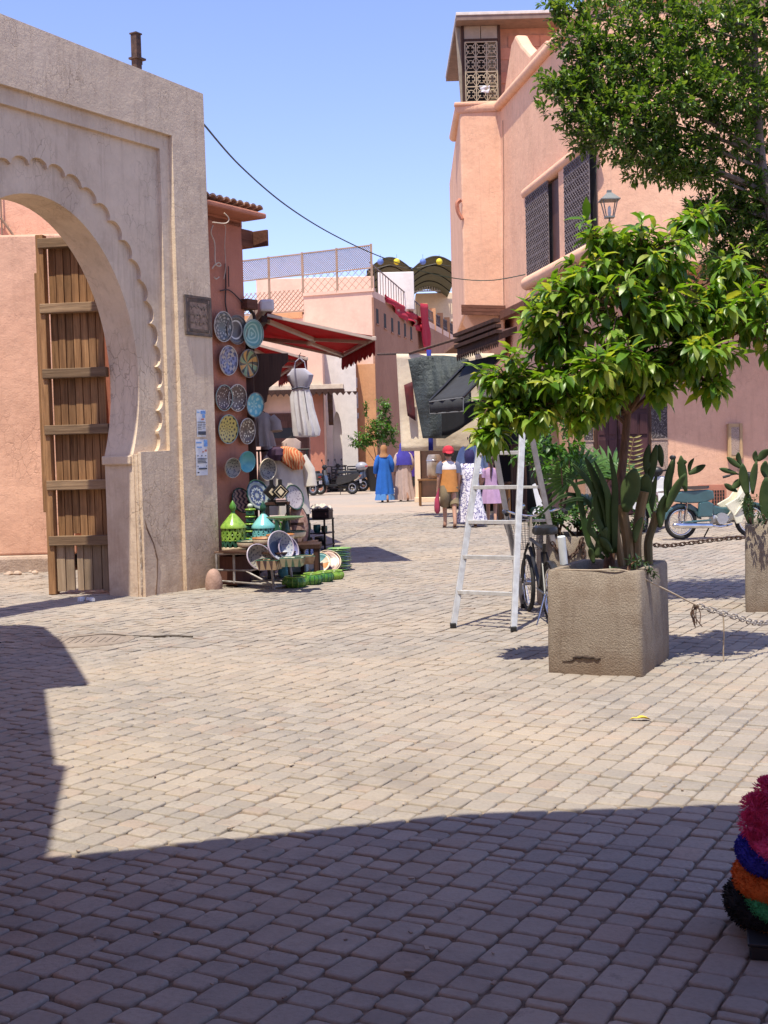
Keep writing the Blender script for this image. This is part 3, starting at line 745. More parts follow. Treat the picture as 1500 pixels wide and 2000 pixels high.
aw1 = awning('nearer red folding awning with scalloped valance, over the ceramics shop', .32, 3.1, .30, 1.63, zm=3.22, zf=2.92)
aw2 = awning('farther smaller red folding awning behind the white hanging dress', 4.2, 8.6, .33, 1.25, zm=3.25, zf=2.98)
tb = street(5.6, 1.0, 2.93)
m = M(); m.tube([(tb.x - .1, tb.y, tb.z), (tb.x + .42, tb.y - .06, tb.z)], .022, 8)
tag(m.build('tube_lamp', mat('white_tube', (.85, .82, .8), .4, bump=0), smooth=True), 'short white tube lamp fixed under the farther red awning', 'lamp')

# ---- clothes
def garment_rings(cx, cy, zs, folds=7, amp=.12, ph=0, n=40):
    out = []
    for z, rx, ry, off in zs:
        k = max(0, min(1, (zs[0][0] - z) / max(.01, zs[0][0] - zs[-1][0])))
        out.append([(cx + off + rx * math.cos(a) * (1 + amp * k * math.sin(folds * a + ph)), cy + ry * math.sin(a) * (1 + amp * k * math.sin(folds * a + ph + 1)), z) for a in [2 * PI * j / n for j in range(n)]])
    return out
def cloth(name, col, trans=.25, col2=None, bs=90): return mat(name, col, .9, col2=col2 or dk(col, .85), trans=trans, bump=.2, bs=bs, ns=9)
DRESSW = cloth('white_cotton', (.82, .80, .82), .35); SHADEW = cloth('shaded_white_cotton', (.50, .48, .55), .3)  # bodice grey holds the shade on the upper part of the dress
dp = W(588, 787, 19.15)
dr = thing('hanging_dress', 'long white sleeveless dress with dark waist tie hung from the red awning', 'dress', tuple(dp))
m = M(); m.loft(garment_rings(0, 0, [(.52, .10, .07, -.02), (.42, .2, .10, 0), (.32, .17, .09, 0), (.22, .12, .075, 0), (.1, .16, .1, .0), (-.1, .165, .125, .02), (-.28, .175, .14, .05), (-.42, .185, .15, .07), (-.5, .17, .14, .07), (-.52, .12, .1, .07)], 11, .2)); m.build('skirt', DRESSW, dr, smooth=True)
m = M(); m.loft(garment_rings(0, -.006, [(.51, .105, .078, -.02), (.42, .205, .108, 0), (.32, .175, .097, 0), (.235, .128, .083, 0)], 5, .03), cap=False); m.build('bodice', SHADEW, dr, smooth=True)
m = M(); m.tube([(.13 * math.cos(a), .09 * math.sin(a), .225 + .01 * math.sin(3 * a)) for a in [2 * PI * k / 20 for k in range(20)]], .014, 6, closed=True); m.tube(curve([(.05, -.1, .22), (.08, -.13, .0), (.1, -.17, -.16)]), .007, 5); m.build('waist_tie', mat('dark_ribbon', (.1, .1, .14), .8), dr)
for s_ in (-1, 1):
    m = M(); m.tube([(s_ * .09, 0, .51), (s_ * .07, 0, .62), (0, 0, .68)], .009, 5); m.build('strap', SHADEW, dr)
m = M(); m.tube([(0, 0, .66), (.0, .0, .73), (.02, 0, .76)], .006, 5); m.build('hanger', BLACKM, dr)

def robe(name, label, px, py, Y, wd, ht, mt, sleeves=True, folds=9, group=None):
    p = W(px, py, Y); t = thing(name, label, 'garment', tuple(p), .25, group)
    m = M(); m.loft(garment_rings(0, 0, [(0, .07, .05, 0), (-.06, wd * .5, .07, 0), (-.2 * ht, wd * .46, .09, 0), (-.6 * ht, wd * .5, .11, 0), (-ht, wd * .56, .13, .01)], folds, .16)); m.build('body', mt, t, smooth=True)
    if sleeves:
        for s_ in (-1, 1):
            m = M(); m.tube([(s_ * wd * .42, 0, -.07), (s_ * wd * .62, -.02, -.3 * ht), (s_ * wd * .64, -.04, -.56 * ht)], [.07, .075, .085], 10); m.build('sleeve', mt, t, smooth=True)
    m = M(); m.tube([(-wd * .35, 0, -.04), (0, 0, .03), (wd * .35, 0, -.04)], .008, 5); m.tube([(0, 0, .03), (.01, 0, .1)], .005, 4); m.build('hanger', BLACKM, t)
    return t
IV = cloth('ivory_cotton', (.80, .73, .64), .3); GREYB = cloth('grey_beige_linen', (.36, .30, .27), .25); PINKB = cloth('pale_pink_cotton', (.60, .46, .42), .3)
robe('hanging_robe', 'long ivory robe hung on the clothes rack behind the stall', 558, 882, 15.55, .46, .78, IV)
robe('hanging_tunic', 'grey beige tunic hung at the shop corner below the plates', 511, 806, 15.6, .26, .42, GREYB)
robe('hanging_sheet', 'plain grey scarf hung low behind the cream bowl', 521, 868, 15.9, .16, .72, cloth('grey_scarf', (.42, .38, .38), .25), sleeves=False, folds=4)
robe('hanging_gown', 'pale pink gown hung beneath the white dress', 569, 856, 19, .30, .95, PINKB, sleeves=False)
STR = NB('striped_scarf'); v_ = STR.co(); x_ = STR.n('SeparateXYZ', None, Vector=STR.vmath('ADD', v_, STR.scale(STR.noise(v_, 6, 3, out='Color'), .12)))
c_ = STR.mix(STR.ramp(STR.math('SINE', STR.math('MULTIPLY', x_.outputs[0], 190)), -.2, .2), (.50, .10, .03), (.56, .30, .14)); STR.set(Base_Color=c_, Roughness=.9)
sp_ = W(562, 886, 15.45); t = thing('striped_scarf', 'orange and rust striped scarf draped over the ivory robe', 'scarf', tuple(sp_))
m = M(); m.loft(garment_rings(0, 0, [(.09, .03, .03, -.04), (.07, .11, .08, -.02), (.0, .15, .11, .02), (-.1, .14, .1, .06), (-.2, .05, .05, .11)], 5, .25)); m.build('cloth', STR.m, t, smooth=True)
sp_ = W(541, 884, 15.4); t = thing('dark_scarf', 'bundle of dark purple scarves beside the orange striped scarf', 'scarf', tuple(sp_))
m = M(); m.loft(garment_rings(0, 0, [(.07, .03, .03, 0), (.04, .10, .07, 0), (-.03, .11, .08, 0), (-.1, .05, .04, 0)], 4, .3)); m.build('cloth', cloth('purple_cloth', (.06, .03, .06), .1), t, smooth=True)
cr1 = W(548, 900, 15.72); m = M()
gx = cr1.x
for x in (-.27, .33): m.tube([(gx + x, 15.72, 0), (gx + x, 15.72, 1.52)], .014, 6)
m.tube([(gx - .3, 15.72, 1.52), (gx + .36, 15.72, 1.52)], .013, 6)
for x in (-.27, .33): m.tube([(gx + x, 15.5, .02), (gx + x, 15.95, .02)], .014, 6)
tag(m.build('clothes_rack', BLACKM), 'thin black metal clothes rack carrying the ivory robe', 'rack')
# ------------------------------------------------------------------ pottery stall in front of the shop
GREEN = NB('green_majolica'); v_ = GREEN.co()
c_ = GREEN.mix(GREEN.ramp(GREEN.noise(v_, 14, 5, .7), .4, .65), (.10, .26, .035), (.03, .12, .02)); GREEN.set(Base_Color=c_, Roughness=.22); GREEN = GREEN.m
LIME = mat('lime_glaze', (.24, .38, .06), .2, col2=(.10, .22, .03), ns=18, bump=.12, contrast=(.45, .7))
DKG = mat('dark_green_glaze', (.012, .05, .03), .25, col2=(.03, .10, .06), ns=14, bump=.1)
BLKG = mat('black_glaze', (.015, .013, .013), .3, bump=.1)
COB = platemat('cobalt_bowl_inside', (.34, .36, .40), (.07, .09, .20), n=8, k=12, mode='dot', thr=.12, rings=((0, .45, (.12, .16, .24)),), R=.17)
LAV = mat('pale_lilac_glaze', (.42, .38, .42), .3, col2=(.34, .28, .34), ns=12)
WAVE = platemat('wavy_stripe', (.38, .26, .15), (.06, .03, .03), n=4, k=12, mode='wave', thr=.1)
WAVEP = platemat('wavy_pink', (.48, .27, .20), (.06, .03, .04), n=4, k=11, mode='wave', thr=.0)
def rim_ring(R_, z, r_, mt, par, nm='rim'):
    m = M(); m.tube([(R_ * math.cos(a), R_ * math.sin(a), z) for a in [2 * PI * k / 28 for k in range(28)]], r_, 6, closed=True); return m.build(nm, mt, par, smooth='all')

rk = thing('metal_rack', 'low stepped grey metal rack holding lanterns and bowls at the stall', 'rack', (-1.80, 14.16, 0), math.atan2(-.55, .78))
RG = mat('grey_painted_steel', (.34, .32, .31), .5, col2=(.2, .17, .15), metal=.2, ns=16)
def rpart(nm, *segs, r=.011):
    for a, b_ in segs: m = M(); m.tube([a, b_], r, 6); m.build(nm, RG, rk)
rpart('rail', ((0, -.16, .07), (.86, -.16, .05)), ((0, -.16, .19), (.5, -.16, .2)), ((.5, -.16, .2), (1.02, -.16, .31)), ((0, .16, .07), (.86, .16, .05)), ((.0, -.16, .37), (.68, -.16, .39)), ((0, .16, .37), (.68, .16, .39)))
rpart('leg', ((.0, -.16, .0), (0, -.16, .37)), ((.26, -.16, .05), (.26, -.16, .38)), ((.83, -.16, 0), (.8, -.16, .27)), ((.83, .16, 0), (.8, .16, .27)), ((0, .16, 0), (0, .16, .37)), r=.014)
rpart('brace', ((.45, -.17, .19), (.8, -.17, .06)), ((.83, -.16, .03), (.83, .16, .03)), ((.8, -.16, .26), (.8, .16, .26)))
M().bb((-.03, -.17, .375), (.70, .17, .395)).build('shelf_board', woodmat('shelf_wood', (.20, .12, .09), (.1, .06, .045), axis='x'), rk, bevel=.004)
M().bb((-.01, -.1, .02), (.24, .14, .34)).build('crate_panel', woodmat('crate_wood', (.13, .055, .04), (.08, .035, .025)), rk, bevel=.004)
T = rk.matrix_basis
def rp(x, y, z): return tuple(T @ Vector((x, y, z)))

def lantern(label, p, R_, hb, hl, glaze, par_group):
    t = thing('ceramic_lantern', label, 'lantern', p, rnd.random(), par_group)
    m = M(); m.lathe([(R_ * 1.08, 0), (R_ * 1.1, .012), (R_ * 1.08, .03), (R_, .035)], 28); m.build('base_ring', CRM if glaze is LIME else glaze, t, smooth=True)
    N_ = 14; zs = [.035, .035 + hb * .33, .035 + hb * .62, .035 + hb * .97]
    for row in range(3):   # openwork drum: crossing straps with real holes
        m = M()
        for k in range(N_):
            a0 = 2 * PI * (k + .5 * (row % 2)) / N_
            for d in (-1, 1):
                a1 = a0 + d * PI / N_
                m.bar((R_ * math.cos(a0), R_ * math.sin(a0), zs[row]), (R_ * math.cos(a1), R_ * math.sin(a1), zs[row + 1]), .022, .02, up=(math.cos(a0), math.sin(a0), 0))
        m.build('openwork_band', DKG if (glaze is LIME and row == 0) else glaze, t)
    for z in zs[1:]: rim_ring(R_, z, .009, glaze, t, 'ring')
    z0 = zs[3]
    m = M(); m.lathe([(R_ * 1.0, z0 - .01), (R_ * 1.16, z0), (R_ * 1.15, z0 + .02), (R_ * 1.02, z0 + .045), (R_ * .62, z0 + hl * .62), (R_ * .28, z0 + hl * .9), (R_ * .16, z0 + hl), (.001, z0 + hl)], 28); m.build('lid', glaze, t, smooth=True)
    z1 = z0 + hl
    m = M(); m.lathe([(R_ * .2, z1 - .005), (R_ * .16, z1 + .02), (R_ * .30, z1 + .05), (R_ * .30, z1 + .08), (R_ * .14, z1 + .12), (.001, z1 + .145)], 18); m.build('finial', DKG if glaze is not LIME else GREEN, t, smooth=True)
    m = M(); m.lathe([(R_ * .9, .036), (R_ * .9, .04)], 16); m.build('floor', BLKG, t)
    return t
ln1 = W(457, 1068, 14.25); lantern('lime green openwork pottery lantern with pointed lid, on the stall shelf by the pier', (ln1.x, 14.25, .397), .128, .22, .17, LIME, 'openwork lanterns on the stall')
ln2 = W(516, 1060, 14.55); lantern('turquoise openwork pottery lantern with pointed lid, right of the lime green one', (ln2.x, 14.55, .42), .123, .17, .17, TUR, 'openwork lanterns on the stall')
sp = thing('stall_bench', 'low dark wooden bench behind the front rack of the pottery stall', 'bench', (ln2.x + .15, 14.72, 0))
M().bb((-.45, -.2, .36), (.5, .22, .415)).build('top', DARKWOOD, sp, bevel=.005)
for x in (-.4, .45):
    for y in (-.16, .18): M().bb((x - .025, y - .025, 0), (x + .025, y + .025, .36)).build('leg', DARKWOOD, sp)
dm = W(492, 1058, 14.36); t = thing('small_dome_lid', 'small green ribbed dome lid between the two lanterns', 'lid', (dm.x, 14.36, .397))
m = M(); m.lathe([(.11, 0), (.115, .01), (.1, .06), (.06, .10), (.02, .118), (.001, .12)], 28, flute=.04, fn=14); m.build('dome', mat('sea_green_glaze', (.07, .24, .16), .25, col2=(.12, .30, .2), ns=16), t, smooth=True)
m = M(); m.ell((0, 0, .125), (.018, .018, .015), 8, 6); m.build('knob', DKG, t, smooth=True)
# cream dishes in a row along the shelf edge
for i, (px, py, Y) in enumerate(((490, 1070, 14.0), (520, 1064, 13.9), (548, 1058, 13.8), (572, 1051, 14.3))):
    p = W(px, py, Y)
    t = thing('cream_dish', ('cream low dish with green line at the left end of the row', 'cream low dish, second in the row on the shelf edge', 'cream low dish with orange lip, behind the blue bowls', 'cream low dish with dark green rim at the right end of the row')[i], 'dish', (p.x, Y, p.z - .0), 0, 'cream dishes along the shelf edge')
    m = M(); m.lathe([(.001, 0), (.09, 0), (.14, .02), (.155, .055), (.15, .075), (.135, .07), (.125, .03), (.001, .012)], 28); m.build('dish', CRM, t, smooth=True)
    rim_ring(.15, .077, .008, (DKG, mat('orange_glaze', (.5, .2, .06), .3), mat('orange_glaze', (.5, .2, .06), .3), DKG)[i], t)
tr_ = thing('tray_board', 'thin dark board carrying the cream dishes', 'board', rp(.42, -.12, .395), rk.rotation_euler.z)
M().bb((-.3, -.13, .003), (.6, .12, .02)).build('board', DARKWOOD, tr_)
# tilted bowls and dishes on the lower step
def tilted_bowl(label, px, py, Y, R_, mi, mo, nrm, dep=.6, group='patterned bowls tilted on the lower rack'):
    p = W(px, py, Y); t = thing('patterned_bowl', label, 'bowl', tuple(p), 0, group); t.matrix_basis = TR(p, nrm, (0, 0, 1)) @ Matrix.Translation((0, 0, -R_ * dep)); bowl_mesh(R_, R_ * dep, mi, mo, t); rim_ring(R_ * 1.02, R_ * dep, .008, LAV, t)
tilted_bowl('dark inked bowl tilted on the lower rack, left of the blue one', 507, 1088, 13.42, .145, INK, CRM, (.55, -.75, .42))
tilted_bowl('large blue patterned bowl tilted upright on the lower rack', 549, 1066, 13.36, .16, COB, LAV, (.62, -.72, .3), .75)
tilted_bowl('plain lilac blue bowl leaning behind the large blue bowl', 564, 1072, 13.5, .135, mat('blue_glaze', (.14, .16, .32), .3, col2=(.22, .2, .36)), LAV, (.7, -.65, .3))
def dish_box(label, px, py, Y, L_, mt, rzz, hgt_=.10, flare=1.25):
    p = W(px, py, Y); t = thing('long_dish', label, 'dish', tuple(p), rzz, 'long dishes lying on the lower rack')
    b = L_ / 2; d = .085
    m = M(); o_ = [(-b, -d), (b, -d), (b, d), (-b, d)]
    m.loft([[(x, y, 0) for x, y in o_], [(x * flare, y * flare, hgt_) for x, y in o_], [(x * flare * .95, y * flare * .9, hgt_) for x, y in o_], [(x * .94, y * .85, .015) for x, y in o_]]); m.build('dish', mt, t, bevel=.006)
    m = M(); m.tube([(x * flare * .975, y * flare * .95, hgt_ + .002) for x, y in o_], .007, 5, closed=True); m.build('rim', DKG, t)
dish_box('long dish with brown wavy stripes on the lower rack', 528, 1112, 13.3, .2, WAVE, -.3)
dish_box('long green striped dish resting on the rack end', 572, 1106, 13.2, .2, platemat('green_stripe', (.30, .27, .16), (.05, .12, .07), n=2, k=9, mode='wave', thr=.1), -.1, .09)
dish_box('long tan dish with dark scrolls at the rack end', 594, 1101, 13.4, .17, mat('tan_glaze', (.36, .25, .15), .4, col2=(.2, .12, .06), ns=30), .2, .08)
# things on the ground
wb = G(578, 1124); t = thing('tiled_box', 'white and turquoise tiled box standing behind the green bowls', 'box', (wb.x, wb.y, 0), -.1)
M().bb((-.17, -.1, 0), (.15, .1, .05)).build('base', DKG, t); M().bb((-.155, -.09, .05), (.145, .09, .16)).build('body', mat('white_tile', (.55, .62, .62), .3, col2=(.4, .55, .56), ns=22), t, bevel=.004)
m = M(); m.bb((-.165, -.1, .16), (.155, .1, .175)); m.build('lid', TUR, t, bevel=.004)
tb_ = G(553, 1130); t = thing('turquoise_vase', 'small turquoise vase lying beside the rack leg', 'vase', (tb_.x, tb_.y + .15, 0))
m = M(); m.lathe([(.001, 0), (.05, 0), (.075, .05), (.07, .1), (.035, .15), (.04, .17), (.03, .165)], 20); m.build('body', TUR, t, smooth=True); rim_ring(.038, .17, .006, DKG, t)
GB = [(575, 1149, .140, .115, 'largest leaf green ribbed bowl at the front of the row'), (609, 1143, .115, .12, 'darker green ribbed bowl, second in the row from the front'), (633, 1138, .105, .115, 'green ribbed bowl, third in the row from the front'), (654, 1133, .10, .10, 'small light green ribbed bowl at the far right of the row')]
for i, (px, py, R_, h_, lb) in enumerate(GB):
    p = G(px, py); t = thing('green_bowl', lb, 'bowl', (p.x, p.y + R_, -.001), rnd.random(), 'green ribbed bowls on the ground')
    gl = (LIME, GREEN, GREEN, LIME)[i]
    m = M(); m.lathe([(.001, .003), (R_ * .75, .002), (R_ * .98, h_ * .3), (R_ * 1.02, h_ * .55), (R_ * .9, h_ * .85), (R_ * .80, h_)], 42, flute=.03, fn=14); m.build('outside', GREEN if i == 0 else gl, t, smooth=True)
    m = M(); m.lathe([(R_ * .79, h_), (R_ * .85, h_ * .8), (R_ * .9, h_ * .5), (R_ * .6, h_ * .14), (.001, h_ * .1)], 42); m.build('inside', DKG, t, smooth=True)
    rim_ring(R_ * .80, h_, .010, LIME, t)
    for k in range(14):
        a = 2 * PI * k / 14; m = M(); m.tube([(R_ * q * math.cos(a), R_ * q * math.sin(a), h_ * z) for q, z in ((.8, .05), (1.0, .3), (1.035, .55), (.92, .85))], .006, 4); m.build('rib', DKG if i in (1, 2) else LIME, t)
ps = G(662, 1116)
STK = [(.04, .12, .03), (.03, .10, .05), (.035, .16, .14), (.05, .14, .03), (.02, .08, .04), (.10, .22, .05)]
for i in range(13):
    t = thing('green_plate', ('bottom plate of the green stack on the ground beside the stall' if i == 0 else 'lime topped plate on top of the green stack beside the stall' if i == 12 else '%s glazed plate of the ground stack, %s from the bottom' % (('leaf green', 'dark green', 'teal', 'green', 'near black green', 'lime green')[i % 6], ('', 'second', 'third', 'fourth', 'fifth', 'sixth', 'seventh', 'eighth', 'ninth', 'tenth', 'eleventh', 'twelfth')[i])), 'plate', (ps.x + rnd.uniform(-.008, .008), ps.y + .14, .004 + i * .0215), 0, 'green plates stacked on the ground')
    r_ = .15 + rnd.uniform(-.008, .006)
    m = M(); m.lathe([(.001, 0), (.10, 0), (r_, .014), (r_, .019), (.1, .006), (.001, .006)], 26); m.build('plate', mat('stack_glaze_%d' % (i % 6), STK[i % 6], .25, bump=.05) if i < 12 else LIME, t, smooth=True)
    rim_ring(r_, .017, .004, (GREEN, DKG, LIME)[i % 3], t)
for i, (px, py, R_, mt, lb) in enumerate(((622, 1102, .15, platemat('plate_orange_quarters', (.48, .22, .09), (.52, .44, .34), ink2=(.05, .18, .2), n=4, k=7, mode='seg', thr=.1), 'plate with orange and cream quarters leaning in the middle of the stall'), (640, 1100, .16, platemat('plate_brown_scroll', (.40, .26, .20), (.10, .05, .05), n=5, k=15, swirl=5, mode='ring', thr=.3), 'pinkish plate with brown scrolls leaning behind the green bowls'), (612, 1083, .13, platemat('plate_blue_net', (.36, .38, .46), (.05, .07, .25), n=16, k=14, mode='petal', thr=.1), 'small blue and white plate leaning at the rear of the stall'))):
    p = G(px, py + 20); Y = p.y + .12; p = Vector((p.x, Y, R_ * .80)); t = thing('leaning_plate', lb, 'plate', tuple(p), 0, 'plates leaning on the ground'); t.matrix_basis = TR(p, (.25 * (i - 1) + .1, -.75, .62), (1, 0, 0)); plate_mesh(R_, R_ * .15, 'dish', mt, t); rim_ring(R_, R_ * .15, .006, CRM, t)
# back of the stall
for px, py, R_, mt, lb in ((470, 978, .15, WAVEP, 'pink plate with dark wavy lines standing behind the lime lantern'), (502, 968, .185, platemat('plate_blue_white_rays', (.07, .075, .10), (.42, .45, .42), ink2=(.03, .05, .14), n=13, k=16, swirl=3, mode='ring', thr=.45, rings=((.75, .95, (.3, .34, .3)),)), 'large dark blue and white plate standing behind the turquoise lantern'), (573, 972, .15, platemat('plate_grey_mosaic', (.38, .33, .33), (.17, .13, .15), n=10, k=12, mode='dot', thr=.1), 'big pale mosaic plate leaning below the ivory robe')):
    p = W(px, py, 14.95); t = thing('standing_plate', lb, 'plate', tuple(p), 0, 'large plates standing at the back of the stall'); t.matrix_basis = TR(p, (.75, -.6, .25), (0, 0, 1)); plate_mesh(R_, R_ * .14, 'dish', mt, t); rim_ring(R_, R_ * .14, .007, DKG, t)
bs = W(505, 1030, 15.05); t = thing('back_shelf', 'dark wooden shelf behind the lanterns holding tall plates', 'shelf', (bs.x, 15.05, 0))
M().bb((-.22, -.12, .62), (.55, .12, .65)).build('board', DARKWOOD, t); 
for x in (-.2, .15, .52): M().bb((x - .02, -.1, 0), (x + .02, .1, .62)).build('upright', DARKWOOD, t)
lt = W(490, 1032, 14.75); t = thing('candle_tower', 'tall narrow dark green pierced candle tower between the lanterns', 'lantern', (lt.x, 14.75, .42))
for i in range(5):
    M().bb((-.05, -.05, i * .085), (.05, .05, i * .085 + .05)).build('block', DKG, t, bevel=.01); rim_ring(.055, i * .085 + .067, .012, LIME, t, 'ring')
m = M(); m.ell((0, 0, .45), (.035, .035, .03), 10, 6); m.build('cap', mat('pale_cap', (.5, .55, .45), .3), t, smooth=True)
for px, Y, lb, k in ((531, 14.7, 'black diamond shaped bottle vase, left of the pair', 0), (548, 14.62, 'black diamond shaped bottle with cream lozenge, right of the pair', 1)):
    p = W(px, 978, Y); t = thing('diamond_vase', lb, 'vase', (p.x, Y, p.z), .25, 'black diamond vases')
    m = M(); m.prism([(0, 0), (.105, .105), (.02, .19), (.02, .25), (-.02, .25), (-.02, .19), (-.105, .105)], -.035, .035, Matrix.Rotation(PI / 2, 4, 'X')); m.build('body', BLKG, t, bevel=.008)
    m = M(); m.prism([(0, .06), (.04, .105), (0, .15), (-.04, .105)], .036, .041, Matrix.Rotation(PI / 2, 4, 'X')); m.build('lozenge', CRM, t)
    if k:
        m = M(); q = [(0, -.039, .025), (.075, -.039, .105), (0, -.039, .18), (-.075, -.039, .105)]; m.tube(q, .004, 4, closed=True); m.build('outline', CRM, t)
    M().bb((-.05, -.03, -.06), (.05, .03, .01)).build('foot', BLKG, t)
st_ = W(548, 1012, 14.7); t = thing('vase_stand', 'narrow dark stand carrying the two diamond vases', 'stand', (st_.x - .03, 14.7, 0))
M().bb((-.14, -.09, .88), (.14, .09, .91)).build('top', DARKWOOD, t)
for x in (-.12, .12):
    for y in (-.07, .07): M().bb((x - .015, y - .015, 0), (x + .015, y + .015, .88)).build('leg', BLACKM, t)
M().bb((-.13, -.08, .42), (.13, .08, .44)).build('shelf', DARKWOOD, t)
p = W(548, 987, 14.5); t = thing('wrapped_soap', 'small pink and grey striped packet on the vase stand', 'packet', (p.x, 14.58, .912)); M().bb((-.06, -.03, 0), (.06, .03, .04)).build('body', mat('pink_packet', (.45, .3, .28), .6), t, bevel=.008); M().bb((-.061, -.031, .015), (.061, .031, .024)).build('band', BLKG, t)
for px, py, lb in ((540, 1022, 'dark green S-curved jug under the diamond vases'), (528, 1016, 'slim dark green bottle left of the curved jug')):
    p = W(px, py, 14.45); t = thing('green_jug', lb, 'jug', (p.x, 14.52, .44), 0)
    m = M(); m.lathe([(.001, 0), (.04, 0), (.06, .06), (.055, .12), (.025, .2), (.022, .26), (.035, .29), (.025, .285)], 18); m.build('body', DKG, t, smooth=True)
    m = M(); m.tube(curve([(.05, 0, .1), (.11, 0, .16), (.1, 0, .24), (.03, 0, .26)]), .009, 6); m.build('handle', GREEN, t, smooth=True)
p = W(557, 1016, 14.2); t = thing('flat_green_platter', 'wide flat light green platter jutting out beside the turquoise lantern', 'platter', tuple(p), 0)
m = M(); m.lathe([(.001, 0), (.1, .0), (.21, .03), (.215, .04), (.1, .012), (.001, .01)], 28); m.build('platter', mat('celadon_glaze', (.16, .24, .13), .25, col2=(.10, .17, .08)), t, smooth=True); m = M(); m.lathe([(.06, -.2), (.05, -.1), (.03, 0)], 16); m.build('foot', DKG, t)
# black metal shelves with boxes and vases
p = G(612, 1075); BSX, BSY = p.x, p.y + .3
t = thing('black_shelf_unit', 'small black metal shelf unit at the right end of the stall', 'shelf', (BSX, BSY, 0), -.35)
for x in (-.22, .25):
    for y in (-.17, .17): M().bb((x - .012, y - .012, 0), (x + .012, y + .012, .47)).build('upright', BLACKM, t)
for z in (.06, .24, .455): M().bb((-.24, -.19, z), (.27, .19, z + .018)).build('shelf', BLACKM, t)
SU = t.matrix_basis
def su(x, y, z): return tuple(SU @ Vector((x, y, z)))
t = thing('green_amphora', 'tall dark green amphora standing on the black shelf unit', 'vase', su(-.14, -.02, .474))
m = M(); m.lathe([(.001, 0), (.035, 0), (.05, .06), (.085, .2), (.082, .26), (.04, .32), (.016, .37), (.014, .47), (.02, .49)], 22); m.build('body', DKG, t, smooth=True); rim_ring(.02, .49, .006, DKG, t)
t = thing('leather_box', 'dark brown studded leather box on the black shelf unit', 'box', su(.15, -.0, .474), -.3)
M().bb((-.14, -.1, 0), (.14, .1, .15)).build('body', mat('dark_leather', (.045, .025, .022), .55, bump=.4), t, bevel=.01); M().bb((-.143, -.103, .1), (.143, .103, .118)).build('strap', BLKG, t)
M().bb((.08, -.108, .05), (.11, -.1, .09)).build('clasp', CHROME, t)
t = thing('white_cloth', 'crumpled white cloth heaped on the leather box', 'cloth', su(.1, .02, .626))
m = M(); m.grid(lambda u, v: ((u - .5) * .36, (v - .5) * .2, .05 * math.sin(u * PI) * math.sin(v * PI) + .02 * math.sin(u * 17 + v * 6) + .015 * math.sin(v * 19)), 16, 10); m.build('cloth', IV, t, smooth=True, solid=.006)
for x, z, lb, R_, mt in ((-.1, .26, 'black round pot on the middle of the shelf unit', .075, BLKG), (.08, .26, 'teal tumbler pot on the middle of the shelf unit', .06, mat('teal_glaze', (.02, .12, .11), .25)), (.2, .26, 'dark green tumbler pot at the right of the shelf unit', .05, DKG), (-.08, .08, 'black bowl low in the shelf unit', .08, BLKG), (.13, .08, 'wide black bowl low in the shelf unit with pale lip', .095, BLKG)):
    t = thing('small_pot', lb, 'pot', su(x, -.06, z)); hh = R_ * 1.9 if z > .2 else R_ * 1.2
    m = M(); m.lathe([(.001, 0), (R_ * .7, 0), (R_, hh * .4), (R_ * .95, hh * .85), (R_ * .9, hh), (R_ * .8, hh * .9), (.001, hh * .3)], 20); m.build('body', mt, t, smooth=True); rim_ring(R_ * .9, hh, .005, CRM if 'pale' in lb else mt, t)
p = G(628, 1092); t = thing('black_basin', 'black glazed basin on the ground before the shelf unit', 'basin', (p.x, p.y + .1, 0))
m = M(); m.lathe([(.001, 0), (.09, 0), (.12, .06), (.125, .11), (.11, .11), (.09, .03), (.001, .02)], 22); m.build('body', BLKG, t, smooth=True); rim_ring(.118, .11, .008, mat('ink_blue_glaze', (.02, .03, .07), .25), t)
pg = W(566, 1000, 15.1); t = thing('floral_cushion', 'mottled brown and pink cushion leaning below the mosaic plate', 'cushion', (pg.x + .08, 15.0, .42))
m = M(); m.ell((0, 0, .16), (.15, .07, .28), 16, 10); m.build('cover', mat('brown_floral', (.20, .09, .07), .9, col2=(.42, .28, .22), ns=22), t, smooth=True); m = M(); m.tube([(.15 * math.cos(a), 0, .16 + .28 * math.sin(a)) for a in [2 * PI * k / 20 for k in range(20)]], .008, 5, closed=True); m.build('piping', BLACK, t)
t = thing('low_table', 'low dark table under the floral cushion at the back of the stall', 'table', (pg.x + .08, 15.05, 0)); M().bb((-.2, -.15, .36), (.25, .15, .42)).build('top', DARKWOOD, t)
for x in (-.17, .22):
    for y in (-.12, .12): M().bb((x - .02, y - .02, 0), (x + .02, y + .02, .36)).build('leg', DARKWOOD, t)
# ------------------------------------------------------------------ terrace house closing the view
BC = Vector((-.22, 50, 0)); BD = Vector((4.5, 21, 0)).normalized(); BN = Vector((BD.y, -BD.x, 0))   # corner, lane side, its outward normal
FDv = Vector((-5.4, 2.0, 0)).normalized(); FN = Vector((-.35, -.94, 0)).normalized()
FN = Vector((FDv.y, -FDv.x, 0)); FN = FN if FN.y < 0 else -FN
tb = thing('terrace_house', 'pale pink house with latticed roof terrace and brown lane side', 'house', tuple(BC))
def bl(p): return (p[0] - BC.x, p[1] - BC.y)
fl = BC + FDv * 3.0; fl2 = BC + FDv * 6.2
M().prism([bl(p) for p in (fl, BC, BC + BD * 23, BC + BD * 23 + Vector((-9, 2, 0)), fl + Vector((0, 18, 0)))], -.1, 7.92).build('wall', PALE, tb, bevel=.03)
M().prism([bl(p) for p in (fl2, fl + FDv * .004, fl + FDv * .004 + Vector((0, 17, 0)), fl2 + Vector((0, 17, 0)))], -.1, 7.15).build('low_wall', PALE, tb)
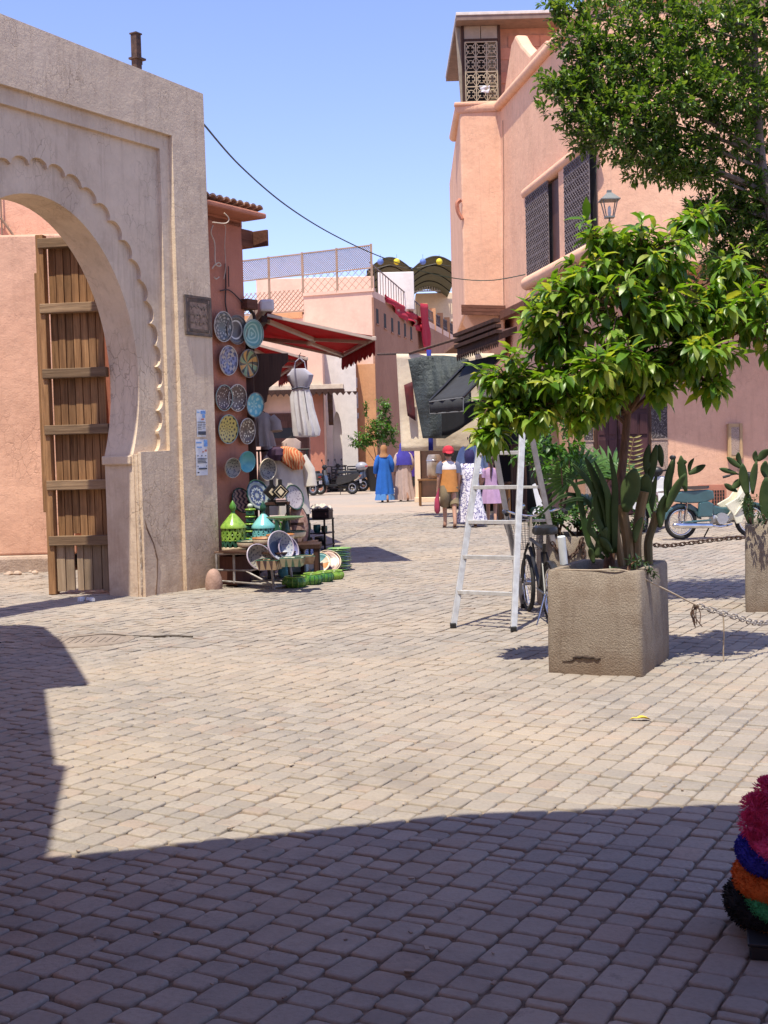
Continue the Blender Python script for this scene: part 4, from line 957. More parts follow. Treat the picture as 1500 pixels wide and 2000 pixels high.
m = M(); m.hexa([BC + BN * .03, BC + BD * 23 + BN * .03, BC + BD * 23 - BN * .05, BC - BN * .05] + [p + Vector((0, 0, 7.62)) for p in (BC + BN * .03, BC + BD * 23 + BN * .03, BC + BD * 23 - BN * .05, BC - BN * .05)])
LANE = plaster('lane_brick_render', (.40, .215, .145), (.34, .175, .115), stain=(.2, .11, .08), streak=.35, base_z=.6, bump=.8)
m.build('lane_wall', LANE, tb, world=True)
def onside(k, z, o=.03): p = BC + BD * k + BN * o; return Vector((p.x, p.y, z))
def onfront(k, z, o=.0): p = BC + FDv * k + FN * o; return Vector((p.x, p.y, z))
def pbox(a, b, dz, nrm, depth):   # upright slab between two ground-plane points
    d = Vector(nrm) * depth; z = Vector((0, 0, dz)); m = M()
    m.hexa([a, b, b - d, a - d, a + z, b + z, b - d + z, a - d + z]); return m
DPANE = mat('dark_opening', (.02, .016, .015), .8, bump=0)
for px, py in ((737, 618), (752, 627), (766, 635), (779, 641), (791, 645), (803, 651)):
    q = PL(px, py, BC + BN * .03, BD); k = (q - onside(0, q.z)).dot(BD)
    w_ = pbox(onside(k - .22, q.z - .3, .034), onside(k + .22, q.z - .3, .034), .6, BN, .02).build('window', DPANE, tb, world=True)
    pbox(onside(k - .30, q.z - .36, .075), onside(k + .30, q.z - .36, .075), .06, BN, .05).build('sill', LANE, w_, world=True)
pbox(onfront(3.0, 7.86, .05), onfront(-.06, 7.86, .05), .12, FN, .2).build('coping', PALE, tb, world=True)
pbox(onfront(6.2, 7.0, .06), onfront(3.05, 7.0, .06), .24, FN, .25).build('ledge', ORANGEP, tb, world=True)
pbox(onfront(1.05, 0, .05), onfront(-.03, 0, .05), 5.0, FN, .06).build('ground_floor', ORANGEP, tb, world=True)
# lattice round the terrace
LAT = woodmat('lattice_wood', (.44, .29, .21), (.30, .2, .14), axis='x', bump=.2, rand=.1)
lf = thing('lattice_fence', 'weathered wooden lattice screen on the roof terrace parapet', 'fence', tuple(onfront(0, 0)))
POSTX = [0.02, 1.5, 3.0, 4.5, 6.1]
for i, k in enumerate(POSTX):
    m = M(); m.bar(onfront(k, 7.2 if k > 3.01 else 7.92), onfront(k, 9.72 - .05 * i), .09, .09); m.build('post', LAT, lf, world=True)
for i in range(4):
    k0, k1 = POSTX[i], POSTX[i + 1]
    for z in (9.66 - .05 * i, 8.78 - .03 * i): m = M(); m.bar(onfront(k0, z, .02), onfront(k1, z - .04, .02), .06, .05); m.build('rail', LAT, lf, world=True)
    m = M(); z0, z1 = 8.8 - .03 * i, 9.64 - .05 * i; hgt_ = z1 - z0; n = 17
    for j in range(-8, n):
        for sgn in (1, -1):
            a = k0 + (k1 - k0) * j / n; b_ = a + hgt_
            t0, t1 = max(0, (k0 - a) / hgt_), min(1, (k1 - a) / hgt_)
            if t1 <= t0: continue
            za, zb = (z0 + hgt_ * t0, z0 + hgt_ * t1) if sgn == 1 else (z1 - hgt_ * t0, z1 - hgt_ * t1)
            m.bar(onfront(a + hgt_ * t0, za, .02 * sgn), onfront(a + hgt_ * t1, zb, .02 * sgn), .032, .014)
    tag(m.build('lattice', LAT, lf, world=True), kind='stuff')
    z0, z1 = (7.95, 8.74) if i < 2 else (7.28, 8.15); sp_ = .3 if i < 2 else .2; hgt_ = z1 - z0; m = M(); n = int((k1 - k0) / sp_)
    for j in range(-int(hgt_ / sp_) - 1, n + 1):
        for sgn in (1, -1):
            a = k0 + sp_ * j; t0, t1 = max(0, (k0 - a) / hgt_), min(1, (k1 - a) / hgt_)
            if t1 <= t0: continue
            za, zb = (z0 + hgt_ * t0, z0 + hgt_ * t1) if sgn == 1 else (z1 - hgt_ * t0, z1 - hgt_ * t1)
            m.bar(onfront(a + hgt_ * t0, za, .02 * sgn), onfront(a + hgt_ * t1, zb, .02 * sgn), .016 if i < 2 else .045, .014)
    tag(m.build('lower_lattice', LAT, lf, world=True), kind='stuff')
    m = M(); m.bar(onfront(k0, z0, .02), onfront(k1, z0, .02), .05, .05); m.build('rail', LAT, lf, world=True)
# things on the terrace
def slab(name, label, cat, mt, px0, px1, pyt, zb, Y, dep, bev=.03):
    a, b_ = W(px0, pyt, Y), W(px1, pyt, Y); t = thing(name, label, cat, (a.x, Y, zb)); M().bb((0, 0, 0), (b_.x - a.x, dep, a.z - zb)).build('wall', mt, t, bevel=bev); return t
slab('stair_house', 'plain white stair head box on the roof terrace', 'building', WHITE, 738, 808, 532, 7.9, 57, 4)
slab('annex', 'low whitish rooftop room behind the lattice screen', 'building', PALE, 500, 730, 545, 7.1, 60, 5)
rb_ = slab('cream_house', 'cream plastered house rising behind the lane wall', 'house', CREAM, 812, 1010, 573, 0, 76, 6)
sr = thing('stair_railing', 'thin iron railing sloping down the edge of the terrace', 'railing', tuple(onside(0, 0)))
for k in [.3 + .55 * i for i in range(20)]:
    m = M(); zt = 9.0 - .045 * k; m.bar(onside(k, 7.92, -.1), onside(k, zt, -.1), .03, .03); m.build('baluster', IRON, sr, world=True)
m = M(); m.bar(onside(.1, 9.0, -.1), onside(11, 8.5, -.1), .04, .04); m.build('handrail', IRON, sr, world=True)
pr = thing('lane_parapet', 'stepped parapet of pink pillars with black iron panels along the lane', 'railing', tuple(onside(13, 0)))
for i in range(5):
    k = 12.4 + 2.3 * i
    m = M(); m.bar(onside(k, 7.62, -.12), onside(k, 8.75, -.12), .3, .3); m.build('pillar', ORANGEP, pr, world=True)
    if i < 4:
        m = M()
        for j in range(9): m.bar(onside(k + .25 + j * .23, 7.7, -.1), onside(k + .25 + j * .23, 8.55, -.1), .06, .03)
        for z in (7.72, 8.1, 8.53): m.bar(onside(k + .15, z, -.1), onside(k + 2.15, z, -.1), .05, .05)
        m.build('iron_panel', IRON, pr, world=True)
REDC = cloth('scarlet_cloth', (.55, .03, .06), .3); 
def drape(name, label, pts, mt, nu=8, nv=10, wob=.06, par=None):
    a, b_, c_, d_ = [Vector(p) for p in pts]
    m = M(); nn = (b_ - a).cross(d_ - a).normalized()
    m.grid(lambda u, v: (a * (1 - u) + b_ * u) * (1 - v) + (d_ * (1 - u) + c_ * u) * v + nn * wob * math.sin(u * 9 + v * 3) * (.3 + v) + nn * wob * .5 * math.sin(v * 11 + u * 4), nu, nv)
    o = m.build(name, mt, None, smooth='all', solid=.006, loc=tuple(a), world=True); return tag(o, label, 'cloth')
drape('red_cloth', 'scarlet cloth thrown over the terrace parapet edge', [onside(2.2, 8.0, .05), onside(6.2, 7.95, .05), onside(6.4, 7.2, .12), onside(2.4, 7.65, .1)], REDC, wob=.08)
drape('red_cloth', 'crumpled scarlet cloth farther along the terrace parapet', [onside(6.4, 7.95, .05), onside(10.3, 7.85, .05), onside(10.2, 7.05, .14), onside(6.6, 7.35, .1)], REDC, wob=.14)
drape('red_banner', 'long narrow red banner hanging down the brown lane wall', [PL(821, 592, BC + BN * .25, BD), PL(835, 594, BC + BN * .25, BD), PL(841, 686, BC + BN * .3, BD), PL(829, 686, BC + BN * .3, BD)], REDC, wob=.05)
cn = thing('barrel_canopy', 'dark olive double barrel canopy on metal ribs over the far terrace', 'canopy', tuple(W(722, 560, 64)))
OLV = mat('olive_canvas', (.16, .16, .09), .8, col2=(.12, .12, .07), trans=.15, bump=.1)
cx0, cx1, cx2 = W(718, 540, 64).x, W(805, 540, 64).x, W(898, 540, 64).x; zb = W(760, 535, 64).z
for a, b_ in ((cx0, cx1), (cx1, cx2)):
    arc = lambda u, a=a, b_=b_: (a + (b_ - a) * u, zb + .85 * math.sin(PI * (.08 + .84 * u)))
    m = M(); m.grid(lambda u, v: (arc(u)[0], 64 + 13 * v, arc(u)[1]), 16, 4); m.build('canvas', OLV, cn, world=True, smooth=True, solid=.02)
    for y in (63.98, 67, 70, 73):
        m = M(); m.tube([(arc(u / 16)[0], y, arc(u / 16)[1] - .04) for u in range(17)], .03, 5); m.build('rib', BLACKM, cn, world=True)
    m = M(); m.tube([(a, 64, zb + .2), ((a + b_) / 2, 64, zb + .45), (b_, 64, zb + .2)], .02, 5); m.build('tie', BLACKM, cn, world=True)
for x in (cx0, cx1, cx2):
    for y in (64, 76.8): m = M(); m.tube([(x, y, 7.8), (x, y, zb + .2)], .05, 6); m.build('post', BLACKM, cn, world=True)
for px, lb, c_ in ((743, 'blue ball lantern, leftmost under the olive canopy', (.12, .2, .5)), (775, 'yellow ball lantern under the left canopy barrel', (.75, .6, .03)), (826, 'blue ball lantern under the right canopy barrel', (.12, .2, .5)), (858, 'yellow ball lantern, rightmost under the olive canopy', (.75, .6, .03))):
    p = W(px, 511, 63.6); t = thing('ball_lantern', lb, 'lantern', tuple(p), 0, 'coloured ball lanterns under the canopy')
    m = M(); m.ell((0, 0, 0), (.16, .16, .16), 14, 10); m.build('ball', mat('ball_%d' % (c_[0] > .5), c_, .6, bump=0), t, smooth=True)
    m = M(); m.tube([(0, 0, .15), (0, 0, .36)], .01, 4); m.build('cord', BLACKM, t)
wr = thing('white_balustrade', 'white railing with thin balusters along the far terrace', 'railing', tuple(W(810, 572, 75.5)))
a, b_ = W(806, 570, 75.5), W(892, 570, 75.5); WM = mat('white_metal', (.75, .74, .72), .5, bump=0)
for i in range(19):
    x = a.x + (b_.x - a.x) * i / 18; m = M(); m.bar((x, 75.5, a.z), (x, 75.5, a.z + .95), .05, .05); m.build('baluster', WM, wr, world=True)
for z in (0.03, .95): m = M(); m.bar((a.x, 75.5, a.z + z), (b_.x, 75.5, a.z + z), .07, .07); m.build('rail', WM, wr, world=True)

# ------------------------------------------------------------------ little shop with a door hood, white arched portal
k0, k1 = W(470, 760, 43), W(632, 760, 43)
ds = thing('corner_shop', 'salmon shop front with brown door under a beige slab hood', 'shop', (W(470, 760, 48).x, 48, 0)); ds.scale = (1.116,) * 3
L_ = k1.x - k0.x
M().bb((0, 0, -.1), (L_, 5, 5.3)).build('wall', PALE, ds, bevel=.03)
M().bb((.4, -.75, 3.5), (L_ + .7, -.003, 3.66)).build('hood', mat('beige_hood', (.62, .52, .40), .9, bump=.4, col2=(.5, .4, .3)), ds, bevel=.01)
M().bb((.38, -.78, 3.40), (L_ + .72, -.004, 3.497)).build('fascia', DARKWOOD, ds)
n_ = 18; m = M()
for i in range(n_): m.prism([(0, 0), (.2, 0), (.1, -.13)], 0, .03, Matrix.Translation((.42 + i * .2, -.76, 3.40)) @ Matrix.Rotation(PI / 2, 4, 'X'))
tag(m.build('scallop_trim', DARKWOOD, ds), kind='stuff')
prof = [(0, 0), (.68, 0), (.66, -.25), (.5, -.35), (.45, -.6), (.25, -.72), (.2, -1.0), (0, -1.1)]
for x in (L_ + .25, L_ - 2.2):
    m = M(); m.prism(prof, 0, .16, Matrix.Translation((x - .1, 0, 3.4)) @ Matrix(((0, 0, 1, 0), (-1, 0, 0, 0), (0, 1, 0, 0), (0, 0, 0, 1)))); m.build('corbel', DARKWOOD, ds)
M().bb((L_ - 1.9, -.06, 0), (L_ - .55, -.003, 2.75)).build('door_frame', BROWNWOOD, ds)
dd = M().bb((L_ - 1.8, -.09, 0.02), (L_ - .65, -.061, 2.65)).build('door', BROWNWOOD, ds)
for i in range(2):
    for j in range(3): M().bb((L_ - 1.72 + i * .53, -.11, .15 + j * .82), (L_ - 1.26 + i * .53, -.091, .85 + j * .82)).build('door_panel', BROWNWOOD, dd)
m = M(); m.ell((L_ - 1.2, -.12, 1.2), (.03, .03, .03), 8, 6); m.build('handle', CHROME, dd)
M().bb((L_ - .5, -.12, 0), (L_ - .02, -.003, 3.38)).build('pilaster', PINK3, ds)
M().bb((L_ - 2.0, -.1, 1.9), (L_ - 1.0, -.115, 2.25)).build('name_board', BLACK, ds)
a, b_ = W(630, 700, 49.4), W(694, 700, 49.4)
wp = thing('white_portal', 'whitewashed portal block with a tall pointed niche', 'portal', (a.x, 49.4, 0)); L_ = b_.x - a.x
nx0, nx1 = W(650, 850, 49.4).x - a.x, W(668, 850, 49.4).x - a.x; nm = (nx0 + nx1) / 2
arch = [(nx0, .02), (nx0, 2.35), (nx0 + .03, 2.7), (nm - .08, 3.02), (nm, 3.14), (nm + .08, 3.02), (nx1 - .03, 2.7), (nx1, 2.35), (nx1, .02)]
g = M(); PA = [(0, -.1), (0, 5.4), (L_, 5.4), (L_, -.1)]; 
arch[0] = (nx0, -.1); arch[-1] = (nx1, -.1)
band(PA, arch, 0); wallstrip(arch, 0, .3); wallstrip(PA, 0, 2.5)
g.build('wall', WHITE, wp); M().bb((.05, .3, -.1), (L_ - .05, .5, 5.2)).build('niche_back', WHITE, wp)
for i, (px, py, w_, h_, lb) in enumerate(((693, 748, .22, .42, 'blue and white sign, top of three on the orange wall'), (694, 782, .24, .62, 'green and white sign, middle of three on the orange wall'), (695, 812, .26, .22, 'small blue sign, lowest of three on the orange wall'))):
    p = PL(px, py, onfront(0, 0, .06), FDv); t = thing('shop_sign', lb, 'sign', tuple(p), math.atan2(-FDv.y, -FDv.x)); M().bb((-w_ / 2, -.03, -h_ / 2), (w_ / 2, 0, h_ / 2)).build('board', PAPER, t)
    for j in range(3): M().bb((-w_ * .4, -.035, h_ * (-.4 + .28 * j)), (w_ * (.4 - .1 * j), -.031, h_ * (-.22 + .28 * j))).build('print', (PBLUE, mat('sign_green', (.1, .25, .2), .6, bump=0), PBLUE)[i], t)
# ------------------------------------------------------------------ big corner house on the right
OB = Vector((3.28, 33, 0)); OC = Vector((4.42, 25.5, 0)); OD = (OC - OB).normalized(); ON = Vector((OD.y, -OD.x, 0))   # outward normal of the oblique front
ON = ON if ON.x < 0 else -ON
OA = Vector((2.24, 33.1, 0)); OE = Vector((13, 24.6, 0)); DE = (OE - OC).normalized(); EN = Vector((DE.y, -DE.x, 0))
rh = thing('corner_house', 'tall salmon plastered corner house with jutting upper floor and iron window grilles', 'house', (4.4, 30, 0))
lc = lambda p: (p[0] - 4.4, p[1] - 30)
poly = [lc(p) for p in (OA, OB, OC, OE, (13, 42, 0), (2.45, 42, 0))]
M().prism(poly, 5.05, 10.33).build('upper_wall', PINK2, rh, bevel=.05)
GA_, GB_ = Vector((4.30, 26.6, 0)), Vector((3.5, 33.6, 0)); GD = Vector((1, -.02, 0)).normalized()
M().prism([lc(p) for p in (GB_, GA_, GA_ + GD * 9, (13, 41, 0), (3.6, 41, 0))], -.1, 5.04).build('ground_wall', PINK, rh, bevel=.03)
# tapering foot of the jutting block, and the timber under it
m = M(); t0 = [OA + Vector((.03, .03, 5.05)), OB + Vector((0, .03, 5.05)), OB + Vector((.2, 2.5, 5.05)), OA + Vector((.1, 2.5, 5.05))]; b0 = [Vector((2.95, 33.8, 4.0)), Vector((3.35, 33.5, 4.0)), Vector((3.5, 35.5, 4.0)), Vector((3.0, 35.5, 4.0))]
m.hexa(b0 + t0); m.build('corbelled_foot', PINK, rh, world=True, bevel=.04)
for i in range(3):
    m = M(); m.bar(OA + Vector((-.08, -.09 - .02 * i, 5.23 - .09 * i)), OB + Vector((.02, -.11 - .02 * i, 5.16 - .09 * i)), .09, .08); m.build('ledge_board', REDWOOD, rh, world=True)
m = M(); m.bar(OB + ON * .05 + Vector((0, 0, 4.95)), OC + ON * .05 + Vector((0, 0, 4.95)), .22, .2); m.build('bressumer', REDWOOD, rh, world=True)
# rounded string course under the roof
m = M(); R_ = .13
pts = [OA + Vector((-.0, -.0, 10.36)), OB + Vector((-.03, -.02, 10.36)), OC + Vector((-.02, 0, 10.36)), OE + Vector((0, 0, 10.36))]
m.tube([pts[0] + Vector((.02, 3, 0))] + pts, R_, 12); m.build('string_course', PINK2, rh, world=True, smooth=True)
# sloping parapet
def ob(k, z, o=0.0): p = OB + OD * k + ON * o; return Vector((p.x, p.y, z))
prof = [(.15, 10.4), (.3, 10.75), (1.0, 11.6), (1.5, 11.7), (2.0, 11.3), (2.9, 10.75), (4.2, 10.7), (4.2, 10.4)]
m = M(); n = len(prof); m.v = [tuple(ob(k, z, -.05)) for k, z in prof] + [tuple(ob(k, z, -.37)) for k, z in prof]
for t_ in tessellate_polygon([[Vector((p[0], p[1], 0)) for p in prof]]): m.f += [tuple(t_), tuple(i + n for i in t_)]
for i in range(n): m.f.append((i, (i + 1) % n, n + (i + 1) % n, n + i))
m.build('parapet', PINK2, rh, world=True, bevel=.08)
# roof room: brick back, posts, canvas panels, flat roof
BRK = mat('salmon_block', (.50, .24, .16), .9, col2=(.42, .19, .13), rand=.12, bump=.4, bs=30)
for r in range(6):
    for c in range(7):
        x0 = 3.36 + c * .42 + (.21 if r % 2 else 0); M().bb((x0 - 4.4, 3.35 + .01 * rnd.random(), 10.42 + r * .31), (x0 + .405 - 4.4, 3.6, 10.42 + r * .31 + .297)).build('block', BRK, rh)
M().bb((3.3 - 4.4, 3.38, 10.36), (7 - 4.4, 3.62, 12.45)).build('mortar_wall', mat('pink_mortar', (.45, .24, .17), .95), rh)
RF = mat('pale_roof_sheet', (.66, .6, .55), .7, bump=.2); SOF = mat('brown_soffit', (.22, .15, .12), .8)
M().bb((2.17 - 4.4, 2.6, 12.57), (9 - 4.4, 8, 12.65)).build('roof', RF, rh, bevel=.01)
M().bb((2.18 - 4.4, 2.62, 12.45), (8.9 - 4.4, 7.9, 12.567)).build('soffit', SOF, rh)
m = M(); m.prism([(2.18, 12.45), (2.3, 12.45), (2.34, 10.5), (2.28, 10.45)], 0, .06, Matrix.Translation((-4.4, 3.2, 0)) @ Matrix.Rotation(PI / 2, 4, 'X')); m.build('side_canvas', mat('dirty_canvas', (.32, .26, .2), .9), rh)
for x in (2.36, 3.30): M().bb((x - .035 - 4.4, 3.05, 10.45), (x + .035 - 4.4, 3.14, 12.45)).build('post', DARKWOOD, rh)
for a, b_ in ((2.40, 2.82), (2.84, 3.26)): M().bb((a - 4.4, 3.07, 12.12), (b_ - 4.4, 3.09, 12.44)).build('canvas_panel', mat('beige_canvas', (.36, .30, .24), .9, col2=(.3, .25, .2)), rh)
M().bb((2.38 - 4.4, 3.05, 12.05), (3.27 - 4.4, 3.13, 12.115)).build('transom', DARKWOOD, rh)
M().bb((2.38 - 4.4, 3.6, 10.4), (3.30 - 4.4, 3.7, 12.44)).build('dark_room_slab', DPANE, rh)  # near-black slab paints the unlit room behind the grille
wn = M().bb((2.99 - 4.4, 3.10, 10.52), (3.25 - 4.4, 3.12, 12.04)).build('curtain', cloth('dirty_curtain', (.36, .3, .2), .3), rh)
GRL = mat('cream_iron_grille', (.45, .36, .24), .6, bump=.1)
m = M(); gx0, gx1, gz0, gz1 = 2.41 - 4.4, 3.24 - 4.4, 10.5, 12.02; ny, nx = 4, 3; cw, chh = (gx1 - gx0) / nx, (gz1 - gz0) / ny; Yg = 3.03
for i in range(nx + 1): m.bar((gx0 + i * cw, Yg, gz0), (gx0 + i * cw, Yg, gz1), .03, .025)
for j in range(ny + 1): m.bar((gx0, Yg, gz0 + j * chh), (gx1, Yg, gz0 + j * chh), .03, .025)
for i in range(nx):
    for j in range(ny):
        x, z = gx0 + (i + .5) * cw, gz0 + (j + .5) * chh
        m.tube([(x + .1 * math.cos(a), Yg - .01, z + .1 * math.sin(a)) for a in [2 * PI * q / 14 for q in range(14)]], .012, 4, closed=True)
        for dx, dz in ((1, 1), (1, -1), (-1, 1), (-1, -1)):
            m.tube([(x + dx * .03, Yg - .012, z + dz * .03), (x + dx * .1, Yg - .012, z + dz * .13), (x + dx * cw / 2, Yg - .012, z + dz * chh / 2)], .010, 4)
            m.tube([(x + dx * .03, Yg - .012, z + dz * .04), (x + dx * cw * .42, Yg - .012, z + dz * .04)], .008, 4)
m.build('window_grille', GRL, rh)
pbox(Vector((2.1, 33.0, 10.40)), Vector((3.3, 32.98, 10.40)), .1, (0, -1, 0), .2).build('sill', PINK2, rh, world=True, bevel=.03)
drape('white_rag', 'small white rag hanging inside the roof room grille', [W(936, 167, 33.02), W(957, 167, 33.02), W(955, 182, 33.0), W(940, 181, 33.0)], cloth('white_rag', (.7, .68, .72), .2), wob=.02)
# grilled windows of the oblique front
def okz(px, py, o=.0):
    q = PL(px, py, OB + ON * o, OD); return ((q - OB - ON * o).dot(OD), q.z)
WZ0, WZ1 = 5.55, 7.42
kA, kB, kC, kD, kE = okz(1040, 450)[0], okz(1084, 450)[0], okz(1105, 450)[0], okz(1117, 450)[0], okz(1166, 420)[0]
def obox(k0, k1, z0, z1, o0, o1):
    m = M(); m.hexa([ob(k0, z0, o0), ob(k1, z0, o0), ob(k1, z0, o1), ob(k0, z0, o1), ob(k0, z1, o0), ob(k1, z1, o0), ob(k1, z1, o1), ob(k0, z1, o1)]); return m
obox(kA - .12, kA, WZ0 - .1, WZ1 + .05, 0, .17).build('window_cheek', PINK2, rh, world=True, bevel=.03)
m = M(); m.tube([ob(kA - .15, WZ1 + .12, .1), ob(kE + .2, WZ1 + .12, .1)], .13, 10); m.build('window_hood', PINK2, rh, world=True, smooth=True)
m = M(); m.tube([ob(kA - .15, WZ0 - .14, .12), ob(kE + .25, WZ0 - .14, .12)], .16, 10); m.build('window_sill', PINK2, rh, world=True, smooth=True)
obox(kC, kD, WZ0 - .02, WZ1 + .02, 0, .15).build('mullion_wall', PINK2, rh, world=True, bevel=.02)
for k0, k1, ke in ((kA, kB, kC), (kD, kE, kE + .02)):
    wn = obox(k0, ke, WZ0, WZ1, .004, .02).build('window', DPANE, rh, world=True)
    if ke - k1 > .3: obox(k1 + .02, ke - .03, WZ0 + .02, WZ1 - .04, .022, .06).build('shutter', BROWNWOOD, wn, world=True, bevel=.01)
    m = M(); nc = max(3, round((k1 - k0) / .26)); nr = 9
    for i in range(nc + 1): k = k0 + (k1 - k0) * i / nc; m.bar(ob(k, WZ0, .15), ob(k, WZ1, .15), .024, .02)
    for j in range(nr + 1): z = WZ0 + (WZ1 - WZ0) * j / nr; m.bar(ob(k0, z, .15), ob(k1, z, .15), .034, .025)
    cw, chh = (k1 - k0) / nc, (WZ1 - WZ0) / nr
    for i in range(nc):
        for j in range(nr):
            k, z = k0 + i * cw, WZ0 + j * chh
            for a, b_ in (((0, 0), (1, 1)), ((0, 1), (1, 0)), ((.5, 0), (0, .5)), ((.5, 0), (1, .5)), ((0, .5), (.5, 1)), ((1, .5), (.5, 1))): m.bar(ob(k + a[0] * cw, z + a[1] * chh, .16), ob(k + b_[0] * cw, z + b_[1] * chh, .16), .022, .014)
    tag(m.build('grille', GRILLE, wn, world=True), kind='stuff')
# hairline wires on the front
m = M(); m.tube(curve([ob(.35, 9.9, .02), ob(.3, 8.2, .02), ob(.1, 6.5, .02), ob(.05, 5.2, .02)]), .007, 4); m.build('wire', DW, rh, world=True)
m = M(); m.tube(curve([OA + Vector((-.03, .0, 8.0)), OA + Vector((-.12, -.02, 7.9)), OA + Vector((-.1, 0, 7.7)), OA + Vector((-.0, .0, 7.5))]), .06, 6); m.build('spout', PINK3, rh, world=True)
# ground floor: door, tile panels, cabinet, vent
def gw(px, py, o=0.0):
    q = PL(px, py, GA_ + Vector((0, -o, 0)), GD); return q
def gbox(px0, px1, z0, z1, o0, o1):
    a, b_ = gw(px0, 900), gw(px1, 900); return M().bb((a.x - 4.4, a.y - 30 - o1, z0), (b_.x - 4.4, b_.y - 30 - o0, z1))
gbox(1160, 1272, 0, 2.9, .0, .05).build('door_frame', DARKWOOD, rh, bevel=.01)
PURP = woodmat('plum_door_wood', (.085, .036, .038), (.05, .022, .024), rough=.5)
for (a, b_) in ((1167, 1205), (1207, 1266)):
    d = gbox(a, b_, .03, 2.75, .052, .08).build('door', PURP, rh, bevel=.005)
    nn = 3 if b_ - a > 45 else 2
    for j in range(5):
        for i in range(nn): wv = (b_ - a) / nn; gbox(a + wv * i + 2.5, a + wv * (i + 1) - 2.5, .12 + j * .53, .55 + j * .53, .081, .096).build('door_panel', PURP, d, bevel=.008)
CARV = NB('carved_plaster'); v_ = CARV.co(); hh = CARV.math('ADD', CARV.vor(v_, 34, 'DISTANCE_TO_EDGE'), CARV.math('MULTIPLY', CARV.noise(v_, 60, 3), .05))
c_ = CARV.mix(CARV.ramp(hh, .04, .12), (.15, .1, .085), (.40, .29, .23)); CARV.set(Base_Color=c_, Roughness=.9, Normal=CARV.bump(hh, .8, .01)); CARV = CARV.m
DCAR = NB('carved_dark_wood'); v_ = DCAR.co(); hh = DCAR.ramp(DCAR.math('ABSOLUTE', DCAR.math('SINE', DCAR.math('ADD', DCAR.math('MULTIPLY', DCAR.noise(v_, 7, 2), 22), 0))), .25, .5)
c_ = DCAR.mix(hh, (.19, .165, .155), (.045, .034, .034)); DCAR.set(Base_Color=c_, Roughness=.8, Normal=DCAR.bump(hh, .5, .01)); DCAR = DCAR.m
for a, b_ in ((1273, 1304), (1142, 1159)):
    gbox(a, b_, 0, 1.58, 0, .03).build('carved_panel', CARV, rh); gbox(a, b_, 1.6, 2.9, 0, .028).build('dark_panel', DCAR, rh); gbox(a - 1, b_ + 1, 1.575, 1.605, 0, .045).build('panel_ledge', CARV, rh)
    m = M(); q0, q1 = gw(a + 3, 900), gw(b_ - 3, 900); xm = (q0.x + q1.x) / 2; hw_ = (q1.x - q0.x) / 2
    m.tube([(xm - hw_ - 4.4, q0.y - 30.035, .1), (xm - hw_ - 4.4, q0.y - 30.035, .95), (xm - hw_ * .4 - 4.4, q0.y - 30.035, 1.25), (xm - 4.4, q0.y - 30.035, 1.4), (xm + hw_ * .4 - 4.4, q0.y - 30.035, 1.25), (xm + hw_ - 4.4, q0.y - 30.035, .95), (xm + hw_ - 4.4, q0.y - 30.035, .1)], .014, 5); m.build('arch_moulding', CARV, rh)
c = gbox(1420, 1449, 1.14, 1.88, 0, .10).build('meter_cabinet', mat('ochre_cabinet', (.50, .33, .17), .7, col2=(.42, .27, .14)), rh, bevel=.01)
gbox(1426, 1442, 1.22, 1.80, .101, .108).build('cabinet_fretwork', CARV, c); m = gbox(1422, 1426, 1.14, 1.88, .1, .115); m.build('cabinet_stile', bpy.data.materials['ochre_cabinet'], c); gbox(1443, 1447, 1.14, 1.88, .1, .115).build('cabinet_stile', bpy.data.materials['ochre_cabinet'], c)
v = gbox(1362, 1418, .08, .60, 0, .02).build('vent_plate', PINK3, rh, bevel=.005)
for i in range(5):
    for j in range(5): gbox(1389 + i * 5.2, 1392.6 + i * 5.2, .13 + j * .075, .18 + j * .075, .021, .026).build('vent_hole', DPANE, v)
# lantern on a bracket
p = W(1190, 395, 24.0); LZ = p.z
lp = thing('street_lantern', 'dark four-sided street lantern on a wall bracket above the tree', 'lantern', (p.x, 24.0, LZ - .2)); lp.scale = (.68,) * 3
LG = mat('grey_green_paint', (.17, .18, .17), .5, bump=.1)
m = M(); m.loft([[(-.26, -.26, .36), (.26, -.26, .36), (.26, .26, .36), (-.26, .26, .36)], [(-.07, -.07, .55), (.07, -.07, .55), (.07, .07, .55), (-.07, .07, .55)]]); m.build('roof', LG, lp)
M().bb((-.06, -.06, .55), (.06, .06, .62)).build('cap', LG, lp); M().bb((-.27, -.27, .335), (.27, .27, .36)).build('rim', LG, lp)
for x, y in ((-1, -1), (1, -1), (1, 1), (-1, 1)): m = M(); m.bar((x * .2, y * .2, .335), (x * .11, y * .11, -.1), .022, .022); m.build('frame_bar', LG, lp)
M().bb((-.13, -.13, -.14), (.13, .13, -.1)).build('base', LG, lp); m = M(); m.lathe([(.03, -.09), (.05, .0), (.045, .14), (.01, .2)], 12); m.build('bulb', mat('frosted_bulb', (.7, .68, .6), .4, bump=0), lp, smooth=True)
m = M(); m.tube(curve([(0, 0, -.14), (0, .1, -.28), (.05, .8, -.32), (.05, 1.8, -.3)]), .025, 6); m.build('bracket', LG, lp)
# cable across the square
m = M(); m.tube(curve([W(398, 243, 14.35), W(470, 325, 17), W(560, 402, 20), W(650, 458, 24), W(740, 500, 28), W(830, 531, 31), W(900, 545, 32.2), W(965, 547, 31.8), W(1045, 532, 30.3)], 8), .012, 5)
tag(m.build('overhead_cable', mat('green_cable', (.02, .06, .045), .6, bump=0)), 'dark green cable sagging from the gate across to the corner house', 'cable')
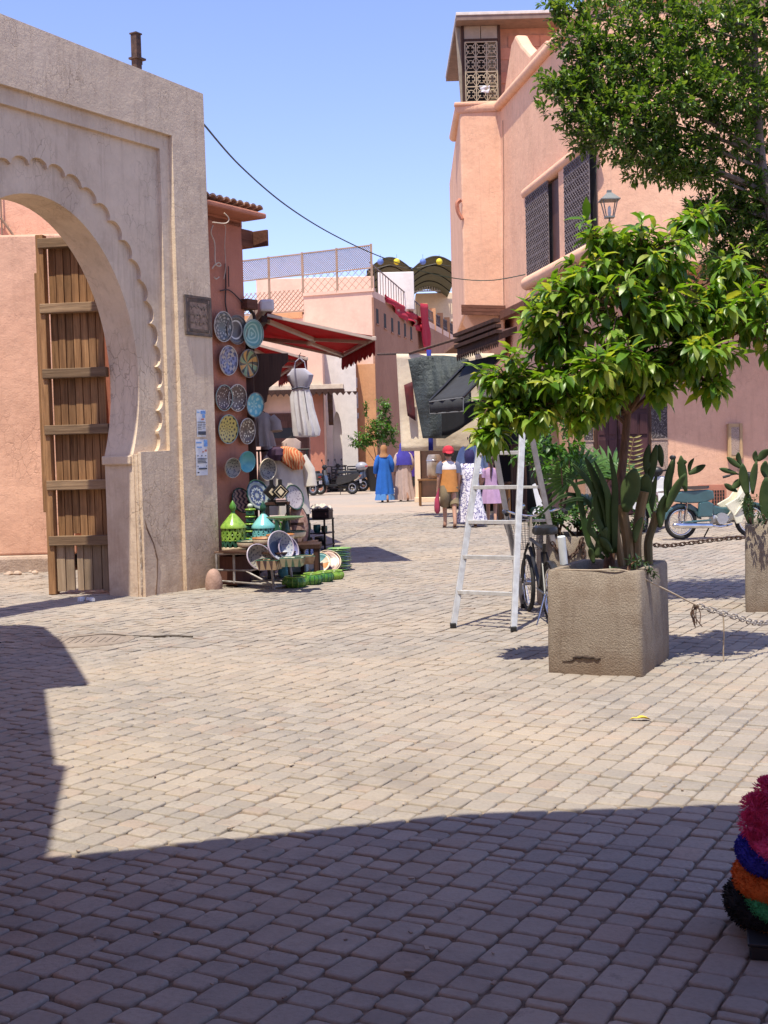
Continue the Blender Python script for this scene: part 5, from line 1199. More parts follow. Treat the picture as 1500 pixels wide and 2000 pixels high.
# ------------------------------------------------------------------ planters, trees, cacti
CONC = NB('pebbledash'); v_ = CONC.co(); n1 = CONC.noise(v_, 110, 4, .75); vv = CONC.vor(v_, 95, 'F1')
c_ = CONC.mix(CONC.ramp(n1, .35, .65), (.20, .166, .132), (.32, .268, .212)); c_ = CONC.mix(CONC.ramp(CONC.noise(v_, 5, 5, .65), .45, .7, 0, .6), c_, (.15, .105, .075)); c_ = CONC.mix(CONC.ramp(vv, .0, .35, .5, 0), c_, (.40, .33, .25))
z_ = CONC.n('SeparateXYZ', None, Vector=v_).outputs[2]; c_ = CONC.mix(CONC.ramp(z_, 0, .16, .6, 0), c_, (.16, .105, .07))
st_ = CONC.noise(CONC.scale(v_, (12, 12, 1)), 1.5, 4, .7); c_ = CONC.mix(CONC.ramp(st_, .55, .75, 0, .4), c_, (.13, .095, .07))
hh = CONC.math('ADD', CONC.math('MULTIPLY', n1, 1.0), CONC.math('MULTIPLY', vv, -.8)); CONC.set(Base_Color=c_, Roughness=.95, Normal=CONC.bump(hh, .55, .006)); CONC.b.inputs['Specular IOR Level'].default_value = .1; CONC = CONC.m
SOIL = mat('dark_soil', (.06, .04, .03), .95, col2=(.03, .02, .016), ns=20, bump=1, bs=40, bd=.02)
BARK = NB('brown_bark'); v_ = BARK.co(); g_ = BARK.noise(BARK.scale(v_, (22, 22, 4)), 2, 6, .7); c_ = BARK.mix(BARK.ramp(g_, .35, .65), (.22, .12, .075), (.085, .045, .03)); BARK.set(Base_Color=c_, Roughness=.9, Normal=BARK.bump(g_, .8, .02)); BARK = BARK.m
GBARK = NB('grey_bark'); v_ = GBARK.co(); g_ = GBARK.noise(GBARK.scale(v_, (14, 14, 4)), 2, 6, .7); c_ = GBARK.mix(GBARK.ramp(g_, .35, .65), (.27, .22, .18), (.13, .1, .08)); GBARK.set(Base_Color=c_, Roughness=.9, Normal=GBARK.bump(g_, .6, .02)); GBARK = GBARK.m
def planter(label, org, ux, uy, L_, D_, Hh, chips=True):
    t = thing('planter', label, 'planter', tuple(org), math.atan2(ux.y, ux.x))
    r = .035
    def rr(i, z): 
        out = []
        for cx, cy, a0 in ((L_ - i - r, i + r, -90), (L_ - i - r, D_ - i - r, 0), (i + r, D_ - i - r, 90), (i + r, i + r, 180)):
            for k in range(4): a = math.radians(a0 + 30 * k); out.append((cx + r * math.cos(a), cy + r * math.sin(a), z))
        return out
    m = M(); m.loft([rr(0, -.01), rr(-.002, .15), rr(.0, Hh * .5), rr(.002, Hh - .02), rr(.012, Hh), rr(.06, Hh), rr(.068, Hh - .02), rr(.07, Hh - .09)], cap=False); m.build('box', CONC, t, smooth=True)
    m = M(); ph = [rr(.066, Hh - .075)]; m.face(*ph[0]); m.build('soil', SOIL, t)
    return t
pux = Vector((.91, -.415, 0)).normalized(); puy = Vector((.415, .91, 0)).normalized()
PO = Vector((1.035, 8.09, 0)); PH = .665
pl1 = planter('square pebbledash concrete planter with a cracked front, nearest and holding the broad leaved tree', PO, pux, puy, .62, .84, PH)
P1 = pl1.matrix_basis
m = M()
pts = [(.17 + .023 * i, -.004, .105 + rnd.uniform(-.006, .008)) for i in range(9)]
m.tube(pts, [.003, .008, .011, .008, .012, .009, .007, .008, .003], 6); m.build('crack', SOIL, pl1)
m = M(); m.tube([(.10, -.003, .075), (.16, -.004, .083), (.2, -.003, .1)], [.002, .004, .002], 5); m.build('crack', SOIL, pl1)
pl2 = planter('long low planter behind the bicycle with shrubs and a fan palm', Vector((1.44, 11.1, 0)), Vector((1, .02, 0)), Vector((-.02, 1, 0)), .95, .75, .665)
pl3 = planter('dark planter at the right edge holding the tall small leaved tree', Vector((3.10, 10.78, 0)), Vector((.96, -.28, 0)), Vector((.28, .96, 0)), .8, .8, .75)

def leaf_geo(L_, Wd, bend, fold, segs=4):
    """one leaf along +Y, folded on its midrib and drooping"""
    vs, fs_ = [], []
    for i in range(segs + 1):
        u = i / segs; wv = Wd * .5 * (math.sin(PI * min(1, u * .93 + .05)) ** .8) * (1 if i < segs else .03)
        a = bend * u; y = L_ * (math.sin(a) / bend if bend > .01 else u); z = -L_ * ((1 - math.cos(a)) / bend if bend > .01 else 0)
        vs += [(-wv, y, z + wv * fold), (0, y, z), (wv, y, z + wv * fold)]
    for i in range(segs):
        for j in (0, 1): a = i * 3 + j; fs_.append((a, a + 1, a + 4, a + 3))
    return vs, fs_
def leaf_lib(name, L_, Wd, mt, n=5, segs=4, bend=(.3, 1.0)):
    out = []
    for i in range(n):
        vs, fs_ = leaf_geo(L_ * rnd.uniform(.8, 1.2), Wd * rnd.uniform(.85, 1.15), rnd.uniform(*bend), rnd.uniform(.1, .45), segs)
        me = bpy.data.meshes.new(name); me.from_pydata(vs, [], fs_); me.materials.append(mt); me.polygons.foreach_set('use_smooth', [True] * len(me.polygons)); me.update(); out.append((me, vs, fs_))
    return out
def place_leaves(tree, lib, mats, name='leaf', stuff='foliage', obj_mat=None, limit=300, low=None):
    """mats: world matrices; the largest as seen from the square (nearest, inside the picture) are single objects"""
    inv = root_of(tree).matrix_basis.inverted()
    def key(X):
        p = X.translation - CAM; z = p.dot(FW)
        if z < .1: return 1e9
        x, y = p.dot(RX) / z * F, p.dot(UP) / z * F
        return z + (1000 if abs(x) > 760 or abs(y) > 1010 else 0)
    order = sorted(range(len(mats)), key=lambda i: key(mats[i]))
    for i in order[:limit]:
        me, _, _ = rnd.choice(lib); o = bpy.data.objects.new(name, me); C.objects.link(o); o.parent = tree; o.matrix_basis = inv @ mats[i]
        if obj_mat:
            o.material_slots[0].link = 'OBJECT'; o.material_slots[0].material = obj_mat
    V, Fc = [], []; lb = low or lib; arr = [np.array(v) for _, v, _ in lb]
    for i in order[limit:]:
        k = rnd.randrange(len(lb)); X = np.array(inv @ mats[i]); b = len(V)
        V.extend(map(tuple, arr[k] @ X[:3, :3].T + X[:3, 3])); Fc.extend([tuple(q + b for q in f) for f in lb[k][2]])
    me = bpy.data.meshes.new(stuff); me.from_pydata(V, [], Fc); me.materials.append(lb[0][0].materials[0]); me.polygons.foreach_set('use_smooth', [True] * len(me.polygons)); me.update()
    o = bpy.data.objects.new(stuff, me); C.objects.link(o); o.parent = tree; o['kind'] = 'stuff'
    return o
def leaf_mx(p, d, up=(0, 0, 1), s_=1.0, roll=0.0):
    y = Vector(d).normalized(); z = Vector(up); z = (z - y * z.dot(y))
    z = z.normalized() if z.length > .05 else y.orthogonal().normalized()
    x = y.cross(z); R = Matrix((x, y, z)).transposed() @ Matrix.Rotation(roll, 3, 'Y')
    return Matrix.Translation(Vector(p)) @ (R * s_).to_4x4()
def rdir(): 
    while True:
        v = Vector((rnd.uniform(-1, 1), rnd.uniform(-1, 1), rnd.uniform(-1, 1)))
        if .1 < v.length < 1: return v.normalized()

# ---- the broad leaved tree of the near planter
LF1 = leafmat('broad_leaf', [(.045, .11, .015), (.09, .205, .02), (.15, .28, .032), (.24, .36, .06), (.36, .38, .09)], .36, .42, .4)
LF1o = leafmat('broad_leaf_single', [(.045, .11, .015), (.09, .205, .02), (.15, .28, .032), (.24, .36, .06), (.36, .38, .09)], .36, .42, .4, obj=True)
tbase = P1 @ Vector((.33, .34, .6))
tr1 = thing('broadleaf_tree', 'young tree with big glossy drooping leaves growing in the nearest concrete planter', 'tree', tuple(tbase))
def wp_(px, py, Y): return W(px, py, Y)
TY = tbase.y + .08
trunk = [tbase + Vector((-.02, 0, -.05)), wp_(1192, 1085, TY), wp_(1203, 1010, TY), wp_(1213, 930, TY), wp_(1222, 850, TY + .02), wp_(1228, 770, TY + .03), wp_(1232, 700, TY + .04), wp_(1225, 620, TY + .04), wp_(1222, 540, TY + .05), wp_(1225, 460, TY)]
m = M(); m.tube(curve(trunk, 4), [.042 - .032 * i / 36 for i in range(37)], 10); m.build('trunk', BARK, tr1, world=True, smooth=True)
LOBES = [  # px, py, depth offset, rx, ry(px height), rz depth, number of shoots
 (1250, 500, 0, 120, 90, .35, 24), (1210, 600, -.1, 170, 95, .5, 34), (1090, 640, .0, 95, 80, .35, 17), (990, 735, -.05, 75, 72, .3, 17), (965, 790, -.05, 55, 40, .22, 9), (1080, 745, 0, 100, 60, .45, 19),
 (1330, 600, .05, 110, 85, .4, 22), (1440, 600, .05, 85, 80, .35, 16), (1500, 655, .0, 60, 70, .3, 9), (1360, 690, -.15, 90, 55, .35, 17), (1230, 715, -.25, 110, 55, .35, 20), (1430, 520, .2, 60, 40, .25, 8), (1360, 425, .2, 50, 35, .2, 7), (1180, 470, .05, 60, 60, .25, 9), (1150, 540, .0, 60, 55, .3, 9), (1385, 745, -.05, 45, 35, .2, 6), (1290, 745, -.25, 45, 30, .2, 5), (1130, 800, 0, 70, 35, .35, 9), (960, 840, -.05, 40, 40, .2, 9), (1040, 800, 0, 60, 45, .3, 13), (1180, 770, 0, 70, 40, .35, 12), (1320, 690, .1, 70, 60, .35, 12), (1100, 560, .1, 45, 45, .25, 7), (1165, 705, -.52, 45, 40, .12, 4), (1230, 690, -.5, 40, 40, .12, 3), (1560, 600, .1, 70, 90, .35, 9)]
mats1 = []; limbs = M(); nl = 0
hubs = {}
for (px, py, dy, rx, ry, rz_, n) in LOBES:
    dy = dy if dy < -.45 else max(dy, -.12); rz_ = min(rz_, .36); c0 = wp_(px, py, TY + dy); s_ = S(TY + dy)
    # limb from the trunk to the lobe
    tz = min(max(c0.z - .25 - .45 * abs(c0.x - tbase.x), tbase.z + .95 + .4 * rnd.random()), tbase.z + 2.0)
    best = min(curve(trunk, 4), key=lambda q: abs(q.z - tz))
    mid = (best + c0) / 2 + Vector((0, 0, .10)); lm = M(); lm.tube(curve([best, mid, c0], 5), [.018 - .010 * i / 10 for i in range(11)], 6); lm.build('limb', BARK, tr1, world=True, smooth=True)
    for k in range(int(n * 1.6)):
        d = rdir(); d.z = d.z * .9 + .08; rr_ = rnd.uniform(.3, 1.0) ** .6
        tip = c0 + Vector((d.x * rx / s_ * rr_, d.y * rz_ * rr_, d.z * ry / s_ * rr_))
        out = (tip - c0 + Vector((0, 0, .06))).normalized()
        st = c0 + (tip - c0) * .25
        limbs.tube([st, st * .5 + tip * .5 + Vector((0, 0, .02)), tip], [.006, .005, .003], 4, cap=False)
        nlv = rnd.randint(11, 16); a0 = rnd.random() * 6
        x_ = out.orthogonal().normalized(); y_ = out.cross(x_)
        for q in range(nlv):
            f = q / nlv; a = a0 + q * 2.4
            side = (x_ * math.cos(a) + y_ * math.sin(a))
            dd = (side * (1.0 - .55 * f) + out * (.25 + .75 * f) + Vector((0, 0, -.30 - .25 * rnd.random()))).normalized()
            mats1.append(leaf_mx(tip - out * (.13 * (1 - f)), dd, (0, 0, 1), rnd.uniform(.55, 1.2) * (1 - .25 * f), rnd.uniform(-.5, .5)))
tag(limbs.build('twigs', BARK, tr1, world=True, fix=False), kind='stuff')
lib1 = leaf_lib('leaf', .155, .056, LF1, 6, 5, (.4, 1.2)); low1 = leaf_lib('leaf_low', .155, .056, LF1, 6, 3, (.4, 1.2))
place_leaves(tr1, lib1, mats1, obj_mat=LF1o, low=low1)

# ---- the tall small leaved tree on the right
LF2 = leafmat('small_leaf', [(.035, .08, .018), (.07, .145, .025), (.115, .205, .04), (.21, .30, .08)], .33, .38, .4)
LF2o = leafmat('small_leaf_single', [(.035, .08, .018), (.07, .145, .025), (.115, .205, .04), (.21, .30, .08)], .33, .38, .4, obj=True)
t3 = pl3.matrix_basis @ Vector((.42, .42, .68)); TY3 = t3.y
tr2 = thing('fig_tree', 'tall dense small leaved evergreen tree overhanging from the right planter', 'tree', tuple(t3))
trunk3 = [t3 + Vector((0, 0, -.05)), wp_(1545, 800, TY3), wp_(1530, 600, TY3), wp_(1507, 430, TY3), wp_(1490, 330, TY3), wp_(1478, 200, TY3), wp_(1474, 60, TY3), wp_(1480, -120, TY3)]
m = M(); m.tube(curve(trunk3, 4), [.055 - .03 * i / 28 for i in range(29)], 10); m.build('trunk', GBARK, tr2, world=True, smooth=True)
L2 = [(1130, 70, 0, 55, 75, .3, 60), (1095, 160, 0, 55, 40, .25, 40), (1190, 130, 0, 90, 85, .45, 120), (1130, 200, 0, 75, 60, .35, 75), (1210, 240, -.1, 95, 80, .5, 125), (1155, 265, 0, 55, 40, .3, 36), (1270, 80, 0, 110, 90, .6, 160), (1300, 200, -.2, 110, 90, .6, 160), (1280, 300, -.1, 85, 60, .45, 85), (1330, 310, -.1, 80, 50, .4, 70), (1390, 60, 0, 110, 90, .6, 150), (1410, 180, -.1, 90, 80, .5, 110), (1480, 60, .1, 90, 120, .6, 120), (1490, 240, .3, 70, 90, .5, 75), (1420, 280, .1, 70, 60, .45, 60), (1430, 400, .2, 60, 60, .4, 80), (1490, 380, .2, 70, 70, .4, 110), (1480, 480, .2, 75, 55, .4, 120), (1440, 560, .3, 60, 45, .3, 60), (1390, 420, .3, 45, 45, .25, 34), (1400, 500, .35, 45, 45, .3, 44), (1495, 570, .35, 55, 45, .3, 60), (1365, 400, .3, 30, 25, .2, 14), (1090, 15, .1, 40, 35, .2, 22), (1560, 120, .2, 120, 160, .7, 120), (1570, 400, .3, 110, 140, .6, 110), (1200, -30, .1, 130, 70, .6, 90), (1370, -70, .1, 150, 90, .7, 100), (1540, -90, .1, 130, 110, .7, 80), (1370, 340, 0, 40, 30, .25, 18)]
mats2 = []; tw = M()
for (px, py, dy, rx, ry, rz_, n) in L2:
    c0 = wp_(px, py, TY3 + dy); s_ = S(TY3 + dy)
    best = min(curve(trunk3, 4), key=lambda q: abs(q.z - (c0.z - .12 - .25 * abs(c0.x - q.x))))
    if (best - c0).length > .25:
        lm = M(); pts_ = curve([best, (best * .6 + c0 * .4) + Vector((0, 0, .03)), c0 + (c0 - best).normalized() * .1], 5); lm.tube(pts_, [.02 - .014 * i / 10 for i in range(11)], 6); lm.build('limb', GBARK, tr2, world=True, smooth=True)
    for k in range(int(n * 1.45)):
        d = rdir(); rr_ = rnd.uniform(.45, 1.12)
        if rnd.random() < .25: rr_ = rnd.uniform(.9, 1.15)
        tip = c0 + Vector((d.x * rx / s_ * rr_, d.y * rz_ * rr_, d.z * ry / s_ * rr_))
        out = (d + rdir() * .6 + Vector((0, 0, .35))).normalized(); ln = rnd.uniform(.10, .18)
        if k % 2 == 0: tw.tube([tip - out * ln, tip], [.0035, .002], 3, cap=False)
        x_ = out.orthogonal().normalized(); y_ = out.cross(x_); a0 = rnd.random() * 6
        nlv = rnd.randint(9, 13)
        for q in range(nlv):
            f = q / nlv; a = a0 + q * 2.4; side = x_ * math.cos(a) + y_ * math.sin(a)
            dd = side * (1 - .5 * f) + out * (.45 + .6 * f) + Vector((0, 0, -.05))
            mats2.append(leaf_mx(tip - out * ln * (1 - f), dd, (0, 0, 1), rnd.uniform(.7, 1.15), rnd.uniform(-.6, .6)))
tag(tw.build('twigs', GBARK, tr2, world=True, fix=False), kind='stuff')
lib2 = leaf_lib('leaf', .068, .032, LF2, 4, 3, (.1, .5)); low2 = leaf_lib('leaf_low', .068, .032, LF2, 4, 2, (.1, .5))
place_leaves(tr2, lib2, mats2, obj_mat=LF2o, low=low2)
print('leaves', len(mats1), len(mats2))

# ---- shrubs
def shrub(label, cat, name, base, lobes, leafL, leafW, cols, per, trans=.3, stem=BARK, limit=120, rough=.4):
    mt = leafmat(name + '_leaf_%d' % len(bpy.data.materials), cols, rough, trans); mo = leafmat(name + '_leaf_single_%d' % len(bpy.data.materials), cols, rough, trans, obj=True)
    t = thing(name, label, cat, tuple(base)); ms = []; stm = []
    for (c0, r3, n) in lobes:
        c0 = Vector(c0); m = M(); m.tube(curve([Vector(base) + Vector((rnd.uniform(-.05, .05), rnd.uniform(-.04, .04), 0)), (Vector(base) + c0) / 2 + Vector((rnd.uniform(-.05, .05), 0, .03)), c0], 4), [.012] * 5 + [.006] * 4, 5); m.build('stem', stem, t, world=True, smooth=True)
        for k in range(n):
            d = rdir(); rr_ = rnd.uniform(.4, 1.05); tip = c0 + Vector((d.x * r3[0] * rr_, d.y * r3[1] * rr_, d.z * r3[2] * rr_)); out = (d + Vector((0, 0, .5)) + rdir() * .5).normalized()
            x_ = out.orthogonal().normalized(); y_ = out.cross(x_); a0 = rnd.random() * 6
            for q in range(per):
                f = q / per; a = a0 + q * 2.4; dd = (x_ * math.cos(a) + y_ * math.sin(a)) * (1 - .4 * f) + out * (.35 + .6 * f) + Vector((0, 0, -.15)); ms.append(leaf_mx(tip - out * leafL * 1.2 * (1 - f), dd, (0, 0, 1), rnd.uniform(.7, 1.15), rnd.uniform(-.5, .5)))
    lb = leaf_lib('leaf', leafL, leafW, mt, 4, 3, (.2, .8)); lo = leaf_lib('leaf_low', leafL, leafW, mt, 4, 2, (.2, .8)); place_leaves(t, lb, ms, obj_mat=mo, low=lo, limit=limit); return t
b2 = pl2.matrix_basis @ Vector((.16, .3, .6))
w2 = lambda px, py, Y, rx, ry, rz_, n: (W(px, py, Y), (rx / S(Y), rz_, ry / S(Y)), n)
shrub('bushy green shrub in the long planter reaching over the top of the ladder', 'shrub', 'green_shrub', b2, [w2(1090, 870, 11.3, 60, 35, .25, 34), w2(1030, 880, 11.3, 45, 25, .2, 22), w2(1110, 830, 11.4, 45, 30, .2, 20), w2(1055, 905, 11.2, 35, 20, .15, 10)], .075, .034, [(.03, .09, .015), (.06, .16, .02), (.10, .23, .03)], 9)
b2b = pl2.matrix_basis @ Vector((.4, .3, .6))
shrub('low dark green undergrowth spilling along the long planter', 'shrub', 'undergrowth', b2b, [w2(1100, 1010, 11.25, 60, 30, .22, 34), w2(1160, 1015, 11.25, 55, 32, .22, 30), w2(1060, 1000, 11.2, 45, 30, .2, 16), w2(1230, 1020, 11.3, 50, 25, .2, 14)], .055, .035, [(.02, .06, .015), (.05, .12, .03), (.09, .17, .05)], 8)
# fan palm
fpb = pl2.matrix_basis @ Vector((.33, .35, .6)); fp = thing('fan_palm', 'small fan palm with bright pleated leaves behind the tree trunk', 'palm', tuple(fpb))
FPL = leafmat('fan_palm_leaf', [(.05, .13, .03), (.10, .2, .05), (.2, .3, .12)], .35, .25); 
for hx, hy, rot, sz, tl in ((1190, 935, .5, .44, .2), (1125, 930, -.7, .40, .1), (1240, 950, 1.3, .40, .5), (1150, 985, -.2, .34, .7)):
    hub = W(hx, hy, 11.35); st = M(); st.tube(curve([fpb, (fpb + hub) / 2 + Vector((0, -.05, .05)), hub]), .01, 5); st.build('leaf_stalk', BARK, fp, world=True, smooth=True)
    T = Matrix.Translation(hub) @ Matrix.Rotation(rot * .6, 4, 'Y') @ Matrix.Rotation(math.radians(65) - tl, 4, 'X')
    fan = None
    for k in range(22):
        a = math.radians(-115 + 230 * k / 21); l = sz * (.75 + .25 * math.cos(a * .6)) * rnd.uniform(.92, 1.05); vs, fs_ = leaf_geo(l, .045, .35, .8, 4)
        m = M(); m.add(vs, fs_, T @ Matrix.Rotation(-a, 4, 'Z')); o = m.build('leaflet', FPL, fp, world=True, smooth=True, fix=False)
yl = W(1228, 905, 11.2); T0 = W(1236, 960, 11.2); m = M(); m.tube([T0, yl, W(1238, 855, 11.2)], .006, 5); m.build('leaf_stalk', BARK, fp, world=True)
YLF = leafmat('dry_palm_leaf', [(.28, .26, .08), (.4, .34, .14)], .5, .25)
for i in range(13):
    for s_ in (-1, 1):
        z = i / 12; p = T0 * (1 - z) + W(1238, 855, 11.2) * z; vs, fs_ = leaf_geo(.13 * (1.1 - .5 * z), .016, .3, .5, 3); m = M(); m.add(vs, fs_, leaf_mx(p, (s_ * .9, -.1, .25), (0, -1, 0))); m.build('dry_leaflet', YLF, fp, world=True, fix=False)
# ---- cactus pads and long leaves in the near planter
CACT = mat('cactus_green', (.030, .055, .017), .6, col2=(.055, .08, .026), ns=9, bump=.3, bs=25, rand=.25, spec=.2); CSTEM = mat('woody_cactus_stem', (.25, .17, .085), .85, col2=(.09, .08, .04), ns=9, bump=.7, bs=30, bd=.01, stretch=(1, 1, .3))
def pad(par, p0, p1, wd, th=.018, name='pad', mt=None, face=(0, -1, 0)):
    p0, p1 = Vector(p0), Vector(p1); ax = p1 - p0; L_ = ax.length; z = ax.normalized(); y = Vector(face); y = (y - z * y.dot(z)).normalized(); x = y.cross(z); X = Matrix.Translation(p0) @ Matrix((x, y, z)).transposed().to_4x4()
    m = M(); rg = []
    for i in range(9):
        u = i / 8; wv = max(.06, math.sin(PI * (.08 + .9 * u)) ** .7) * (.75 + .35 * u) * .8
        rg.append([(wv * wd / 2 * math.cos(a), wv * th * math.sin(a) - .02 * math.sin(u * 3), L_ * u) for a in [2 * PI * k / 12 for k in range(12)]])
    m.loft(rg, X); return m.build(name, mt or CACT, par, world=True, smooth='all')
cb = P1 @ Vector((.42, .34, .62)); CY = cb.y
cac = thing('prickly_pear', 'old prickly pear cactus with woody stems and long dark pads in the near planter', 'cactus', tuple(cb))
cw_ = lambda x, y, d=0: W(x, y, CY + d)
for pts, r_ in (([(1228, 1105, .0), (1226, 1060, 0), (1218, 1010, .0), (1212, 985, .0)], .036), ([(1245, 1110, .02), (1243, 1060, .02), (1250, 1000, .03), (1258, 960, .02)], .034), ([(1268, 1105, .05), (1266, 1060, .05), (1278, 1020, .04), (1283, 1000, .03)], .028), ([(1215, 1105, -.05), (1205, 1050, -.06), (1200, 1010, -.03)], .025)):
    m = M(); m.tube(curve([cw_(*q) for q in pts]), r_, 9); m.build('stem', CSTEM, cac, world=True, smooth=True)
for (x0, y0, x1, y1, wd, d) in ((1222, 1000, 1240, 915, .17, -.06), (1260, 985, 1262, 925, .12, .02), (1262, 928, 1268, 868, .07, .03), (1268, 948, 1282, 868, .075, .03), (1282, 930, 1274, 1000, .07, .05), (1285, 870, 1262, 920, .06, .04), (1293, 912, 1288, 868, .065, .05),
        (1290, 1030, 1300, 965, .10, 0), (1300, 975, 1318, 895, .09, .0), (1322, 905, 1342, 902, .05, .0), (1340, 960, 1330, 890, .085, .0), (1300, 1000, 1340, 925, .095, -.02), (1310, 960, 1316, 898, .05, .04), (1334, 922, 1330, 893, .035, .0), (1346, 925, 1356, 895, .04, .01), (1345, 926, 1378, 908, .06, -.02),
        (1165, 1090, 1185, 1030, .09, -.12), (1160, 1100, 1152, 1070, .06, -.12), (1240, 1060, 1255, 1010, .08, -.05), (1196, 1080, 1172, 1050, .07, -.14)):
    pad(cac, cw_(x0, y0, d), cw_(x1, y1, d - .02), wd, face=(rnd.uniform(-.5, .5), -1, 0))
ag = thing('long_leaved_plant', 'dark strap leaved plant leaning left beside the tree trunk in the near planter', 'plant', tuple(P1 @ Vector((.22, .33, .6))))
AGL = mat('dark_strap_leaf', (.024, .055, .016), .5, col2=(.05, .09, .026), ns=7, bump=.1, trans=.12, rand=.25, spec=.25)
for pts, wd in (([(1190, 1080), (1185, 1000), (1160, 930), (1142, 893)], .085), ([(1188, 1080), (1172, 1000), (1155, 950), (1118, 905)], .075), ([(1192, 1075), (1190, 1010), (1185, 960), (1160, 900)], .075), ([(1185, 1085), (1178, 1040), (1160, 1000), (1163, 960)], .06), ([(1185, 1085), (1170, 1020), (1140, 975), (1090, 985)], .045), ([(1185, 1085), (1165, 1000), (1110, 965), (1050, 1010)], .04), ([(1200, 1080), (1200, 1000), (1200, 940), (1190, 885)], .07), ([(1188, 1088), (1165, 1050), (1150, 1030), (1158, 990)], .06), ([(1180, 1090), (1150, 1060), (1128, 960), (1105, 935)], .06)):
    path = curve([W(x, y, CY - .08 - .04 * i) for i, (x, y) in enumerate(pts)], 4); n = len(path); m = M(); b0 = 0
    for i, p in enumerate(path):
        u = i / (n - 1); wv = wd * .36 * (math.sin(PI * (.15 + .84 * u)) ** .7); t_ = (path[min(i + 1, n - 1)] - path[max(i - 1, 0)]).normalized(); sd = t_.cross(Vector((.3, -1, .2))).normalized(); m.v += [tuple(p - sd * wv + Vector((0, -.012, 0))), tuple(p), tuple(p + sd * wv + Vector((0, -.012, 0)))]
    for i in range(n - 1):
        for j in (0, 1): a = i * 3 + j; m.f.append((a, a + 1, a + 4, a + 3))
    m.build('strap_leaf', AGL, ag, world=True, smooth='all', solid=.004)
sp0 = P1 @ Vector((.50, .12, .58)); shrub('sparse little herb trailing over the right rim of the near planter', 'herb', 'trailing_herb', sp0, [(P1 @ Vector((.56, .14, .72)), (.09, .06, .05), 9), (P1 @ Vector((.63, .2, .66)), (.06, .05, .06), 6), (P1 @ Vector((.42, .1, .66)), (.08, .05, .03), 7)], .04, .016, [(.02, .05, .015), (.05, .09, .03)], 6, limit=60)
# ---- cactus in the right planter
c3 = pl3.matrix_basis @ Vector((.1, .2, .68)); c3y = c3.y; c2 = thing('prickly_pear', 'young prickly pear with oval pads in the right hand planter by the moped', 'cactus', tuple(c3))
for (x0, y0, x1, y1, wd, d) in ((1468, 1030, 1460, 960, .14, 0), (1460, 968, 1450, 905, .12, -.02), (1450, 915, 1420, 893, .07, -.02), (1448, 908, 1442, 883, .07, 0), (1440, 925, 1405, 915, .06, .0), (1470, 965, 1478, 900, .10, -.04), (1478, 905, 1476, 880, .07, -.04), (1480, 900, 1503, 878, .10, -.04), (1495, 1020, 1497, 930, .15, .04), (1497, 935, 1495, 900, .12, .04), (1430, 955, 1450, 935, .09, .02), (1440, 960, 1415, 945, .07, .03)):
    pad(c2, W(x0, y0, c3y + d), W(x1, y1, c3y + d - .02), wd, face=(rnd.uniform(-.4, .4), -1, 0))
shrub('wiry dark bush at the foot of the right hand cactus', 'bush', 'wiry_bush', pl3.matrix_basis @ Vector((.12, .1, .68)), [w2(1462, 985, 10.75, 25, 35, .15, 26), w2(1490, 1005, 10.7, 25, 22, .15, 14)], .035, .014, [(.015, .04, .012), (.04, .075, .025)], 8, limit=60)
# ---- small tree in a pot in front of the orange wall
pb = W(738, 940, 48.2); PYb = 48.2
pt = thing('large_pot', 'big black pot of the shrub tree beside the orange wall', 'pot', (pb.x, PYb, 0)); m = M(); m.lathe([(.001, 0), (.3, 0), (.4, .4), (.5, .9), (.53, .95), (.48, .96), (.45, .9), (.001, .88)], 20); m.build('body', BLACK, pt, smooth=True); m = M(); m.lathe([(.455, .91), (.001, .92)], 14, cap=False); m.build('soil', SOIL, pt)
bz = Vector((pb.x, PYb, .95)); w5 = lambda px, py, rx, ry, rz_, n: (W(px, py, PYb), (rx / S(PYb), rz_, ry / S(PYb)), n)
shrub('bright green shrub tree in the black pot by the orange wall', 'shrub', 'potted_shrub', bz, [w5(745, 835, 32, 35, .7, 90), w5(750, 795, 22, 28, .4, 40), w5(705, 862, 28, 18, .5, 45), w5(765, 850, 18, 30, .5, 35), w5(725, 850, 25, 25, .5, 40), w5(714, 800, 6, 20, .2, 10)], .14, .07, [(.03, .09, .015), (.06, .16, .025), (.12, .26, .04)], 8, limit=40)
# ------------------------------------------------------------------ aluminium step ladder
lf_, rf_ = G(885, 1226), G(1003, 1233)
AL = mat('worn_aluminium', (.60, .60, .59), .42, col2=(.46, .45, .44), metal=.35, bump=.08, ns=18, rand=.05)
ld = thing('step_ladder', 'tall worn aluminium step ladder standing open beside the near planter', 'ladder', (.8, 10.2, 0))
tl, tr = W(948, 818, 10.75), W(1022, 790, 10.6)
tl = Vector((tl.x, tl.y, 1.78)); tr = Vector((tr.x, tr.y, 1.80))
lf_.z = rf_.z = 0
def lr(a, b_, z): return a + (b_ - a) * (z / b_.z)
for a, b_ in ((lf_, tl), (rf_, tr)): m = M(); m.bar(a, b_, .027, .052, up=(1, .3, 0)); m.build('rail', AL, ld, world=True, bevel=.004)
for i in range(6):
    z = .285 * (i + 1) - .0; m = M(); m.bar(lr(lf_, tl, z), lr(rf_, tr, z), .04, .032); m.build('rung', AL, ld, world=True, bevel=.003)
m = M(); m.bar(tl + Vector((-.02, 0, 0)), tr + Vector((.02, 0, 0)), .12, .03); m.build('top_step', AL, ld, world=True, bevel=.004)
bl_ = G(1022, 1187); br_ = Vector((bl_.x + .38, bl_.y - .12, 0)); bl_.z = 0
tl2, tr2_ = tl + Vector((.04, .08, -.05)), tr + Vector((.04, .08, -.05))
for a, b_ in ((bl_, tl2), (br_, tr2_)): m = M(); m.bar(a, b_, .026, .045, up=(1, .3, 0)); m.build('rear_rail', AL, ld, world=True, bevel=.003)
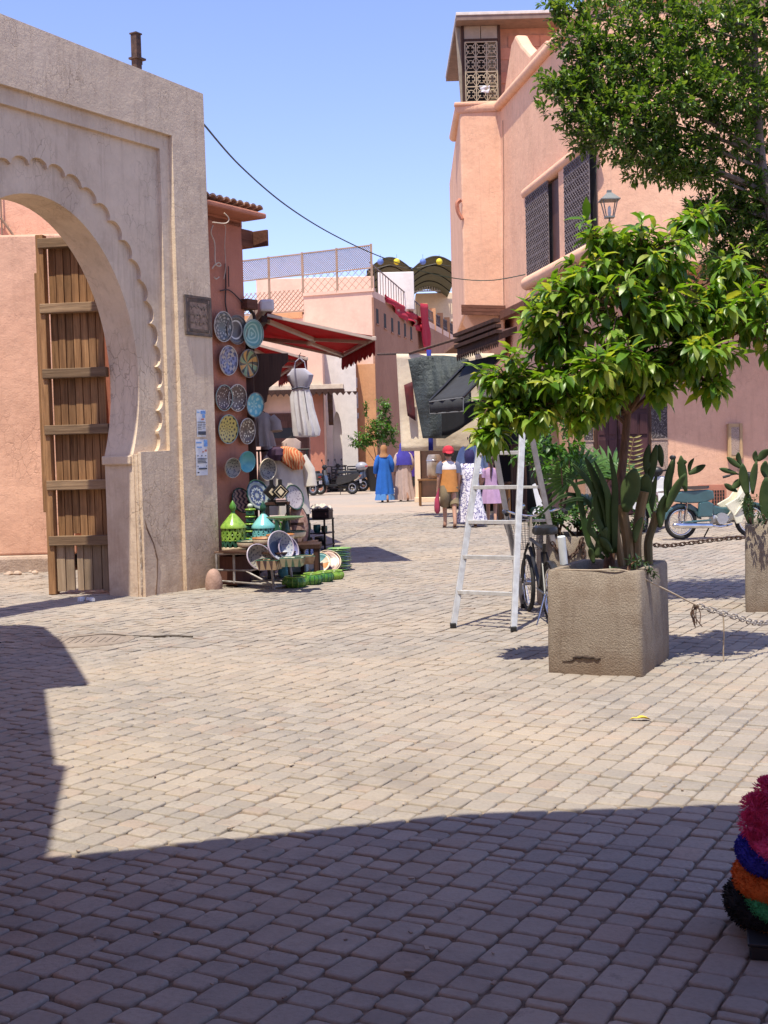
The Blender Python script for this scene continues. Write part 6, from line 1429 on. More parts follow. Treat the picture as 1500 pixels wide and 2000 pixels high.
for z in (.27, .82, 1.12): m = M(); m.bar(lr(bl_, tl2, z), lr(br_, tr2_, z), .03, .024); m.build('rear_bar', AL, ld, world=True, bevel=.003)
for a in (lf_, rf_, bl_, br_): m = M(); m.box((a.x, a.y, .02), (.05, .07, .04)); m.build('foot', BLACK, ld, world=True, bevel=.006)

# ------------------------------------------------------------------ bicycle behind the planter (local: y forward, z up)
def wheel(par, c, R_, rt, spokes=20, tyre=RUBBER, hub=.03, name='wheel', rimm=CHROME, n=32):
    c = Vector(c); ring = lambda r: [c + Vector((0, r * math.cos(a), r * math.sin(a))) for a in [2 * PI * k / n for k in range(n)]]
    m = M(); m.tube(ring(R_ - rt), rt, 8, closed=True); w_ = m.build(name, tyre, par, smooth='all')
    m = M(); m.tube(ring(R_ - 2 * rt - .004), rt * .55, 6, closed=True); m.build('rim', rimm, w_, smooth='all')
    m = M()
    for k in range(spokes):
        a = 2 * PI * k / spokes; b_ = a + (.5 if k % 2 else -.5); m.tube([c + Vector(((.02 if k % 4 < 2 else -.02), hub * math.cos(b_), hub * math.sin(b_))), c + Vector((0, (R_ - 2 * rt) * math.cos(a), (R_ - 2 * rt) * math.sin(a)))], .0022, 3, cap=False)
    m.build('spokes', CHROME, w_)
    m = M(); m.tube([c + Vector((-.05, 0, 0)), c + Vector((.05, 0, 0))], hub * .8, 10); m.build('hub', CHROME, w_, smooth=True)
    return w_
rw = G(1068, 1222); bk = thing('bicycle', 'black city bicycle with front mesh basket leaning behind the near planter', 'bicycle', (rw.x + .045, rw.y + .05, 0), math.radians(5))
BR = .255
BF = mat('black_bike_paint', (.025, .025, .028), .3, bump=0); SADD = mat('black_saddle_vinyl', (.018, .018, .02), .32, bump=.1)
wheel(bk, (0, 0, BR), BR, .021); wheel(bk, (0, .93, BR), BR, .021)
hs = (0, .78, .66); bbk = (0, .40, .26); stp = (0, .24, .60)
for a, b_, r_ in (((0, .40, .26), (0, .20, .68), .016), (stp, hs, .016), (bbk, (0, .80, .58), .018)): m = M(); m.tube([a, b_], r_, 8); m.build('frame_tube', BF, bk, smooth=True)
for s_ in (-1, 1):
    m = M(); m.tube([(.05 * s_, 0, BR), (.02 * s_, .24, .58)], .009, 6); m.build('seat_stay', BF, bk); m = M(); m.tube([(.05 * s_, 0, BR), (.03 * s_, .4, .26)], .009, 6); m.build('chain_stay', BF, bk)
    m = M(); m.tube([(.05 * s_, .93, BR), (.045 * s_, .83, .52), (.02 * s_, .79, .62)], .011, 6); m.build('fork_blade', BF, bk)
m = M(); m.tube([(0, .79, .6), (0, .75, .86)], .014, 8); m.build('stem', CHROME, bk); m = M(); m.tube([(0, .20, .66), (0, .185, .74)], .013, 8); m.build('seat_post', CHROME, bk)
m = M(); m.loft([[(.075 * k * math.cos(a) * (1.35 if math.sin(a) < .2 else .7), .09 * k * math.sin(a) * 1.35 + .18, z) for a in [2 * PI * j / 20 for j in range(20)]] for k, z in ((.8, .735), (1.05, .745), (1.08, .775), (1.0, .80), (.7, .815), (.2, .81))]); m.build('saddle', SADD, bk, smooth=True)
m = M(); m.tube(curve([(-.26, .56, .90), (-.25, .68, .92), (-.12, .77, .88), (0, .76, .86), (.12, .77, .88), (.25, .68, .92), (.26, .56, .90)]), .012, 8); hb = m.build('handlebar', CHROME, bk, smooth=True)
for s_ in (-1, 1): m = M(); m.tube([(.262 * s_, .62, .912), (.26 * s_, .50, .895)], .018, 8); m.build('grip', BLACK, hb, smooth=True)
m = M(); m.ell((-.07, .80, .95), (.035, .035, .03), 10, 8); m.build('bell', CHROME, bk, smooth=True)
m = M(); m.tube([(.11, -.02, .50), (.085, -.05, .73)], .033, 12); m.build('white_tube', mat('white_tube_paint', (.75, .8, .8), .4, bump=0), bk, smooth=True)
WIRE = mat('grey_wire', (.16, .16, .17), .5, metal=.4, bump=0)
bm_ = M(); btop, bbot = [(-.19, .80), (.19, .80), (.19, 1.10), (-.19, 1.10)], [(-.12, .84), (.12, .84), (.12, 1.04), (-.12, 1.04)]
def bas(u, v): # perimeter u 0..4, v height 0..1
    i = int(u) % 4; f = u - int(u); a, b_ = btop[i], btop[(i + 1) % 4]; c_, d_ = bbot[i], bbot[(i + 1) % 4]
    t_ = (a[0] + (b_[0] - a[0]) * f, a[1] + (b_[1] - a[1]) * f); q = (c_[0] + (d_[0] - c_[0]) * f, c_[1] + (d_[1] - c_[1]) * f); return (q[0] + (t_[0] - q[0]) * v, q[1] + (t_[1] - q[1]) * v, .56 + .26 * v)
for k in range(44): u = k * 4 / 44; bm_.tube([bas(u, 0), bas(u, 1)], .0022, 3, cap=False)
for j in range(9): bm_.tube([bas(k * 4 / 44, j / 8) for k in range(44)], .0022, 3, closed=True)
for k in range(9): x = -.12 + .24 * k / 8; bm_.tube([(x, .84, .56), (x, 1.04, .56)], .0022, 3, cap=False)
tag(bm_.build('basket_mesh', WIRE, bk), kind='stuff'); m = M(); m.tube([bas(k * 4 / 24, 1) for k in range(24)], .006, 6, closed=True); m.build('basket_rim', BLACKM, bk, smooth=True)
m = M(); m.tube(curve([(-.19, .8, .82), (-.16, .9, 1.0), (-.15, 1.0, 1.0), (-.19, 1.1, .82)]), .004, 4); m.build('basket_handle', BLACKM, bk)
m = M(); m.tube([(0, .24 + .10, .26), (.06, .36, .10)], .01, 6); m.box((.08, .36, .095), (.09, .05, .02)); m.build('pedal', BLACK, bk)
m = M(); m.tube([(-.05, .0, BR), (-.14, -.08, .01)], .006, 5); m.build('kickstand', CHROME, bk)
# white tip on the mudguard and rear mudguard
m = M(); pts = [(0, (BR + .02) * math.cos(a), BR + (BR + .02) * math.sin(a)) for a in [math.radians(d) for d in range(30, 190, 12)]]; b0 = 0
for p in pts: m.v += [(-.028, p[1], p[2] - .004), (0, p[1], p[2]), (.028, p[1], p[2] - .004)]
for i in range(len(pts) - 1):
    for j in (0, 1): a = i * 3 + j; m.f.append((a, a + 1, a + 4, a + 3))
m.build('mudguard', BF, bk, smooth='all', solid=.003)

# ------------------------------------------------------------------ moped, broadside (local: x forward, z up; wheels in the xz plane)
def wheelx(par, c, R_, rt, **k):
    w_ = wheel(par, (0, 0, 0), R_, rt, **k); w_.matrix_basis = Matrix.Translation(Vector(c)) @ Matrix.Rotation(-PI / 2, 4, 'Z'); return w_
def side(par, name, poly, y0, y1, mt, bevel=.02):   # outline in (x, z), thickness in y
    m = M(); m.prism(poly, -y1, -y0, Matrix.Rotation(PI / 2, 4, 'X')); return m.build(name, mt, par, bevel=bevel)
TEAL = mat('teal_moped_paint', (.05, .115, .13), .3, col2=(.04, .09, .10), coat=.5, bump=0); IVP = mat('ivory_plastic', (.72, .68, .52), .35, bump=0); ENG = mat('cast_alloy', (.48, .48, .49), .35, metal=.7, bump=.2)
REDL = mat('red_lens', (.55, .03, .03), .15, bump=0); ORL = mat('orange_lens', (.7, .2, .05), .2, bump=0); SEATV = mat('black_seat_vinyl', (.02, .02, .022), .35, bump=.15)
mw = G(1330, 1054); mp = thing('moped', 'teal step-through moped with ivory leg shield parked before the pink wall', 'moped', (mw.x, mw.y, 0), math.radians(10))
wheelx(mp, (0, 0, .265), .265, .033, spokes=28); wheelx(mp, (1.15, 0, .265), .265, .033, spokes=28)
side(mp, 'rear_fender', [(-.30, .33), (-.22, .47), (-.05, .56), (.15, .55), (.30, .45), (.33, .30), (.27, .32), (.2, .43), (.05, .50), (-.08, .49), (-.20, .42), (-.26, .30)], -.055, .055, TEAL)
side(mp, 'body_side', [(-.18, .60), (.05, .56), (.36, .56), (.52, .62), (.50, .74), (.42, .76), (0, .75), (-.14, .70)], -.10, .10, TEAL, .03)
side(mp, 'frame_beam', [(.30, .40), (.62, .34), (.95, .42), (1.0, .50), (.66, .48), (.46, .54), (.30, .56)], -.06, .06, TEAL, .025)
side(mp, 'side_cover', [(.24, .34), (.48, .34), (.50, .54), (.42, .58), (.26, .56)], -.115, -.062, TEAL, .02)
m = M(); m.loft([[(x, y * k, z + (.03 if k < .8 else 0)) for x, y, z in ((-.02, -.11, .78), (.18, -.12, .765), (.4, -.10, .775), (.46, -.04, .79), (.46, .04, .79), (.4, .10, .775), (.18, .12, .765), (-.02, .11, .78), (-.08, .05, .79), (-.08, -.05, .79))] for k in (1, 1.04, .9, .55)] ); m.build('seat', SEATV, mp, smooth=True)
m = M(); rg = []
for z, x, wv in ((.28, .78, .10), (.36, .80, .17), (.50, .90, .2), (.64, 1.0, .19), (.80, 1.06, .12), (.86, 1.07, .08)): rg.append([(x - .04 + .09 * abs(t) ** 1.5, t * wv, z) for t in (-1, -.75, -.45, 0, .45, .75, 1)] + [(x - .075 + .09 * abs(t) ** 1.5, t * wv, z) for t in (1, .75, .45, 0, -.45, -.75, -1)])
m.loft(rg); m.build('leg_shield', IVP, mp, smooth=True)
side(mp, 'shield_wing', [(.66, .52), (.86, .62), (1.0, .78), (1.02, .68), (1.0, .42), (.94, .24), (.84, .22), (.78, .38)], -.16, -.13, IVP, .012); side(mp, 'shield_wing', [(.66, .52), (.86, .62), (1.0, .78), (1.02, .68), (1.0, .42), (.94, .24), (.84, .22), (.78, .38)], .13, .16, IVP, .012)
m = M(); m.tube([(.50, 0, .30), (.80, 0, .31)], .085, 14); m.build('engine', ENG, mp, smooth=True)
m = M(); m.tube([(.62, -.09, .31), (.62, -.15, .31)], .09, 16); m.build('engine_cover', ENG, mp, smooth=True)
m = M()
for i in range(7): m.box((.78 + i * .018, 0, .31), (.008, .15, .13))
m.build('cylinder_fins', ENG, mp)
m = M(); m.tube(curve([(.78, -.14, .22), (.6, -.16, .19), (.45, -.15, .205)]), .016, 8); m.build('exhaust_pipe', CHROME, mp, smooth=True)
m = M(); m.tube([(.46, -.15, .205), (.44, -.15, .207), (-.02, -.15, .225), (-.16, -.15, .235), (-.19, -.15, .237)], [.018, .038, .045, .042, .02], 12); m.build('muffler', CHROME, mp, smooth=True)
for s_ in (-1, 1):
    m = M(); m.tube([(.02, .10 * s_, .27), (.06, .11 * s_, .58)], .016, 8); m.tube([(.025, .10 * s_, .32), (.045, .107 * s_, .46)], .027, 10); m.build('shock_absorber', CHROME, mp, smooth=True)
    m = M(); m.tube([(1.15, .07 * s_, .265), (1.12, .07 * s_, .5), (1.06, .03 * s_, .84)], .02, 8); m.build('fork_leg', TEAL, mp, smooth=True)
m = M(); m.bar((0, -.09, .27), (.46, -.08, .29), .05, .03); m.build('chain_case', TEAL, mp, bevel=.01)
side(mp, 'front_fender', [(.93, .50), (1.1, .57), (1.3, .52), (1.40, .38), (1.34, .38), (1.27, .47), (1.1, .51), (.97, .46)], -.05, .05, TEAL)
m = M(); m.ell((1.13, 0, .93), (.09, .10, .085), 14, 10); m.build('headlamp_shell', BLACK, mp, smooth=True); m = M(); m.tube([(1.19, 0, .93), (1.225, 0, .93)], .07, 14); m.build('headlamp', mat('lamp_glass', (.7, .7, .68), .1, bump=0), mp, smooth=True)
m = M(); m.tube(curve([(.92, -.30, .95), (1.02, -.22, .98), (1.08, -.08, .96), (1.08, .08, .96), (1.02, .22, .98), (.92, .30, .95)]), .013, 8); hb = m.build('handlebar', BLACKM, mp, smooth=True)
for s_ in (-1, 1): m = M(); m.tube([(.95, .285 * s_, .957), (.85, .32 * s_, .93)], .02, 8); m.build('grip', BLACK, hb, smooth=True)
m = M(); m.tube([(1.06, .22, .98), (1.08, .26, 1.1)], .006, 5); m.ell((1.08, .27, 1.14), (.02, .05, .04), 10, 6); m.build('mirror', BLACK, mp, smooth=True)
m = M(); m.ell((-.32, 0, .56), (.03, .05, .04), 10, 8); m.build('tail_light', REDL, mp, smooth=True); m = M(); m.bar((-.18, 0, .5), (-.30, 0, .55), .08, .03); m.build('tail_bracket', CHROME, mp)
m = M(); m.bar((-.12, -.08, .76), (-.32, -.08, .74), .02, .02); m.bar((-.12, .08, .76), (-.32, .08, .74), .02, .02); m.bar((-.32, -.08, .74), (-.32, .08, .74), .02, .02); m.build('luggage_rack', CHROME, mp)
m = M(); m.tube([(.55, .12, .22), (.50, .26, .01)], .012, 6); m.build('side_stand', BLACKM, mp); m = M(); m.tube([(.68, -.2, .2), (.68, .2, .2)], .012, 6); m.build('foot_pegs', BLACK, mp)

# ------------------------------------------------------------------ scooters by the orange wall and one behind the cactus
def scooter(label, loc, rz, paint, box=None, seatc=SEATV, group='motor scooters parked in a row'):
    t = thing('motor_scooter', label, 'scooter', loc, rz, group)
    for x in (0, 1.25): wheelx(t, (x, 0, .25), .25, .055, spokes=6, rimm=ENG, n=24)
    side(t, 'rear_body', [(-.36, .72), (-.22, .56), (.05, .44), (.35, .36), (.55, .34), (.58, .46), (.52, .66), (.25, .70), (-.3, .80)], -.15, .15, paint, .05)
    side(t, 'side_panel', [(-.28, .70), (-.1, .60), (.3, .48), (.42, .52), (.4, .6), (0, .68)], -.175, -.152, SILV if paint is BLKP else BLACK, .02)
    side(t, 'floor', [(.5, .30), (.95, .30), (1.0, .36), (.5, .40)], -.16, .16, BLACK, .02)
    side(t, 'front_apron', [(.92, .30), (1.02, .34), (1.14, .70), (1.10, .92), (1.03, .92), (1.02, .7)], -.17, .17, paint, .05)
    side(t, 'front_mudguard', [(1.0, .50), (1.2, .57), (1.42, .46), (1.38, .42), (1.2, .51), (1.04, .45)], -.075, .075, paint, .02)
    m = M(); m.loft([[(x, y * k, z + dz) for x, y, z in ((-.25, -.12, .78), (.1, -.15, .77), (.5, -.11, .76), (.56, 0, .76), (.5, .11, .76), (.1, .15, .77), (-.25, .12, .78), (-.3, 0, .8))] for k, dz in ((1, 0), (1.03, .03), (.85, .075), (.4, .085))]); m.build('seat', seatc, t, smooth=True)
    m = M(); m.tube(curve([(.86, -.33, 1.0), (.98, -.2, 1.02), (1.03, 0, 1.0), (.98, .2, 1.02), (.86, .33, 1.0)]), .016, 6); hb = m.build('handlebar', BLACKM, t, smooth=True)
    for s_ in (-1, 1): m = M(); m.tube([(.93, .27 * s_, 1.01), (.82, .35 * s_, .99)], .022, 6); m.build('grip', BLACK, hb, smooth=True)
    m = M(); m.ell((1.06, 0, 1.0), (.09, .12, .09), 12, 8); m.build('headlamp', BLACK, t, smooth=True)
    m = M(); m.tube([(1.08, 0, .92), (1.25, 0, .25)], .035, 8); m.build('fork', BLACKM, t, smooth=True)
    m = M(); m.tube([(.28, -.2, .22), (.2, -.2, .26), (-.22, -.2, .34), (-.26, -.2, .345)], [.03, .06, .07, .04], 10); m.build('muffler', BLACKM, t, smooth=True)
    m = M(); m.ell((-.30, 0, .67), (.035, .11, .04), 12, 8); m.build('tail_light', REDL, t, smooth=True)
    m = M(); m.box((-.33, 0, .47), (.012, .17, .13)); m.build('number_plate', PAPER, t)
    m = M(); m.tube([(.15, 0, .30), (.5, 0, .33)], .1, 10); m.build('engine', BLACKM, t, smooth=True)
    m = M(); m.tube([(.4, .1, .22), (.38, .22, .0)], .014, 5); m.build('side_stand', BLACKM, t)
    for s_ in (-1, 1): m = M(); m.tube([(1.0, .2 * s_, 1.03), (1.03, .28 * s_, 1.2)], .008, 5); m.ell((1.03, .3 * s_, 1.24), (.02, .06, .045), 8, 6); m.build('mirror', BLACK, t, smooth=True)
    if box:
        m = M(); m.ell((-.38, 0, 1.0), (.22, .22, .16), 16, 10); m.build('top_box', box, t, smooth=True); m = M(); m.ell((-.50, 0, 1.0), (.11, .16, .055), 10, 6); m.build('box_reflector', REDL, t, smooth=True); m = M(); m.box((-.36, 0, .83), (.3, .2, .05)); m.build('box_mount', BLACK, t)
    return t
SILV = mat('silver_grey_plastic', (.34, .34, .37), .3, bump=0); DGREY = mat('dark_grey_paint', (.05, .055, .06), .25, coat=.5, bump=0); SILV = mat('silver_grey_plastic', (.34, .34, .37), .3, bump=0); BLKP = mat('black_gloss_paint', (.015, .015, .017), .2, coat=.6, bump=0); BLUEP = mat('dull_blue_paint', (.06, .08, .13), .3, coat=.4, bump=0); WHP = mat('white_gloss_paint', (.72, .72, .72), .25, coat=.4, bump=0)
s1 = G(612, 968); scooter('grey scooter with spare wheel nearest the clothes stall, left of the row', (s1.x, s1.y, 0), math.radians(148), DGREY)
s2 = G(688, 966); scooter('black scooter with round grey and red top box, middle of the row', (s2.x, s2.y + .3, 0), math.radians(160), BLKP, SILV)
s3 = G(706, 962); scooter('blue black scooter with orange light, right of the row by the pot', (s3.x + .05, s3.y + 1.6, 0), math.radians(158), BLUEP)
s4 = G(722, 958); scooter('black scooter tucked behind the woman in the blue dress', (s4.x + .1, s4.y + 1.6, 0), math.radians(120), BLACK)
s5 = G(1252, 1046); sc5 = scooter('white scooter with orange light half hidden behind the near cactus', (s5.x + .2, s5.y + .8, 0), math.radians(65), WHP, group=None)
m = M(); m.ell((-.31, .16, .72), (.05, .05, .05), 10, 8); m.build('indicator', ORL, sc5, smooth=True)
m = M(); m.ell((-.31, -.16, .72), (.05, .05, .05), 10, 8); m.build('indicator', ORL, sc5, smooth=True)
# black crates stacked against the portal
CRATE = mat('black_crate_plastic', (.03, .03, .034), .5, bump=.05)
def crate(label, loc, rz=0):
    t = thing('plastic_crate', label, 'crate', loc, rz, 'black crates stacked by the white portal')
    for x in (-.27, .27):
        for y in (-.18, .18): M().bb((x - .015, y - .015, 0), (x + .015, y + .015, .24)).build('corner', CRATE, t)
    for z in (.015, .125, .225):
        for a, b_ in (((-.27, -.18), (.27, -.18)), ((.27, -.18), (.27, .18)), ((-.27, .18), (.27, .18)), ((-.27, -.18), (-.27, .18))): m = M(); m.bar((a[0], a[1], z), (b_[0], b_[1], z), .02, .045); m.build('slat', CRATE, t)
    M().bb((-.26, -.17, .0), (.26, .17, .012)).build('bottom', CRATE, t)
    return t
cp_ = W(662, 940, 48.8); ORD = ('left', 'middle', 'right'); LVL = ('bottom', 'second', 'third', 'top')
for i in range(3):
    for j in range(4):
        if (i, j) in ((0, 3),): continue
        crate('black plastic crate, %s of the %s stack by the white portal' % (LVL[j] if not (i == 0 and j == 2) else 'top', ORD[i]), (cp_.x - .62 + i * .62, 48.8, .001 + j * .245), rnd.uniform(-.05, .05))
# ------------------------------------------------------------------ rope and chains
q0 = P1 @ Vector((.06, .02, PH + .004)); q1 = P1 @ Vector((.52, .015, PH + .004)); k0 = W(1362, 1183, 8.2); k1 = W(1500, 1216, 8.6); k2 = W(1640, 1185, 9.4)
ROPE = mat('pale_rope', (.45, .37, .28), .9, col2=(.33, .26, .19), bump=.5, bs=200)
m = M(); m.tube(curve([q0, P1 @ Vector((.3, .012, PH + .004)), q1, q1 * .55 + k0 * .45 + Vector((0, 0, .004)), k0]), .0055, 6); tag(m.build('rope', ROPE, smooth=True), 'pale rope stretched over the near planter and tied to the chain', 'rope')
m = M()
for i in range(8): m.tube(curve([k0 + Vector((rnd.uniform(-.02, .02), rnd.uniform(-.02, .02), rnd.uniform(-.01, .02))), k0 + Vector((rnd.uniform(-.04, .03), rnd.uniform(-.03, .03), -.05)), k0 + Vector((rnd.uniform(-.05, .03), rnd.uniform(-.02, .02), -.1 - rnd.random() * .05))]), .004, 4)
tag(m.build('frayed_knot', mat('brown_twine', (.12, .07, .05), .9, bump=.4)), 'frayed brown twine knot hanging where rope meets chain', 'knot')
m = M(); hp = W(1412, 1197, 8.3); m.tube(curve([hp, W(1414, 1230, 8.3), W(1413, 1280, 8.3), W(1416, 1322, 8.3)]), .005, 5); tag(m.build('hanging_string', ROPE), 'loose end of pale string hanging down from the chain', 'string')
def chain(label, pts, lk, r_, mt):
    path = curve(pts, 24); t = thing('chain', label, 'chain', tuple(path[0])); d = 0; nxt = 0; i = 0; L_ = lk * .72
    pos = [path[0]]; acc = 0
    for a, b_ in zip(path, path[1:]):
        seg = (b_ - a).length
        while acc + seg >= L_:
            f = (L_ - acc) / seg; a = a + (b_ - a) * f; pos.append(a); seg = (b_ - a).length; acc = 0
        acc += seg
    me = None
    for i, (a, b_) in enumerate(zip(pos, pos[1:])):
        if me is None:
            mm = M(); pts_ = [(.28 * lk * math.cos(q) , 0, (.24 * lk if math.sin(q) > 0 else -.24 * lk) + .26 * lk * math.sin(q)) for q in [2 * PI * k / 14 for k in range(14)]]; mm.tube(pts_, r_, 6, closed=True); o = mm.build('link', mt, t, smooth='all'); me = o.data
        else: o = bpy.data.objects.new('link', me); C.objects.link(o); o.parent = t
        c_ = (a + b_) / 2 - path[0]; o.matrix_basis = TR(c_, (b_ - a), (0, 0, 1)) @ Matrix.Rotation(PI / 2 * (i % 2) + .4, 4, 'Z')
GALV = mat('dull_chain_steel', (.42, .40, .38), .5, col2=(.25, .2, .17), metal=.5, ns=30, bump=.1)
chain('galvanised chain sagging from the rope to beyond the right edge', [k0, W(1440, 1206, 8.3), k1, k2], .062, .0045, GALV)
chain('dark chain hanging near the ground between long planter and moped', [W(1262, 1062, 11.4), W(1300, 1066, 11.45), W(1345, 1061, 11.5), W(1420, 1052, 11.5), W(1460, 1050, 11.4)], .06, .006, RUST)
h0 = Vector((1.70, 11.085, .60)); chain('rusty chain hooked on the front of the long planter', [h0 + Vector((-.22, 0, .02)), h0 + Vector((-.1, 0, -.12)), h0 + Vector((.0, 0, -.06)), h0 + Vector((.05, 0, .05)), h0 + Vector((.06, 0, -.16))], .055, .006, RUST)
lf2 = G(1243, 1408); m = M(); vs, fs_ = leaf_geo(.085, .05, .5, .5, 4); m.add(vs, fs_, leaf_mx((lf2.x, lf2.y, .012), (1, .15, .1))); m.add(*leaf_geo(.05, .03, .6, .4, 3), leaf_mx((lf2.x + .01, lf2.y, .012), (-1, .3, .15)))
tag(m.build('fallen_leaf', mat('yellow_leaf', (.62, .45, .06), .6, bump=0), fix=False), 'single yellow fallen leaf lying on the paving', 'leaf')
m = M()
for i in range(46):
    px, py = rnd.uniform(150, 1450), rnd.uniform(1180, 1980); p = G(px, py); s_ = rnd.uniform(.006, .02); m.box((p.x, p.y, .005), (s_ * 1.6, s_ * .7, .004), rz=rnd.random() * 3)
tag(m.build('litter_specks', mat('pale_litter', (.5, .42, .33), .9, col2=(.15, .1, .08), ns=2)), 'scattered specks of dry litter on the paving', 'litter', kind='stuff')
# ------------------------------------------------------------------ cloth screens and the stalls under the corner house
BEI = NB('beige_sheet'); v_ = BEI.co(); n_ = BEI.noise(BEI.scale(v_, (2, 2, 3)), 2.0, 6, .7)
c_ = BEI.mix(BEI.ramp(n_, .35, .65), (.84, .73, .56), (.78, .66, .50)); BEI.set(Base_Color=c_, Roughness=.9, Normal=BEI.bump(n_, .6, .03))
tr_ = BEI.n('BsdfTranslucent', None, Color=c_); mx_ = BEI.n('MixShader', None, i0=.3, i1=BEI.b.outputs[0], i2=tr_.outputs[0]); BEI.t.links.new(mx_.outputs[0], BEI.o.inputs[0]); BEI = BEI.m
BY = 28.3
pole = M(); pole.tube([W(738, 692, 30), W(800, 690, BY), W(965, 640, BY - .5)], .03, 6); tag(pole.build('awning_pole', RUST), 'thin horizontal iron pole carrying the beige sheet above the lane', 'pole')
drape('beige_sheet', 'large wrinkled beige cotton sheet hung across the lane as sunscreen', [W(774, 691, BY), W(965, 690, BY - .1), W(978, 879, BY - .1), W(784, 881, BY)], BEI, 20, 18, .035)
drape('blue_strip', 'narrow cobalt blue cloth strip hanging in front of the beige sheet', [W(833, 683, BY - .25), W(842, 683, BY - .25), W(846, 880, BY - .2), W(837, 880, BY - .2)], cloth('cobalt_cloth', (.03, .04, .30), .2), 2, 10, .02)
drape('hanging_rug', 'dark red pointed rug strip hanging over the beige sheet', [W(789, 752, BY - .2), W(806, 745, BY - .2), W(812, 822, BY - .2), W(796, 812, BY - .2)], mat('dark_rug', (.035, .02, .025), .9, col2=(.16, .02, .02), ns=2.2), 3, 8, .02)
NET = NB('black_shade_net'); v_ = NET.co(); a_ = NET.math('ABSOLUTE', NET.math('SINE', NET.math('MULTIPLY', NET.n('SeparateXYZ', None, Vector=v_).outputs[2], 26))); n_ = NET.noise(v_, 18, 5, .7)
c_ = NET.mix(NET.ramp(NET.math('ADD', a_, NET.math('MULTIPLY', n_, .4)), 1.12, 1.3, 0, .6), (.028, .038, .036), (.085, .105, .098)); c_ = NET.mix(NET.ramp(n_, .5, .7, 0, .6), c_, (.07, .085, .078)); NET.set(Base_Color=c_, Roughness=.5, Normal=NET.bump(NET.noise(v_, 7, 6, .7), 1.0, .07)); NET = NET.m
m = M(); NY = 27.4
def netf(u, v):
    top = W(797 + 118 * u, 702 - 8 * math.sin(PI * u) , NY - .3 * u); bot = W(826 + 98 * u, 856 - 40 * max(0, u - .45) * 1.6, NY - .9 * u)
    p = top * (1 - v) + bot * v; bulge = .22 * math.sin(PI * v) * math.sin(PI * u) + .07 * math.sin((u - .4) * 26 / (.6 + v)) * (.35 + .65 * v) * math.sin(PI * min(1, u * 1.1)) + .03 * math.sin(v * 13 + u * 8)
    return p + Vector((0, -bulge, 0))
m.grid(netf, 40, 30); tag(m.build('shade_net', NET, smooth='all', solid=.01), 'sagging dark green black shade net tied beside the beige sheet', 'net')
sa = thing('grey_shop_awning', 'dark grey shop awning with panelled valance under the corner house', 'awning', tuple(W(900, 740, 26)))
GRY = mat('dark_grey_canvas', (.035, .036, .038), .85, col2=(.028, .028, .03), bump=.1, trans=.05)
A0, A1, A2, A3 = W(838, 785, 24.6), W(905, 776, 23.6), W(985, 690, 25.4), W(915, 706, 26.6)
m = M(); m.grid(lambda u, v: (A3 * (1 - u) + A2 * u) * (1 - v) + (A0 * (1 - u) + A1 * u) * v + Vector((0, 0, -.05 * math.sin(PI * v))), 8, 8); m.build('canopy', GRY, sa, world=True, smooth=True, solid=.01)
m = M(); B0, B1 = W(840, 808, 24.6), W(905, 803, 23.6); m.grid(lambda u, v: (A0 * (1 - u) + A1 * u) * (1 - v) + (B0 * (1 - u) + B1 * u) * v + Vector((0, .02 * math.sin(u * 20), 0)), 10, 2); m.build('valance', GRY, sa, world=True, smooth=True, solid=.008)
m = M(); m.tube([A0, A1, B1, B0], .012, 5, closed=True); m.build('piping', mat('pale_piping', (.2, .2, .2), .7, bump=0), sa, world=True)
for a, b_ in ((A0, A3), (A1, A2)): m = M(); m.bar(a, b_, .04, .04); m.build('arm', BLACKM, sa, world=True)
# dark timber eaves with toothed edge
ev = thing('timber_shop_eave', 'black carved timber eave with toothed edge under the corner house', 'eave', tuple(W(930, 670, 27)))
E0, E1, E2, E3 = W(893, 694, 25.6), W(975, 664, 24.6), W(1010, 650, 27), W(925, 668, 28.2)
m = M(); up_ = Vector((0, 0, .14)); m.hexa([E0, E1, E2, E3, E0 + up_, E1 + up_, E2 + up_, E3 + up_]); m.build('roof_board', DARKWOOD, ev, world=True)
m = M()
for i in range(22):
    f = i / 22; p = E0 * (1 - f) + E1 * f; q = E0 * (1 - f - .035) + E1 * (f + .035); dz = Vector((0, 0, -.13)); off = Vector((-.02, -.03, 0)); m.hexa([p + dz * .3 + off, q + dz * .3 + off, q + dz * .3, p + dz * .3, p + off, q + off, q, p]); m.hexa([(p + q) / 2 + dz + off, q * .8 + p * .2 + dz * .3 + off, q * .8 + p * .2 + dz * .3, (p + q) / 2 + dz, (p) + dz * .3 + off, q + dz * .3 + off, q + dz * .3, p + dz * .3])
tag(m.build('teeth', DARKWOOD, ev, world=True), kind='stuff')
for k in range(3): m = M(); a, b_ = E0 + up_ * (1.2 + k * .9) + Vector((0, .15 * k, 0)), E1 + up_ * (1.2 + k * .9) + Vector((0, .15 * k, 0)); m.bar(a, b_, .16, .07); m.build('moulding', DARKWOOD, ev, world=True)
rd = [W(868, 690, 30), W(900, 668, 29), W(925, 668, 29.6), W(890, 690, 31)]
m = M(); m.hexa([p for p in rd] + [p + Vector((0, 0, .06)) for p in rd]); tag(m.build('rusty_roof_sheet', mat('rusty_sheet', (.30, .15, .08), .8, col2=(.2, .1, .06), ns=6), loc=tuple(rd[0]), world=True), 'rust brown sheet roof wedged behind the toothed eave', 'roof')
